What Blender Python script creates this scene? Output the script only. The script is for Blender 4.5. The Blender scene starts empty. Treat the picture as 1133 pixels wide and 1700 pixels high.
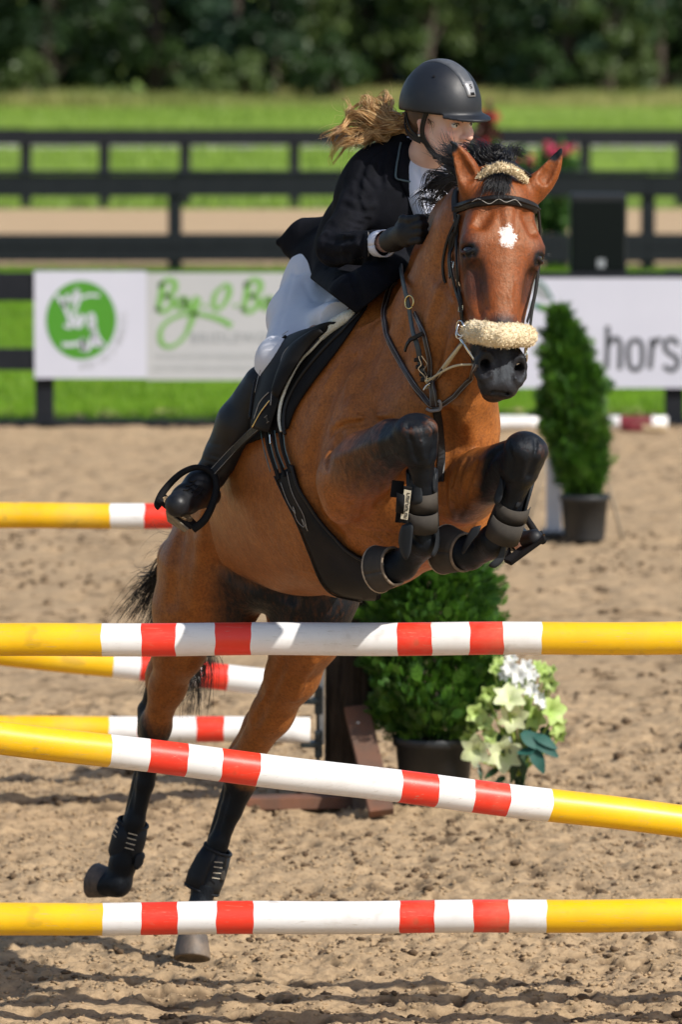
import bpy, math, random
import numpy as np
from mathutils import Vector
from mathutils.bvhtree import BVHTree

# ------------------------------------------------------------------ camera, sky, sun, exposure
SC = bpy.context.scene
F = 9444.0                      # focal length in pixels of the 1133 x 1700 photograph
PITCH = math.radians(5.318)
CAMZ = 3.05
cam_d = bpy.data.cameras.new('camera')
cam = bpy.data.objects.new('camera', cam_d); SC.collection.objects.link(cam); SC.camera = cam
cam.location = (0, 0, CAMZ); cam.rotation_euler = (math.radians(90) - PITCH, 0, 0)
cam_d.sensor_fit = 'VERTICAL'; cam_d.sensor_height = 36.0; cam_d.lens = 36.0 * F / 1700.0
cam_d.clip_start = 0.5; cam_d.clip_end = 3000
cam_d.dof.use_dof = True; cam_d.dof.focus_distance = 16.2; cam_d.dof.aperture_fstop = 4.6

SUN_EL, SUN_AZ = 41.0, 130.0     # azimuth: clockwise from +Y (away from the camera)
W = bpy.data.worlds.new('World'); SC.world = W; W.use_nodes = True
wn = W.node_tree.nodes; wl = W.node_tree.links
sky = wn.new('ShaderNodeTexSky'); sky.sky_type = 'NISHITA'; sky.sun_disc = False
sky.sun_elevation = math.radians(SUN_EL); sky.sun_rotation = math.radians(SUN_AZ)
sky.air_density = 1.0; sky.dust_density = 1.5; sky.ozone_density = 1.0
wl.new(sky.outputs[0], wn['Background'].inputs[0]); wn['Background'].inputs[1].default_value = 0.11
sl = bpy.data.lights.new('sun', 'SUN'); sl.energy = 4.3; sl.angle = math.radians(0.5); sl.color = (1.0, 0.95, 0.87)
so = bpy.data.objects.new('sun', sl); SC.collection.objects.link(so)
sd = Vector((math.sin(math.radians(SUN_AZ)) * math.cos(math.radians(SUN_EL)), math.cos(math.radians(SUN_AZ)) * math.cos(math.radians(SUN_EL)), math.sin(math.radians(SUN_EL))))
so.rotation_euler = sd.to_track_quat('Z', 'Y').to_euler(); so.location = (0, 0, 30)
SC.view_settings.view_transform = 'Standard'; SC.view_settings.look = 'None'
SC.view_settings.exposure = 0.30; SC.view_settings.gamma = 1.0
SC.render.engine = 'CYCLES'; SC.cycles.max_bounces = 6; SC.cycles.use_denoising = True
SC.cycles.transparent_max_bounces = 8

rnd = random.Random(7); RG = np.random.default_rng(7)

# ------------------------------------------------------------------ measuring helpers
CP, SP = math.cos(PITCH), math.sin(PITCH)
def P(px, py, y):
    """world point that stands at depth y and is seen at pixel px, py of the photograph"""
    u = (px - 566.5) / F; v = -(py - 850.0) / F
    d = Vector((u, CP + v * SP, -SP + v * CP)); t = y / d.y
    return Vector((d.x * t, y, CAMZ + d.z * t))
def mpp(y): return y / CP / F          # metres per pixel at depth y
def G(px, py):
    """ground point at a pixel"""
    u = (px - 566.5) / F; v = -(py - 850.0) / F
    d = Vector((u, CP + v * SP, -SP + v * CP)); t = -CAMZ / d.z
    return Vector((d.x * t, d.y * t, 0))
def row_y(py): return G(566, py).y

# ------------------------------------------------------------------ object helpers
def tag(o, label=None, cat=None, group=None, kind=None):
    if label: o['label'] = label
    if cat: o['category'] = cat
    if group: o['group'] = group
    if kind: o['kind'] = kind
    return o
def empty(name, loc, label, cat, group=None):
    o = bpy.data.objects.new(name, None); SC.collection.objects.link(o); o.location = loc
    o.empty_display_size = 0.1
    return tag(o, label, cat, group)
def meshobj(name, verts, faces, mats, parent=None, smooth=False, mi=None, attrs=None):
    me = bpy.data.meshes.new(name)
    v = np.asarray(verts, dtype=np.float64).reshape(-1, 3)
    if parent is not None: v = v - np.array(root_loc(parent))
    me.from_pydata(v.tolist() if len(v) < 200000 else v, [], faces if isinstance(faces, list) else faces.tolist())
    for m in (mats if isinstance(mats, (list, tuple)) else [mats]): me.materials.append(m)
    if mi is not None: me.polygons.foreach_set('material_index', np.asarray(mi, dtype=np.int32))
    if smooth: me.polygons.foreach_set('use_smooth', np.ones(len(me.polygons), dtype=bool))
    if attrs:
        for k, a in attrs.items():
            at = me.attributes.new(k, 'FLOAT', 'POINT'); at.data.foreach_set('value', np.asarray(a, dtype=np.float32))
    me.update()
    o = bpy.data.objects.new(name, me); SC.collection.objects.link(o)
    if parent is not None: o.parent = parent
    return o
def root_loc(o):
    l = Vector((0, 0, 0))
    while o is not None: l += o.location; o = o.parent
    return l
def subsurf(o, n=1):
    m = o.modifiers.new('s', 'SUBSURF'); m.levels = n; m.render_levels = n; return o
def bevel(o, w=0.004, seg=2):
    m = o.modifiers.new('b', 'BEVEL'); m.width = w; m.segments = seg; m.limit_method = 'ANGLE'; return o

class MB:
    def __init__(s): s.v = []; s.f = []; s.m = []
    def add(s, vs, fs, m=0):
        b = len(s.v); s.v += [tuple(q) for q in vs]; s.f += [tuple(b + i for i in f) for f in fs]; s.m += [m] * len(fs)
    def box(s, c, sz, rot=None, m=0):
        c = Vector(c); X, Y, Z = rot if rot else (Vector((1, 0, 0)), Vector((0, 1, 0)), Vector((0, 0, 1)))
        vs = [c + X * (sz[0] / 2 * i) + Y * (sz[1] / 2 * j) + Z * (sz[2] / 2 * k) for k in (-1, 1) for j in (-1, 1) for i in (-1, 1)]
        s.add(vs, [(0, 2, 3, 1), (4, 5, 7, 6), (0, 1, 5, 4), (2, 6, 7, 3), (0, 4, 6, 2), (1, 3, 7, 5)], m)
    def tube(s, pts, rad, n=8, cap=True, m=0, flat=1.0, up=None):
        pts = [Vector(p) for p in pts]
        if not hasattr(rad, '__len__'): rad = [rad] * len(pts)
        vs = []; prev = None
        for i, p in enumerate(pts):
            t = (pts[min(i + 1, len(pts) - 1)] - pts[max(i - 1, 0)]).normalized()
            ref = Vector(up) if up is not None else (prev if prev is not None else (Vector((0, 0, 1)) if abs(t.z) < .9 else Vector((1, 0, 0))))
            a = (ref - t * ref.dot(t)).normalized(); b = t.cross(a); prev = a
            for k in range(n):
                q = 2 * math.pi * k / n
                vs.append(p + (a * math.cos(q) * flat + b * math.sin(q)) * rad[i])
        fs = [(i * n + k, i * n + (k + 1) % n, (i + 1) * n + (k + 1) % n, (i + 1) * n + k) for i in range(len(pts) - 1) for k in range(n)]
        if cap: fs += [tuple(range(n - 1, -1, -1)), tuple((len(pts) - 1) * n + k for k in range(n))]
        s.add(vs, fs, m)
    def lathe(s, base, prof, n=32, m=0):
        base = Vector(base); vs = [base + Vector((r * math.cos(2 * math.pi * k / n), r * math.sin(2 * math.pi * k / n), z)) for r, z in prof for k in range(n)]
        fs = [(i * n + k, i * n + (k + 1) % n, (i + 1) * n + (k + 1) % n, (i + 1) * n + k) for i in range(len(prof) - 1) for k in range(n)]
        s.add(vs, fs, m)
    def obj(s, name, mats, parent=None, smooth=False):
        return meshobj(name, s.v, s.f, mats, parent, smooth, s.m)

def vnoise(x, y, scale, seed, octs=1):
    """smooth value noise on arrays"""
    out = np.zeros_like(x); amp = 1.0; tot = 0
    for o in range(octs):
        r = np.random.default_rng(seed + o * 17); T = 512; L = r.random((T, T))
        u = x / scale * 2 ** o + 1000.37; v = y / scale * 2 ** o + 1000.71
        i = np.floor(u).astype(int); j = np.floor(v).astype(int); fu = u - i; fv = v - j
        fu = fu * fu * (3 - 2 * fu); fv = fv * fv * (3 - 2 * fv)
        a = L[i % T, j % T]; b = L[(i + 1) % T, j % T]; c = L[i % T, (j + 1) % T]; d = L[(i + 1) % T, (j + 1) % T]
        out += amp * ((a * (1 - fu) + b * fu) * (1 - fv) + (c * (1 - fu) + d * fu) * fv); tot += amp; amp *= .5
    return out / tot

# ------------------------------------------------------------------ materials
class NT:
    def __init__(s, name):
        s.m = bpy.data.materials.new(name); s.m.use_nodes = True; s.t = s.m.node_tree
        s.b = s.t.nodes['Principled BSDF']; s.tc = s.t.nodes.new('ShaderNodeTexCoord')
    def n(s, typ, **k):
        q = s.t.nodes.new(typ)
        for a, b in k.items(): setattr(q, a, b)
        return q
    def l(s, a, b): s.t.links.new(a, b)
    def noise(s, scale, detail=4, rough=.6, vec=None, stretch=None):
        q = s.n('ShaderNodeTexNoise'); q.inputs['Scale'].default_value = scale; q.inputs['Detail'].default_value = detail; q.inputs['Roughness'].default_value = rough
        v = vec if vec is not None else s.tc.outputs['Object']
        if stretch:
            mp = s.n('ShaderNodeMapping'); mp.inputs['Scale'].default_value = stretch; s.l(v, mp.inputs[0]); v = mp.outputs[0]
        s.l(v, q.inputs['Vector']); return q.outputs['Fac']
    def ramp(s, fac, stops):
        q = s.n('ShaderNodeValToRGB'); el = q.color_ramp.elements
        while len(el) < len(stops): el.new(.5)
        for e, (p, c) in zip(el, stops): e.position = p; e.color = (*c, 1) if hasattr(c, '__len__') else (c, c, c, 1)
        s.l(fac, q.inputs[0]); return q.outputs[0]
    def mix(s, fac, a, b, mode='MIX'):
        q = s.n('ShaderNodeMix', data_type='RGBA', blend_type=mode)
        for i, v in ((0, fac), (6, a), (7, b)):
            if hasattr(v, 'links'): s.l(v, q.inputs[i])
            elif i == 0: q.inputs[0].default_value = v
            else: q.inputs[i].default_value = (*v, 1)
        return q.outputs[2]
    def attr(s, name): q = s.n('ShaderNodeAttribute', attribute_name=name); return q.outputs['Fac']
    def math(s, op, a, b=0.0):
        q = s.n('ShaderNodeMath', operation=op)
        for i, v in ((0, a), (1, b)):
            if hasattr(v, 'links'): s.l(v, q.inputs[i])
            else: q.inputs[i].default_value = v
        return q.outputs[0]
    def bump(s, h, strength=.3, dist=.01, prev=None):
        q = s.n('ShaderNodeBump'); q.inputs['Strength'].default_value = strength; q.inputs['Distance'].default_value = dist
        s.l(h, q.inputs['Height'])
        if prev: s.l(prev, q.inputs['Normal'])
        return q.outputs[0]
    def set(s, **k):
        for a, v in k.items():
            i = s.b.inputs[a.replace('_', ' ')]
            if hasattr(v, 'links'): s.l(v, i)
            elif hasattr(v, '__len__') and len(v) == 3 and i.type == 'RGBA': i.default_value = (*v, 1)
            else: i.default_value = v
        return s
def simple(name, c1, c2=None, scale=20, rough=.6, bump=.2, bscale=None, bdist=.002, metal=0.0, spec=.5, sheen=0, sss=0, stretch=None, trans=0):
    s = NT(name); c2 = c2 or tuple(q * .75 for q in c1)
    nz = s.noise(scale, 5, .6, stretch=stretch)
    s.set(Base_Color=s.ramp(nz, [(.3, c1), (.7, c2)]), Roughness=rough, Metallic=metal)
    s.b.inputs['Specular IOR Level'].default_value = spec
    if bump: s.set(Normal=s.bump(s.noise(bscale or scale * 4, 4, .6, stretch=stretch), bump, bdist))
    if sheen: s.b.inputs['Sheen Weight'].default_value = sheen; s.b.inputs['Sheen Roughness'].default_value = .5
    if sss: s.b.inputs['Subsurface Weight'].default_value = sss; s.b.inputs['Subsurface Radius'].default_value = (.02, .008, .004); s.b.inputs['Subsurface Scale'].default_value = .5
    return s.m
def leafmat(name, c1, c2, scale=8, rough=.5, trans=.35):
    s = NT(name); col = s.ramp(s.noise(scale, 3), [(.3, c1), (.7, c2)])
    s.set(Base_Color=col, Roughness=rough)
    tr = s.n('ShaderNodeBsdfTranslucent'); s.l(col, tr.inputs[0])
    mx = s.n('ShaderNodeMixShader'); mx.inputs[0].default_value = trans
    s.l(s.b.outputs[0], mx.inputs[1]); s.l(tr.outputs[0], mx.inputs[2]); s.l(mx.outputs[0], s.t.nodes['Material Output'].inputs[0])
    return s.m
# ------------------------------------------------------------------ the ground
def sand_mat(name, light, mid, dark, far=False):
    s = NT(name)
    big = s.noise(1.3, 4, .6); fine = s.noise(38, 6, .65); grain = s.noise(420, 3, .7); clod = s.noise(17, 4, .55)
    c = s.ramp(fine, [(.32, mid), (.55, light)])
    c = s.mix(s.ramp(big, [(.35, 0.0), (.75, .45)]), c, mid)
    c = s.mix(s.ramp(clod, [(.28, .75), (.40, 0.0)]), c, dark)
    if not far: c = s.mix(s.attr('pit'), c, dark)
    c = s.mix(s.ramp(grain, [(.3, .5), (.6, 0.0)]), c, mid)
    b = s.bump(fine, .8, .012); b = s.bump(grain, .5, .002, b)
    s.set(Base_Color=c, Roughness=.95, Normal=b); s.b.inputs['Specular IOR Level'].default_value = .2
    return s.m
M_sand = sand_mat('sand', (.455, .325, .195), (.29, .205, .12), (.07, .045, .027))
M_sand_far = sand_mat('sand_far', (.48, .345, .21), (.40, .285, .17), (.3, .21, .14), True)
def grass_mat(name, a, b, c, sc=1.0):
    s = NT(name)
    n1 = s.noise(.6 * sc, 4, .6); n2 = s.noise(9 * sc, 5, .7)
    col = s.mix(n1, s.ramp(n2, [(.3, a), (.7, b)]), s.ramp(n2, [(.3, b), (.7, c)]))
    s.set(Base_Color=col, Roughness=.8, Normal=s.bump(n2, .8, .05)); s.b.inputs['Specular IOR Level'].default_value = .2
    return s.m
M_grass = grass_mat('grass', (.06, .125, .006), (.14, .25, .008), (.22, .36, .012))
M_meadow = grass_mat('meadow', (.13, .20, .03), (.20, .29, .05), (.25, .34, .07), .3)

def grid(name, x0, x1, y0, y1, dx, dy, mat, zf, z=0.0, kind='structure', attrs=None):
    xs = np.arange(x0, x1 + dx * .5, dx); ys = np.arange(y0, y1 + dy * .5, dy)
    X, Y = np.meshgrid(xs, ys); Z = zf(X, Y) if zf else np.zeros_like(X)
    at = None
    if isinstance(Z, tuple): Z, at = Z
    V = np.stack([X, Y, Z + z], -1).reshape(-1, 3); nx = len(xs); ny = len(ys)
    i = (np.arange(ny - 1)[:, None] * nx + np.arange(nx - 1)[None, :]).reshape(-1)
    Fc = np.stack([i, i + 1, i + nx + 1, i + nx], 1)
    return V, Fc, (at.reshape(-1) if at is not None else np.zeros(len(V)))
def sand_h(X, Y):
    h = (vnoise(X, Y, 1.1, 3, 2) - .5) * .04 + (vnoise(X, Y, .22, 5, 2) - .5) * .030
    n = vnoise(X, Y, .075, 8, 2); m = vnoise(X, Y, .028, 11, 2)
    h += (n - .5) * .038 + (m - .5) * .026
    reg = vnoise(X, Y, .8, 41, 2)
    q = vnoise(X * .8, Y, .062, 21, 2); pit = np.clip((q - (.70 - .20 * (reg - .35))) / .07, 0, 1)
    q2 = vnoise(X, Y, .033, 31, 1); pit2 = np.clip((q2 - (.86 - .18 * (reg - .4))) / .08, 0, 1)
    h += -pit * .020 - pit2 * .010
    hoof = np.clip((vnoise(X, Y, .35, 51, 1) - .80) / .1, 0, 1); h -= hoof * .016
    return h, np.clip(pit * .85 + pit2 * .7 + hoof * .12, 0, .9)
parts = []
for (x0, x1, y0, y1, dx, dy) in ((-2.1, 2.1, 14.6, 19.0, .012, .012), (-2.4, 2.4, 19.0, 24.2, .018, .022), (-4, 4, 24.2, 40.6, .045, .045)):
    parts.append(grid('s', x0, x1, y0, y1, dx, dy, None, sand_h))
def coarse(X, Y): return sand_h(X, Y)[0] * .5 - .01, np.zeros_like(X)
for (x0, x1, y0, y1) in ((-60, -2.1, -10, 19.0), (2.1, 60, -10, 19.0), (-2.1, 2.1, -10, 14.6), (-60, -2.4, 19.0, 24.2), (2.4, 60, 19.0, 24.2), (-60, -4, 24.2, 40.6), (4, 60, 24.2, 40.6)):
    parts.append(grid('s', x0, x1, y0, y1, (x1 - x0) / max(2, int((x1 - x0) / .5)), (y1 - y0) / max(2, int((y1 - y0) / .5)), None, coarse))
V = []; Fc = []; A = []; n0 = 0
for v, f, a in parts: V.append(v); Fc.append(f + n0); A.append(a); n0 += len(v)
V = np.concatenate(V); Fc = np.concatenate(Fc); A = np.concatenate(A)
tag(meshobj('sand_arena', V, Fc, M_sand, smooth=True, attrs={'pit': A}), 'raked tan sand of the riding arena with dark hoof pits', kind='structure')

def clods(name, n, x0, x1, y0, y1, r0, r1, mat, label, seed, thr):
    rg = np.random.default_rng(seed); X = rg.uniform(x0, x1, n * 6); Y = rg.uniform(y0, y1, n * 6); k = (vnoise(X, Y, .30, 61, 2) + rg.normal(size=len(X)) * .06) > thr; X, Y = X[k][:n], Y[k][:n]; n = len(X)
    phi = (1 + 5 ** .5) / 2; ico = np.array([(-1, phi, 0), (1, phi, 0), (-1, -phi, 0), (1, -phi, 0), (0, -1, phi), (0, 1, phi), (0, -1, -phi), (0, 1, -phi), (phi, 0, -1), (phi, 0, 1), (-phi, 0, -1), (-phi, 0, 1)]) / 1.902
    fc = np.array([(0, 11, 5), (0, 5, 1), (0, 1, 7), (0, 7, 10), (0, 10, 11), (1, 5, 9), (5, 11, 4), (11, 10, 2), (10, 7, 6), (7, 1, 8), (3, 9, 4), (3, 4, 2), (3, 2, 6), (3, 6, 8), (3, 8, 9), (4, 9, 5), (2, 4, 11), (6, 2, 10), (8, 6, 7), (9, 8, 1)])
    r = r0 + (r1 - r0) * rg.random(n) ** 2.2; sc_ = np.stack([r * rg.uniform(.8, 1.6, n), r * rg.uniform(.8, 1.5, n), r * rg.uniform(.5, .95, n)], 1)
    V = ico[None] * rg.uniform(.7, 1.2, (n, 12, 1)); a = rg.uniform(0, 6.28, n); c, s = np.cos(a)[:, None], np.sin(a)[:, None]; V = V * sc_[:, None]; V = np.stack([V[..., 0] * c - V[..., 1] * s, V[..., 0] * s + V[..., 1] * c, V[..., 2]], -1)
    Z = sand_h(X, Y)[0]; V += np.stack([X, Y, Z + sc_[:, 2] * .35], 1)[:, None]
    return tag(meshobj(name, V.reshape(-1, 3), (fc[None] + np.arange(n)[:, None, None] * 12).reshape(-1, 3), mat, smooth=True), label, 'sand', kind='stuff')
M_clod = simple('damp_dark_clod', (.17, .115, .07), (.07, .047, .03), 30, .95, .6, 200, .003, spec=.1)
for q_ in ((2000, -2.0, 2.0, 15.0, 20.5, .004, .018, M_clod, 'small dark damp clods strewn over the near sand', 1, .53), (3000, -2.6, 2.6, 20.5, 32, .007, .02, M_clod, 'dark damp clods strewn over the farther sand', 2, .56), (30000, -2.0, 2.0, 15.0, 23, .003, .009, M_sand, 'crumbs of loose tan sand on the arena', 3, .30)):
    clods('sand_clods', *q_)
def sheet(name, x0, x1, y0, y1, mat, label, z=0.0, amp=.0, n=60):
    def zf(X, Y): return (vnoise(X, Y, 3.1, 77, 2) - .5) * amp
    v, f, a = grid(name, x0, x1, y0, y1, (x1 - x0) / n, (y1 - y0) / n, None, zf, z)
    return tag(meshobj(name, v, f, mat, smooth=True), label, kind='structure')
YA, YB, YC = row_y(707), row_y(453), row_y(346)
sheet('grass_verge', -60, 60, YA + .15, YB + 1.2, M_grass, 'mown green grass strip between the two near fences', .01, .03)
sheet('far_sand_ring', -90, 90, YB + 1.2, row_y(349), M_sand_far, 'plain tan sand of the second ring beyond the fence', .015, .02)
sheet('far_meadow', -160, 160, row_y(349), 139.0, M_meadow, 'bright green meadow beyond the last fence', .02, .1, 90)
tag(meshobj('ground', [(-1500, -300, -.08), (1500, -300, -.08), (1500, 2500, -.08), (-1500, 2500, -.08)], [(0, 1, 2, 3)], M_meadow), 'green land reaching to the horizon', kind='structure')
M_gravel = simple('pale_gravel', (.62, .60, .55), (.5, .48, .43), 3, .9)
sheet('gravel_track', -120, 120, 104.0, 110.0, M_gravel, 'pale gravel track crossing the far meadow', .06, 0, 10)

def blades(name, x0, x1, y0, y1, count, hmin, hmax, w, mat, label, curve=.35, zf=0.0, dens=None, group=None):
    X = RG.uniform(x0, x1, count); Y = RG.uniform(y0, y1, count); H = RG.uniform(hmin, hmax, count)
    if dens is not None:
        H *= .45 + 1.1 * vnoise(X, Y, dens, 91, 2)
    a = RG.uniform(0, 2 * np.pi, count); ca, sa = np.cos(a), np.sin(a); b = RG.uniform(0, 2 * np.pi, count); le = H * curve * RG.random(count)
    V = np.zeros((count, 3, 3))
    V[:, 0] = np.stack([X - ca * w, Y - sa * w, np.full(count, zf)], 1); V[:, 1] = np.stack([X + ca * w, Y + sa * w, np.full(count, zf)], 1)
    V[:, 2] = np.stack([X + le * np.cos(b), Y + le * np.sin(b), zf + H], 1)
    o = meshobj(name, V.reshape(-1, 3), np.arange(count * 3).reshape(-1, 3), mat)
    return tag(o, label, 'grass', kind='stuff')
M_blade = leafmat('grass_blade', (.10, .22, .008), (.20, .38, .02), .8)
M_blade_far = leafmat('meadow_blade', (.17, .28, .03), (.30, .43, .07), .15)
M_tall = leafmat('tall_grass_blade', (.20, .26, .06), (.42, .38, .14), .12)
blades('short_grass', -4.5, 4.5, YA + .12, YB + 1.0, 90000, .03, .09, .006, M_blade, 'short mown grass growing along the advertising fence')
blades('meadow_grass', -11, 11, row_y(350), 139, 60000, .05, .16, .02, M_blade_far, 'bright meadow grass beyond the last fence', dens=9)
blades('tall_grass', -14, 14, 138.5, 147, 30000, .12, .42, .03, M_tall, 'tall unmown straw coloured grass in front of the trees', dens=3.0)

# ------------------------------------------------------------------ fences
M_black = simple('black_fence_paint', (.006, .008, .012), (.010, .012, .016), 6, .6, .3, 40, .003, spec=.25)
def fence(y, xs, boards, x0, x1, H, pw, label, bd=.035, cap=None):
    root = empty('post_and_board_fence', (0, y, 0), label, 'fence', 'black board fences behind the arena')
    for x in xs:
        m = MB(); m.box((x, y + pw / 2 + bd / 2, H / 2 - .02), (pw, pw, H + .04)); bevel(m.obj('post', M_black, root), .006)
    xs2 = sorted(xs); ends = [x0] + [x for x in xs2[1:-1]] + [x1]
    for (z0, z1) in boards:
        for a, b in zip(ends[:-1], ends[1:]):
            m = MB(); t = rnd.uniform(-.006, .006); m.box(((a + b) / 2, y - .003, (z0 + z1) / 2 + t), (b - a - .006, bd, z1 - z0)); bevel(m.obj('board', M_black, root), .004)
    if cap:
        for a, b in zip(ends[:-1], ends[1:]):
            m = MB(); m.box(((a + b) / 2, y + pw / 2, H + .02 + cap / 2), (b - a - .004, pw + .09, cap)); bevel(m.obj('cap_board', M_black, root), .004)
    return root
def zat(py, y): return P(566, py, y).z
sA = 1 / mpp(YA)
xA = [P(x, 700, YA).x for x in (-3070, -2546, -2022, -1498, -974, -451, 73, 597, 1121, 1645, 2169, 2693, 3217, 3741)]
fence(YA, xA, [(zat(499, YA), zat(452, YA)), (zat(615, YA), zat(578, YA)), (.0, zat(697, YA))], xA[0], xA[-1], zat(451, YA), .125, 'black three board fence carrying the two advertising boards at the edge of the sand')
xB = [P(x, 450, YB).x for x in (-2862, -2468, -2074, -1680, -1286, -892, -498, -104, 290, 683, 1077, 1471, 1865, 2259, 2653, 3047)]
fence(YB, xB, [(zat(326, YB), zat(290, YB)), (zat(412, YB), zat(388, YB)), (.12, .28)], xB[0], xB[-1], zat(292, YB), .145, 'black board fence with a flat cap rail standing behind the advertising boards', cap=.035)
xC = [P(x, 340, YC).x for x in (-2600, -2420, -2240, -2060, -1880, -1700, -1520, -1340, -1160, -980, -820, -660, -500, -320, -140, 42, 173, 307, 489, 650, 811, 972, 1133, 1300, 1470, 1640, 1820, 2000, 2180, 2360)]
fence(YC, xC, [(zat(241, YC), zat(214, YC)), (zat(311, YC), zat(292, YC))], xC[0], xC[-1], zat(216, YC), .15, 'farthest black fence with closely set posts at the edge of the meadow', cap=None)

# ------------------------------------------------------------------ advertising boards
M_signwhite = simple('sign_white', (.52, .53, .61), (.49, .50, .58), 3, .5, .05)
M_signgrey = simple('sign_grey', (.42, .43, .44), (.39, .40, .41), 3, .5, .05)
M_pgreen = simple('print_green', (.05, .22, .012), (.06, .25, .015), 5, .5, 0)
M_pgreen2 = simple('print_green_light', (.14, .33, .07), (.17, .36, .09), 5, .5, 0)
M_pgrey = simple('print_grey', (.25, .27, .28), (.28, .30, .31), 5, .5, 0)
M_pgrey2 = simple('print_pale_grey', (.36, .38, .38), (.38, .40, .40), 5, .5, 0)
M_pblack = simple('print_charcoal', (.04, .045, .055), (.05, .055, .06), 5, .5, 0)
M_pteal = simple('print_teal', (.01, .12, .08), (.012, .14, .09), 5, .5, 0)
YS = YA - .04
def slab(name, px0, px1, py0, py1, y, mat, parent, th=.012, smoothb=.003):
    a = P(px0, py1, y); b = P(px1, py0, y); m = MB(); m.box(((a.x + b.x) / 2, y + th / 2, (a.z + b.z) / 2), (b.x - a.x, th, b.z - a.z)); return m.obj(name, mat, parent)
def stroke(m, pts, w, y, closed=False):
    """flat brush stroke in the plane y, points and widths in photo pixels"""
    if not hasattr(w, '__len__'): w = [w] * len(pts)
    # smooth with catmull-rom
    out = []; ww = []
    n = len(pts)
    for i in range(n - 1):
        p0 = pts[max(i - 1, 0)]; p1 = pts[i]; p2 = pts[i + 1]; p3 = pts[min(i + 2, n - 1)]
        for k in range(5):
            t = k / 5
            out.append(tuple(.5 * ((2 * p1[j]) + (-p0[j] + p2[j]) * t + (2 * p0[j] - 5 * p1[j] + 4 * p2[j] - p3[j]) * t * t + (-p0[j] + 3 * p1[j] - 3 * p2[j] + p3[j]) * t ** 3) for j in (0, 1)))
            ww.append(w[i] * (1 - t) + w[i + 1] * t)
    out.append(pts[-1]); ww.append(w[-1])
    vs = []
    for i, p in enumerate(out):
        a = out[max(i - 1, 0)]; b = out[min(i + 1, len(out) - 1)]; tx, ty = b[0] - a[0], b[1] - a[1]; L = math.hypot(tx, ty) or 1
        nx, ny = -ty / L, tx / L
        vs.append(P(p[0] + nx * ww[i] / 2, p[1] + ny * ww[i] / 2, y)); vs.append(P(p[0] - nx * ww[i] / 2, p[1] - ny * ww[i] / 2, y))
    m.add(vs, [(2 * i, 2 * i + 1, 2 * i + 3, 2 * i + 2) for i in range(len(out) - 1)])
def text_part(name, s, px, py, hpx, y, mat, parent, rot=0.0, sx=1.0, spacing=1.0, bold=0.0):
    """lettering whose lower left corner is at px, py; hpx = cap height in photo pixels"""
    cu = bpy.data.curves.new(name, 'FONT'); cu.body = s; cu.size = 1.0; cu.space_character = spacing; cu.offset = bold; cu.resolution_u = 3
    to = bpy.data.objects.new('tmp', cu); SC.collection.objects.link(to)
    dg = bpy.context.evaluated_depsgraph_get(); dg.update(); me = bpy.data.meshes.new_from_object(to.evaluated_get(dg))
    k = hpx * mpp(y) / .72; co = np.zeros(len(me.vertices) * 3); me.vertices.foreach_get('co', co); co = co.reshape(-1, 3)
    c, sn = math.cos(rot), math.sin(rot); o = P(px, py, y)
    x = co[:, 0] * k * sx; z = co[:, 1] * k
    co2 = np.stack([x * c - z * sn + o.x, np.full(len(co), y), x * sn + z * c + o.z], 1) - np.array(root_loc(parent))
    me.vertices.foreach_set('co', co2.reshape(-1)); me.materials.clear(); me.materials.append(mat)
    bpy.data.objects.remove(to); ob = bpy.data.objects.new(name, me); SC.collection.objects.link(ob); ob.parent = parent; return ob
r1 = empty('advertising_board', (P(300, 628, YS).x, YS, P(300, 628, YS).z), 'white and grey advertising board with round green emblem and green script', 'sign', 'advertising boards on the fence')
slab('white_panel', 57, 243, 450, 628, YS, M_signwhite, r1); slab('grey_panel', 243.5, 620, 453, 631, YS, M_signgrey, r1)
y1 = YS - .003; y2 = YS - .006
vs = [P(134.5 + 58.5 * math.cos(t), 531.5 + 65 * math.sin(t), y1) for t in np.linspace(0, 2 * np.pi, 48, endpoint=False)]
meshobj('emblem_disc', vs, [tuple(range(48))], M_pgreen, r1)
m = MB()
stroke(m, [(93, 489), (104, 503), (112, 520), (117, 542), (106, 540)], [5, 8, 7, 6, 5], y2); stroke(m, [(104, 510), (112, 490), (120, 503), (127, 480), (130, 498), (124, 515), (122, 530)], 5.5, y2)
stroke(m, [(133, 495), (148, 490), (165, 491)], 5, y2)
stroke(m, [(130, 527), (124, 538), (132, 541), (138, 528), (131, 524)], 7, y2); stroke(m, [(144, 527), (153, 522), (156, 536), (150, 545), (148, 530)], 6, y2)
stroke(m, [(156, 540), (160, 556), (168, 568), (174, 574)], 6, y2); stroke(m, [(136, 582), (137, 564), (141, 580), (150, 572), (155, 556), (160, 572), (170, 570)], [7, 8, 9, 8, 7, 7, 6], y2)
stroke(m, [(103, 572), (120, 572), (133, 569)], 7, y2)
m.obj('emblem_script', M_signwhite, r1)
W_ = 'BRIDLEWORKS'
for i, ch in enumerate(W_):
    t = math.radians(92 - i * 9.6); rr = 81
    text_part('letter', ch, 134.5 + rr * math.cos(t) * .93, 531.5 + rr * math.sin(t), 11, y1, M_pgrey2, r1, rot=math.radians(90) - t)
m = MB()
def bigB(dx):
    stroke(m, [(270 + dx, 468), (268 + dx, 490), (262 + dx, 516)], [12, 12, 10], y1)
    stroke(m, [(263 + dx, 476), (276 + dx, 465), (289 + dx, 468), (290 + dx, 480), (280 + dx, 490), (272 + dx, 492)], [6, 8, 11, 11, 8, 5], y1)
    stroke(m, [(272 + dx, 492), (283 + dx, 494), (287 + dx, 503), (279 + dx, 514), (268 + dx, 518), (258 + dx, 511)], [6, 9, 11, 9, 8, 6], y1)
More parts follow.
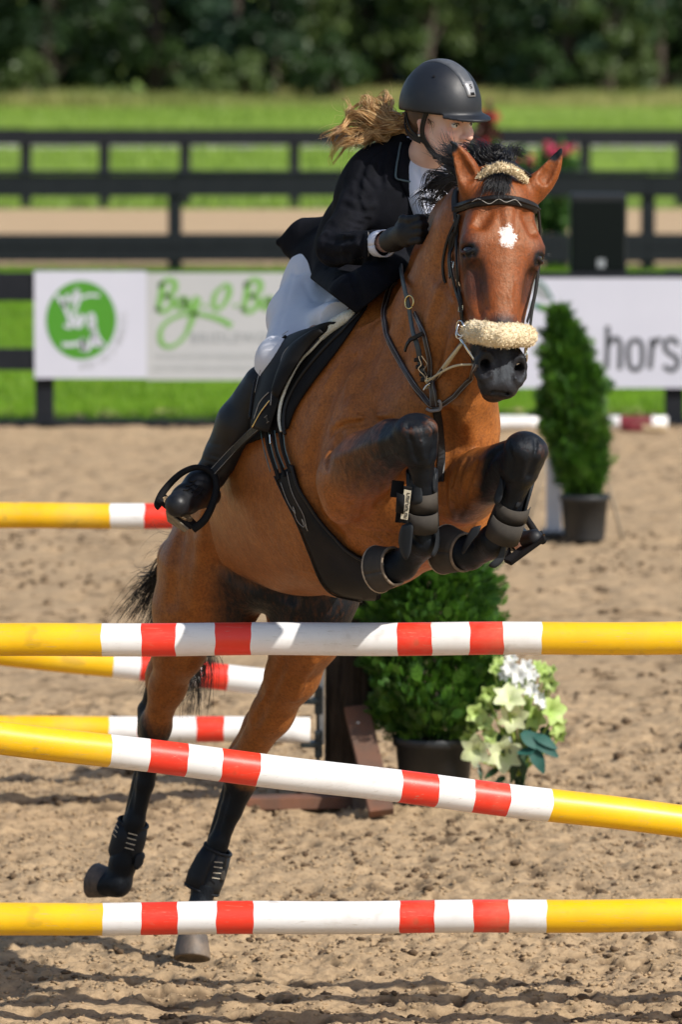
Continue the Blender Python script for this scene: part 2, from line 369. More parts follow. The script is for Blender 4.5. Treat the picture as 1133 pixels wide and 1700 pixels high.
def oy(dx):
    stroke(m, [(300 + dx, 494), (294 + dx, 503), (298 + dx, 513), (305 + dx, 507), (305 + dx, 497), (300 + dx, 493)], 8, y1)
    stroke(m, [(311 + dx, 493), (309 + dx, 506), (314 + dx, 511), (322 + dx, 503), (328 + dx, 492)], [10, 12, 12, 10, 9], y1)
bigB(0); oy(0); stroke(m, [(329, 493), (324, 515), (317, 535), (308, 556), (295, 570), (280, 576), (268, 569), (266, 552), (274, 537), (292, 526), (315, 521), (340, 523), (365, 530), (385, 541)], [11, 12, 10, 7, 6, 7, 9, 8, 7, 7, 7, 8, 10, 10], y1 - .001)
stroke(m, [(336, 508), (345, 507)], 5, y1); stroke(m, [(366, 478), (357, 490), (355, 508), (361, 514), (372, 505), (380, 488), (380, 476), (373, 473), (366, 480)], [6, 9, 10, 6, 8, 11, 10, 6, 6], y1)
stroke(m, [(387, 508), (396, 507)], 5, y1); bigB(142); oy(142); stroke(m, [(471, 493), (467, 512), (462, 530), (455, 540)], [8, 8, 7, 5], y1)
m.obj('brand_script', M_pgreen2, r1)
text_part('brand_line', 'BRIDLEWORKS', 316, 569, 17, y1, M_pgrey, r1, sx=.95, spacing=1.2, bold=.01)
text_part('small_print', 'WWW.BOYOBOYBRIDLEWORKS.COM', 257, 596, 8.5, y1, M_pgrey2, r1, sx=.98, spacing=1.15, bold=.01)
text_part('small_print', 'BOYOBOYBRIDLEWORKS.COM', 255, 615, 8.5, y1, M_pgrey2, r1, sx=1.0, spacing=1.2, bold=.01)
r2 = empty('advertising_board', (P(1000, 643, YS).x, YS, P(1000, 643, YS).z), 'white advertising board with large dark lettering right of the horse', 'sign', 'advertising boards on the fence')
slab('white_panel', 812, 1290, 462, 644, YS, M_signwhite, r2)
def letters(m):
    w = 8.2
    stroke(m, [(1010, 541), (1009.5, 580), (1008, 613)], w, y1); stroke(m, [(1012, 572), (1020, 562), (1029, 565), (1031, 580), (1030, 614)], w, y1)
    stroke(m, [(1057, 563), (1046, 571), (1044, 590), (1047, 608), (1056, 614), (1065, 608), (1068, 590), (1066, 571), (1057, 563)], w, y1)
    stroke(m, [(1084, 562), (1083, 585), (1080, 613)], w, y1); stroke(m, [(1085, 575), (1091, 565), (1100, 564)], w, y1)
    stroke(m, [(1127, 573), (1119, 563), (1108, 566), (1105, 577), (1113, 587), (1124, 594), (1126, 606), (1116, 615), (1103, 607)], w, y1)
    stroke(m, [(1141, 588), (1163, 588), (1161, 570), (1152, 563), (1143, 572), (1141, 590), (1146, 609), (1155, 614), (1163, 606)], w, y1)
m = MB(); letters(m); m.obj('lettering', M_pblack, r2)
m = MB(); stroke(m, [(872, 470), (888, 474), (900, 484), (914, 496)], [4, 18, 20, 8], y1); m.obj('emblem_dark', M_pgrey, r2)
m = MB(); stroke(m, [(884, 466), (902, 472), (914, 490), (918, 498)], 4, y1 - .002); stroke(m, [(880, 505), (895, 508), (903, 516)], [5, 9, 7], y1 - .002); m.obj('emblem_green', M_pteal, r2)

# ------------------------------------------------------------------ loudspeaker on its stand behind the boards
M_spk = simple('speaker_grille', (.003, .005, .005), (.005, .008, .007), 60, .8, .4, 300, .002, spec=.1)
M_spkb = simple('speaker_cabinet', (.008, .010, .012), (.012, .014, .016), 30, .6, .2, spec=.3)
ysp = YA + .35; rs = empty('loudspeaker', (P(996, 700, ysp).x, ysp, 0), 'black loudspeaker cabinet on a pole above the advertising board', 'loudspeaker')
a = P(949, 456, ysp); b = P(1042, 323, ysp); m = MB(); m.box(((a.x + b.x) / 2, ysp + .17, (a.z + b.z) / 2), (b.x - a.x, .34, b.z - a.z)); bevel(m.obj('cabinet', M_spkb, rs), .015, 3)
m = MB(); m.box(((a.x + b.x) / 2, ysp - .006, (a.z + b.z) / 2 - .01), (b.x - a.x - .03, .014, b.z - a.z - .07)); bevel(m.obj('grille', M_spk, rs), .005)
c_ = P(999, 437, ysp); m = MB(); m.box((c_.x, ysp - .016, c_.z), (.055, .004, .06)); m.obj('badge', M_pgrey, rs)
m = MB(); m.tube([(rs.location.x, ysp + .17, 0), (rs.location.x, ysp + .17, a.z)], .018, 10); m.obj('pole', M_black, rs)

# ------------------------------------------------------------------ trees
def cards(centers, size, rg, elong=1.0, updir=None):
    n = len(centers); a = rg.normal(size=(n, 3)); a /= np.linalg.norm(a, axis=1)[:, None]; b = rg.normal(size=(n, 3))
    if updir is not None: b = b * .55 + np.asarray(updir)
    b -= a * (a * b).sum(1)[:, None]; b /= np.linalg.norm(b, axis=1)[:, None]; c = np.cross(a, b); s = size if hasattr(size, '__len__') else np.full(n, size); s = s[:, None]
    V = np.stack([centers - b * s * elong * .5, centers + c * s * .45 - b * s * .05, centers + b * s * elong * .6, centers - c * s * .45 - b * s * .05], 1)
    return V.reshape(-1, 3), np.arange(n * 4).reshape(-1, 4)
M_bark = simple('bark', (.10, .075, .055), (.05, .038, .03), 4, .9, .8, 12, .03, stretch=(3, 3, .6))
leafc = [leafmat('leaf_dark', (.015, .038, .013), (.028, .060, .018), .6, trans=.25), leafmat('leaf_mid', (.028, .062, .017), (.052, .10, .024), .6, trans=.3), leafmat('leaf_light', (.07, .12, .03), (.12, .165, .05), .6, trans=.35), leafmat('leaf_blue', (.028, .065, .035), (.05, .10, .05), .6, trans=.25)]
def tree(x, y, h, r, k, label, seed, low=.4, n=4400, ls=.18, name='broadleaf_tree'):
    rg = np.random.default_rng(seed); root = empty(name, (x, y, 0), label, 'tree', 'trees along the far edge of the meadow')
    m = MB(); lean = rg.uniform(-.3, .3); top = Vector((x + lean, y, h * .8))
    m.tube([(x, y, -.1), (x + lean * .2, y, h * .25), (x + lean * .6, y + .1, h * .55), top], [r * .10, r * .075, r * .05, .03], 10)
    cl = []
    for i in range(26):
        t = rg.uniform(0, 1) ** .9; z = low + (h - low) * t; rad = r * math.sin(math.pi * min(1, .25 + .72 * t)) ** .7 * rg.uniform(.35, 1.0)
        a = rg.uniform(0, 2 * math.pi); c = Vector((x + lean * t + rad * math.cos(a), y + rad * math.sin(a), z)); cl.append((c, r * rg.uniform(.22, .42)))
        if i % 2 == 0: m.tube([(x + lean * t * .7, y, max(.3, z - r * .5)), (Vector((x + lean * t, y, z)) + c) / 2, c], [r * .035, r * .02, .012], 6)
    m.obj('trunk', M_bark, root, True)
    C = []
    for c, rr in cl:
        q = rg.normal(size=(n // 26, 3)); q /= np.linalg.norm(q, axis=1)[:, None]; q *= rr * rg.uniform(.45, 1.05, (len(q), 1)); q[:, 2] *= .8; C.append(q + np.array(c))
    C = np.concatenate(C); C[:, 2] = np.maximum(C[:, 2], .12); v, f = cards(C, rg.uniform(ls * .6, ls * 1.2, len(C)), rg)
    meshobj('crown', v, f, leafc[k], root)
tl = [(-7.6, 147, 7, 2.4, 0, 'dark green tree at the far left of the tree line'), (-4.9, 148.5, 7.5, 2.3, 1, 'mid green tree second from the left in the tree line'), (-2.6, 146, 6.5, 1.7, 3, 'blue green dark tree at the left of the tree line behind the yellow grass'),
      (-.9, 150, 8, 1.9, 2, 'lighter green tree high up left of the rider'), (1.1, 152, 8, 2.4, 0, 'dark tree directly behind the helmet'), (3.5, 149, 7, 2.2, 1, 'mid green tree just right of the helmet'),
      (5.8, 147, 7.2, 2.3, 3, 'dark bluish tree in the right part of the tree line'), (8.2, 148, 7.5, 2.4, 1, 'green tree at the far right of the tree line'), (-9.8, 150, 8, 2.4, 1, 'green tree beyond the left edge'), (10.6, 150, 8, 2.4, 0, 'dark tree beyond the right edge'),
      (2.2, 146.5, 4.2, 1.3, 2, 'pale green small tree above the helmet'), (6.9, 145.5, 3.4, 1.2, 2, 'small pale green tree at the right before the dark trees'), (-13.2, 149, 7, 2.3, 1, 'green tree well beyond the left edge of the picture'), (-16.5, 150, 8, 2.5, 0, 'dark tree far beyond the left edge of the picture'), (14.2, 150, 7, 2.4, 1, 'green tree well beyond the right edge of the picture'), (-1.7, 144.5, 3.4, 1.2, 0, 'low dark conifer shaped tree left of the rider')]
for i, (x, y, h, r, k, lb) in enumerate(tl): tree(x, y, h, r, k, lb, 100 + i)
for i, (x, y, h, r, k, lb) in enumerate([(-3.4, 142.6, 1.3, .7, 2, 'round yellowish bush at the foot of the tree line on the left'), (-2.6, 143.0, 1.2, .8, 2, 'low pale bush left of the rider'), (-.1, 143, 1.8, .9, 1, 'green bush at the foot of the trees behind the ponytail'), (4.9, 143.2, 1.5, .8, 1, 'low bush at the foot of the trees right of the horse'), (-7.9, 142.8, 1.3, .7, 2, 'straw coloured bush at the left edge')]):
    tree(x, y, h, r, k, lb, 200 + i, low=.1, n=1500, ls=.16, name='bush')
# the wood behind
rg = np.random.default_rng(5); n = 80000
C = np.stack([rg.uniform(-60, 60, n), rg.uniform(153, 160, n), rg.uniform(.2, 11, n)], 1); C[:, 1] += 2.2 * np.sin(C[:, 0] * 1.3) + 1.5 * np.sin(C[:, 2] * 1.1 + C[:, 0])
v, f = cards(C, rg.uniform(.3, .75, n), rg)
tag(meshobj('dense_wood', v, f, leafc[0]), 'dark dense wood behind the tree line', 'wood', kind='stuff')

# ------------------------------------------------------------------ shrub with red flowers behind the second fence
M_shrub = leafmat('shrub_leaf', (.03, .09, .015), (.07, .16, .03), 6)
M_redf = simple('red_petal', (.65, .03, .05), (.55, .02, .08), 30, .6, 0); M_pinkf = simple('pink_petal', (.70, .06, .16), (.6, .04, .12), 30, .6, 0)
M_potb = simple('black_plastic_pot', (.018, .021, .024), (.028, .03, .033), 14, .45, .15, 60)
M_soil = simple('soil', (.04, .028, .02), (.07, .05, .035), 40, .95, .8, 60, .01)
M_bronze = leafmat('bronze_leaf', (.07, .03, .02), (.14, .05, .035), 6)
def flower_shrub(px, y, h, r, label, fm, nf, seed, lm=M_shrub, base_z=.3):
    rg = np.random.default_rng(seed); x = P(px, 400, y).x; root = empty('potted_shrub', (x, y, 0), label, 'shrub', 'potted shrubs behind the cap rail fence')
    m = MB(); m.lathe((x, y, 0), [(0, .0), (r * .5, 0), (r * .62, base_z), (r * .66, base_z), (r * .66, base_z + .03), (r * .58, base_z + .03), (r * .56, base_z - .03), (0, base_z - .03)], 24); m.obj('pot', M_potb, root, False)
    m = MB()
    for k in range(5): m.tube([(x, y, base_z - .04), (x + rg.uniform(-.5, .5) * r, y + rg.uniform(-.5, .5) * r, h * .7)], [.02, .008], 6)
    m.obj('stem', M_bark, root)
    q = rg.normal(size=(1800, 3)); q /= np.linalg.norm(q, axis=1)[:, None]; q *= rg.uniform(.5, 1.0, (len(q), 1)) ** .5; q = q * np.array([r, r, (h - base_z) / 2]) * (1 + .15 * np.sin(q[:, :1] * 9)) + np.array([x, y, (h + base_z) / 2])
    v, f = cards(q, rg.uniform(.05, .1, len(q)), rg); meshobj('crown', v, f, lm, root)
    for k in range(nf):
        a = rg.uniform(0, 2 * math.pi); rr = r * rg.uniform(.2, .9); c = np.array([x + rr * math.cos(a), y - abs(rr * math.sin(a)), h - rg.uniform(0, .14)])
        qq = rg.normal(size=(28, 3)) * .035 + c; v, f = cards(qq, .05, rg); meshobj('blossom', v, f, fm, root)
flower_shrub(925, YB + 1.0, zat(238, YB + 1.0), .26, 'leafy shrub with pink blossoms right of the horse ears', M_pinkf, 3, 31)
flower_shrub(860, YB + 1.3, zat(250, YB + 1.3), .30, 'green shrub hidden partly by the horse poll', M_pinkf, 3, 32)
flower_shrub(815, YB + 1.6, zat(238, YB + 1.6), .26, 'shrub with red blossoms between rider face and horse ears', M_redf, 5, 33)
flower_shrub(808, YB + 2.4, zat(180, YB + 2.4), .15, 'bronze leaved shrub just behind the helmet peak', M_redf, 2, 34, M_bronze)
# ------------------------------------------------------------------ show jump poles
def paint(name, c1, c2, rough=.38):
    s = NT(name); n1 = s.noise(5, 5, .6); n2 = s.noise(34, 5, .7, stretch=(.25, 1, 1)); spots = s.noise(13, 2, .5); sc_ = s.noise(160, 3, .8, stretch=(.1, 1, 1))
    c = s.ramp(n1, [(.3, c1), (.7, c2)])
    c = s.mix(s.ramp(spots, [(.66, 0.0), (.72, .55)]), c, tuple(q * .55 + o for q, o in zip(c1, (.05, .03, .01))))
    c = s.mix(s.ramp(n2, [(.55, 0.0), (.8, .22)]), c, (.34, .25, .16))
    c = s.mix(s.ramp(sc_, [(.60, 0.0), (.72, .5)]), c, (.35, .28, .2)); c = s.mix(s.ramp(s.noise(3.3, 6, .7), [(.52, 0.0), (.75, .28)]), c, (.40, .30, .19))
    s.set(Base_Color=c, Roughness=rough, Normal=s.bump(n2, .25, .0015)); return s.m
M_py = paint('yellow_pole_paint', (.86, .52, .008), (.76, .42, .006)); M_pw = paint('white_pole_paint', (.80, .79, .78), (.74, .73, .72)); M_pr = paint('red_pole_paint', (.80, .045, .02), (.72, .035, .018)); M_pd = paint('dark_red_pole_paint', (.16, .012, .02), (.13, .01, .015))
M_endwood = simple('pole_end_wood', (.45, .34, .2), (.3, .22, .13), 30, .8)
def pole(a, b, segs, label, rad=.048, group='striped show jump poles', name='striped_pole', sag=.0):
    """a, b: world ends; segs: (t0, t1, material index) along the pole in metres from a"""
    a = Vector(a); b = Vector(b); L = (b - a).length; d = (b - a).normalized(); u = Vector((0, 0, 1)); u = (u - d * u.dot(d)).normalized(); w = d.cross(u); n = 40; rg = np.random.default_rng(int(L * 1000) % 977 + int(a.z * 100))
    ths = [0.0]
    mats = []
    for (t0, t1, mi) in segs:
        k = max(1, int((t1 - t0) / .06))
        for j in range(k): ths.append(t0 + (t1 - t0) * (j + 1) / k); mats.append(mi)
    bounds = {round(s[1], 5) for s in segs}
    ph = rg.uniform(0, 6, 3)
    vs = []
    for t in ths:
        amp = .0016 if round(t, 5) in bounds and 0 < t < L - .001 else 0; p1, p2 = rg.uniform(0, 6, 2)
        for k in range(n):
            q = 2 * math.pi * k / n; dt = amp * (math.sin(q * 2 + p1) + .6 * math.sin(5 * q + p2)); r = rad * (1 + .008 * math.sin(t * 7 + ph[0]) + .006 * math.sin(3 * q + t * 3 + ph[1]))
            s = math.sin(math.pi * t / L)
            vs.append(a + d * (t + dt) + u * (math.cos(q) * r - sag * s + .0015 * math.sin(t * 9 + ph[2])) + w * math.sin(q) * r)
    fs = []; mi = []
    for i in range(len(ths) - 1):
        for k in range(n): fs.append((i * n + k, i * n + (k + 1) % n, (i + 1) * n + (k + 1) % n, (i + 1) * n + k)); mi.append(mats[i])
    e = len(ths) - 1
    vs2 = [a, b] ; base = len(vs); vs += [a - d * .004, b + d * .004]
    for k in range(n): fs.append(((k + 1) % n, k, base)); mi.append(4); fs.append((e * n + k, e * n + (k + 1) % n, base + 1)); mi.append(4)
    root = Vector(((a + b) / 2)); o = meshobj(name, [v - root for v in vs], fs, [M_py, M_pw, M_pr, M_pd, M_endwood], None, True, mi); o.location = root
    tag(o, label, 'pole', group); return o
def pole_px(p0, y0, p1, y1, marks, label, x0, x1, **k):
    """marks: list of (px, material) along the visible run; p0, p1: centre line at px = 0 and 1133"""
    A = P(*p0, y0); B = P(*p1, y1); d = (B - A) / (p1[0] - p0[0])
    def at(px):
        # point of line AB seen at column px
        lo, hi = -3.0, 4.0
        for _ in range(50):
            mid = (lo + hi) / 2; q = A + (B - A) * mid; u = q.x / (q.y * CP - (q.z - CAMZ) * SP) * F + 566.5
            if u < px: lo = mid
            else: hi = mid
        return A + (B - A) * lo
    a = at(x0); b = at(x1); segs = []; last = 0.0; L = (b - a).length
    for px, mi in marks:
        t = (at(px) - a).length if px < x1 else L
        segs.append((last, t, mi)); last = t
    return pole(a, b, segs, label, **k)
Y, Wt, R_, D_ = 0, 1, 2, 3
XL, XR = -420, 1560
YP = 16.35
pole_px((0, 1062.5), YP, (1133, 1059), YP, [(169, Y), (235, Wt), (292, R_), (357, Wt), (417, R_), (660, Wt), (717, R_), (780, Wt), (836, R_), (900, Wt), (XR, Y)], 'topmost yellow, red and white pole of the near jump, level beneath the belly', XL, XR)
pole_px((0, 1224.5), YP - .28, (1133, 1363.5), YP + .12, [(181, Y), (245, Wt), (308, R_), (365, Wt), (427, R_), (663, Wt), (724, R_), (784, Wt), (842, R_), (912, Wt), (XR - 60, Y)], 'slanting yellow, red and white pole of the near jump, falling to the right', XL, XR - 60)
pole_px((0, 1526.5), YP, (1133, 1519), YP, [(171, Y), (235, Wt), (295, R_), (360, Wt), (421, R_), (664, Wt), (722, R_), (786, Wt), (845, R_), (908, Wt), (XR, Y)], 'lowest yellow, red and white pole of the near jump, in front of the planted hoof', XL, XR)
YJ = 20.9
pole_px((0, 856), YJ, (1133, 858), YJ, [(183, Y), (240, Wt), (287, R_), (333, Wt), (380, R_), (500, Wt)], 'high yellow, white and red pole of the far jump, ending behind the stirrup', -700, 528)
pole_px((0, 1083), YJ - .1, (1133, 1207), YJ, [(188, Y), (233, Wt), (286, R_), (333, Wt), (378, R_), (520, Wt)], 'slanting yellow, white and red pole of the far jump, behind the dangling tail', -700, 520)
pole_px((0, 1210), YJ - .05, (1133, 1213), YJ, [(181, Y), (229, Wt), (277, R_), (326, Wt), (372, R_), (515, Wt)], 'low level pole of the far jump with its white end in the cup', -700, 515)
yg = row_y(716) + .0
pole_px((0, 702), yg, (1133, 702), yg, [(898, Wt)], 'white pole lying near the advertising board behind the conifer', 700, 898, group='poles lying by the fence', name='ground_pole')
pole_px((0, 702), yg, (1133, 702), yg, [(1030, Wt), (1083, D_), (1109, Wt)], 'dark red and white pole lying by the fence at the right', 1012, 1109, group='poles lying by the fence', name='ground_pole')
pole_px((0, 714), yg - .25, (1133, 711), yg - .25, [(1068, D_), (1107, 4)], 'short dark and wooden stick lying in front of the dark red pole', 1035, 1107, rad=.022, group='poles lying by the fence', name='ground_pole')

# ------------------------------------------------------------------ wing standard of the far jump
M_log = simple('weathered_dark_timber', (.060, .045, .033), (.012, .009, .007), 22, .95, 1.0, 26, .03, stretch=(1, 1, .2), spec=.1)
M_rust = simple('rusty_brown_board', (.19, .075, .038), (.085, .055, .04), 7, .8, .5, 30, .004, stretch=(1, 1, .4))
M_block = simple('grey_brown_block', (.15, .11, .085), (.08, .06, .05), 12, .9, .6, 30, .004)
M_alu = simple('galvanised_track', (.62, .66, .70), (.45, .50, .55), 30, .35, .1, metal=.6)
M_cup = simple('black_steel_cup', (.012, .02, .024), (.02, .03, .034), 20, .4, .1)
gj = G(577, 1338); yj = gj.y; root = empty('wing_standard', (gj.x, yj, 0), 'dark timber jump standard with rusty brace and pole cups behind the hind leg', 'jump standard')
s_ = mpp(yj); xl = P(541, 1250, yj).x; xr = P(622, 1250, yj).x
rg = np.random.default_rng(3); m = MB(); n = 20; vs = []; zs = np.linspace(-.02, 1.12, 16)
for i, z in enumerate(zs):
    for k in range(n):
        q = 2 * math.pi * k / n; r = (xr - xl) / 2 * (1 + .05 * math.sin(3 * q + z * 2) + .03 * math.sin(7 * q + z)); c, s = math.cos(q), math.sin(q)
        e = 1 / (abs(c) ** 5 + abs(s) ** 5) ** .2; vs.append(((xl + xr) / 2 + r * c * min(e, 1.25), yj + .1 + r * s * min(e, 1.25), z))
fs = [(i * n + k, i * n + (k + 1) % n, (i + 1) * n + (k + 1) % n, (i + 1) * n + k) for i in range(len(zs) - 1) for k in range(n)] + [tuple(range((len(zs) - 1) * n, len(zs) * n))]
m.add(vs, fs); m.obj('post', M_log, root, True)
m = MB(); xt = P(534.5, 1200, yj).x; m.box((xt, yj + .03, (zat(1237, yj) + 1.1) / 2), (.018, .03, 1.1 - zat(1237, yj))); bevel(m.obj('track', M_alu, root), .002)
m = MB(); m.box((xt - .014, yj + .05, .62), (.014, .03, 1.0)); m.obj('backing_bar', M_cup, root)
for pyc, wpx in ((1163, 30), (1235, 34), (884, 30)):
    z = zat(pyc, yj); m = MB(); x1_ = P(533 - wpx / 2, pyc, yj).x; m.box((x1_, yj + .0, z), (wpx * s_, .07, .022)); m.box((xt - .012, yj + .0, z + .0), (.03, .04, .10)); bevel(m.obj('pole_cup', M_cup, root), .004)
def board(m, p, q, w, t, wd):
    p = Vector(p); q = Vector(q); Z = (q - p).normalized(); X = Vector(wd); X = (X - Z * X.dot(Z)).normalized(); Yv = Z.cross(X); m.box((p + q) / 2, (w, t, (q - p).length), (X, Yv, Z))
m = MB(); board(m, P(592, 1176, yj - .02), P(634, 1350, yj - .42), .092, .035, (1, 0, 0)); bevel(m.obj('brace', M_rust, root), .003)
m = MB(); c = P(595, 1200, yj - .09); m.tube([c, c + Vector((0, -.012, 0))], .006, 10); m.obj('bolt', M_alu, root)
m = MB(); board(m, G(408, 1345) + Vector((0, 0, .028)), G(592, 1343) + Vector((0, 0, .03)), .1, .045, (0, 1, 0)); o = m.obj('foot_beam', M_rust, root); bevel(o, .004)
m = MB(); c = G(617, 1352); m.box((c.x, c.y + .05, .04), (.135, .13, .085)); bevel(m.obj('foot_block', M_block, root), .008)

# ------------------------------------------------------------------ potted conifers
M_thuja = leafmat('conifer_spray', (.035, .115, .012), (.10, .23, .022), 9, .45, .3); M_thuja2 = leafmat('conifer_spray_dark', (.022, .07, .014), (.05, .13, .02), 9, .5, .25)
def conifer(px, y, pot_r, pot_h, h, prof, label, seed, nspray, sz, lean=0.0, twin=None):
    """prof: (height fraction, radius) list"""
    rg = np.random.default_rng(seed); x = P(px, 900, y).x; root = empty('potted_conifer', (x, y, 0), label, 'potted tree', 'conifers in black pots')
    m = MB(); r = pot_r; m.lathe((x, y, 0), [(0, .0), (r * .80, 0), (r * .83, .01), (r * .97, pot_h - .035), (r * 1.04, pot_h - .035), (r * 1.05, pot_h - .005), (r * 1.02, pot_h), (r * .96, pot_h - .004), (r * .93, pot_h - .04), (0, pot_h - .045)], 40); m.obj('pot', M_potb, root, True)
    m = MB(); m.lathe((x, y, 0), [(0, pot_h - .04), (r * .94, pot_h - .041)], 24); m.obj('soil', M_soil, root)
    m = MB(); m.tube([(x, y, pot_h - .05), (x + lean * .4, y, h * .5), (x + lean, y, h * .95)], [.018, .012, .004], 8); m.obj('trunk', M_bark, root, True)
    zs = [p[0] for p in prof]; rs_ = [p[1] for p in prof]
    n = nspray; t = rg.uniform(0, 1, n); t = np.sort(t); z = pot_h * .95 + (h - pot_h * .95) * t; R = np.interp(t, zs, rs_)
    a = rg.uniform(0, 2 * np.pi, n); lump = 1.03 + .16 * np.sin(a * 3 + z * 17) + .12 * np.sin(a * 5 - z * 29 + 1) + .1 * rg.normal(size=n); rr = R * lump * rg.uniform(.35, 1, n) ** .45
    cx = x + lean * t
    if twin is not None:
        tw = (t > twin[0]) & (rg.random(n) < .45); cx = np.where(tw, cx + twin[1], cx); z = np.where(tw, pot_h + (h - pot_h) * (twin[0] + (t - twin[0]) * twin[2]), z)
    C = np.stack([cx + rr * np.cos(a), y + rr * np.sin(a), z], 1)
    out = np.stack([np.cos(a), np.sin(a), rg.uniform(.5, 1.6, n)], 1); out += rg.normal(size=(n, 3)) * .35; out /= np.linalg.norm(out, axis=1)[:, None]
    # a spray = flat fan of 5 narrow scales
    sd_ = rg.normal(size=(n, 3)); sd_ -= out * (out * sd_).sum(1)[:, None]; sd_ /= np.linalg.norm(sd_, axis=1)[:, None]
    S = (rg.uniform(.6, 1.25, n) * np.where(rg.random(n) < .12, 1.6, 1))[:, None] * sz; Vs = []; 
    for (ang, ln, at_) in ((0, 1.0, 0), (.5, .60, .15), (-.5, .60, .15), (.5, .5, .38), (-.5, .5, .38), (.45, .38, .6), (-.45, .38, .6)):
        d = out * math.cos(ang) + sd_ * math.sin(ang); b = C + out * S * at_; w = np.cross(d, np.cross(out, sd_)); w /= np.linalg.norm(w, axis=1)[:, None]
        Vs.append(np.stack([b, b + d * S * ln * .5 + w * S * .055, b + d * S * ln, b + d * S * ln * .5 - w * S * .055], 1))
    V = np.stack(Vs, 1).reshape(-1, 3); dark = rg.random(n) < .35; mi = np.repeat(dark.astype(int), len(Vs))
    meshobj('crown', V, np.arange(len(V)).reshape(-1, 4), [M_thuja, M_thuja2], root, mi=mi)
c1 = G(722, 1350); c2 = G(971, 897)
conifer(722, c1.y + .15, .148, .27, 1.08, [(0, .12), (.12, .20), (.35, .225), (.6, .2), (.85, .12), (1, .02)], 'larger bushy conifer in a black pot behind the forelegs', 51, 8500, .056)
conifer(971, c2.y, .134, .255, 1.26, [(0, .06), (.12, .115), (.4, .145), (.62, .12), (.8, .07), (.92, .04), (1, .012)], 'slim conifer in a black pot right of the horse before the white board', 52, 7000, .06, lean=-.15, twin=(.55, .06, .72))
M_wpost = simple('white_standard_paint', (.72, .73, .78), (.62, .63, .68), 12, .5, .1)
g = G(921, 890); tp = P(921, 765, g.y); root = empty('white_standard', (g.x, g.y + .08, 0), 'plain white jump standard behind the slim conifer', 'jump standard')
m = MB(); m.box((g.x, g.y + .08, tp.z / 2), (.082, .082, tp.z)); bevel(m.obj('post', M_wpost, root), .004); m = MB(); m.box((g.x, g.y + .08, .012), (.14, .3, .024)); m.obj('foot', M_potb, root)
M_stick = simple('bleached_stick', (.30, .24, .17), (.2, .16, .11), 30, .9, .3)
for (a, b, lb) in (((1004, 780), (1034, 896), 'thin bleached stick leaning on the right side of the conifer pot'), ((908, 762), (872, 880), 'thin stick leaning against the white standard')):
    g1 = G(*b); A = P(a[0], a[1], g1.y + .08); m = MB(); m.tube([A, (A + g1) / 2 + Vector((.006, 0, 0)), g1], [.007, .009, .010], 8); o = m.obj('garden_stick', M_stick, None, True)
    tag(o, lb, 'stick', 'sticks by the slim conifer')

# ------------------------------------------------------------------ artificial flower arrangement
M_lily = leafmat('lily_petal', (.66, .74, .36), (.84, .88, .58), 14, .5, .35); M_lilyc = leafmat('lily_throat', (.35, .50, .08), (.45, .55, .12), 20, .5, .3)
M_white = leafmat('white_petal', (.84, .85, .82), (.90, .90, .88), 14, .5, .3); M_lime = leafmat('lime_petal', (.42, .60, .14), (.60, .72, .28), 12, .5, .35)
M_tealleaf = leafmat('teal_leaf', (.008, .065, .05), (.015, .11, .085), 8, .65, .15); M_dkleaf = leafmat('dark_leaf', (.012, .04, .012), (.02, .07, .02), 8, .4, .15)
yf = c1.y - .05; rf = empty('flower_arrangement', (P(860, 1300, yf).x, yf, 0), 'bunch of cream lilies and lime blooms beside the conifer pot', 'flowers')
rg = np.random.default_rng(9)
def petal(m, c, d, nrm, L, w, curl, mi=0):
    d = Vector(d).normalized(); nrm = Vector(nrm); nrm = (nrm - d * nrm.dot(d)).normalized(); s = d.cross(nrm); vs = []; N = 6
    for i in range(N):
        t = i / (N - 1); wd = w * math.sin(math.pi * min(.97, t * .82 + .12)) ; p = Vector(c) + d * (L * t) + nrm * (L * curl * math.sin(t * 1.9) - L * .3 * t * t)
        vs += [p - s * wd, p + nrm * (-.18 * wd), p + s * wd]
    m.add(vs, [(3 * i, 3 * i + 1, 3 * i + 4, 3 * i + 3) for i in range(N - 1)] + [(3 * i + 1, 3 * i + 2, 3 * i + 5, 3 * i + 4) for i in range(N - 1)], mi)
def bloom(name, px, py, R, face, mats, npet, dy=0.0, w=.34, curl=.35, lay=1):
    c = P(px, py, yf + dy); f = Vector(face).normalized(); a = f.orthogonal().normalized(); b = f.cross(a); m = MB(); r = R * mpp(yf)
    for l in range(lay):
        ph = rnd.uniform(0, 6)
        for k in range(npet):
            q = 2 * math.pi * (k + .5 * l) / npet + ph; d = a * math.cos(q) + b * math.sin(q) + f * (.45 + .4 * l); petal(m, c - f * r * .25, d, f, r * (1 - .2 * l), r * w * (1.15 if k % 2 else .85), curl, 0)
    vs = [c - f * r * .2 + (a * math.cos(t) + b * math.sin(t)) * r * .16 for t in np.linspace(0, 6.283, 10, endpoint=False)]; m.add(vs + [c - f * r * .45], [(i, (i + 1) % 10, 10) for i in range(10)], 1)
    m.tube([c - f * r * .3, c - f * r * .1 - Vector((0, 0, r * .5)), Vector((P(862, 1290, yf + .04).x, yf + .04, P(862, 1290, yf).z))], [.005, .004, .004], 6, m=1)
    return m.obj(name, mats, rf, True)
for (px, py, R, fc) in ((838, 1252, 36, (.0, -1, .1)), (792, 1246, 32, (-.4, -1, .0)), (846, 1160, 33, (.05, -.8, .75)), (852, 1190, 31, (.1, -1, -.25)), (888, 1192, 24, (.3, -1, .0)), (918, 1180, 30, (.6, -.8, .2)), (925, 1205, 22, (.6, -.7, -.3))):
    bloom('lily', px, py, R, fc, [M_lily if R > 30 else M_lime, M_lilyc], 6, dy=rnd.uniform(-.05, .02))
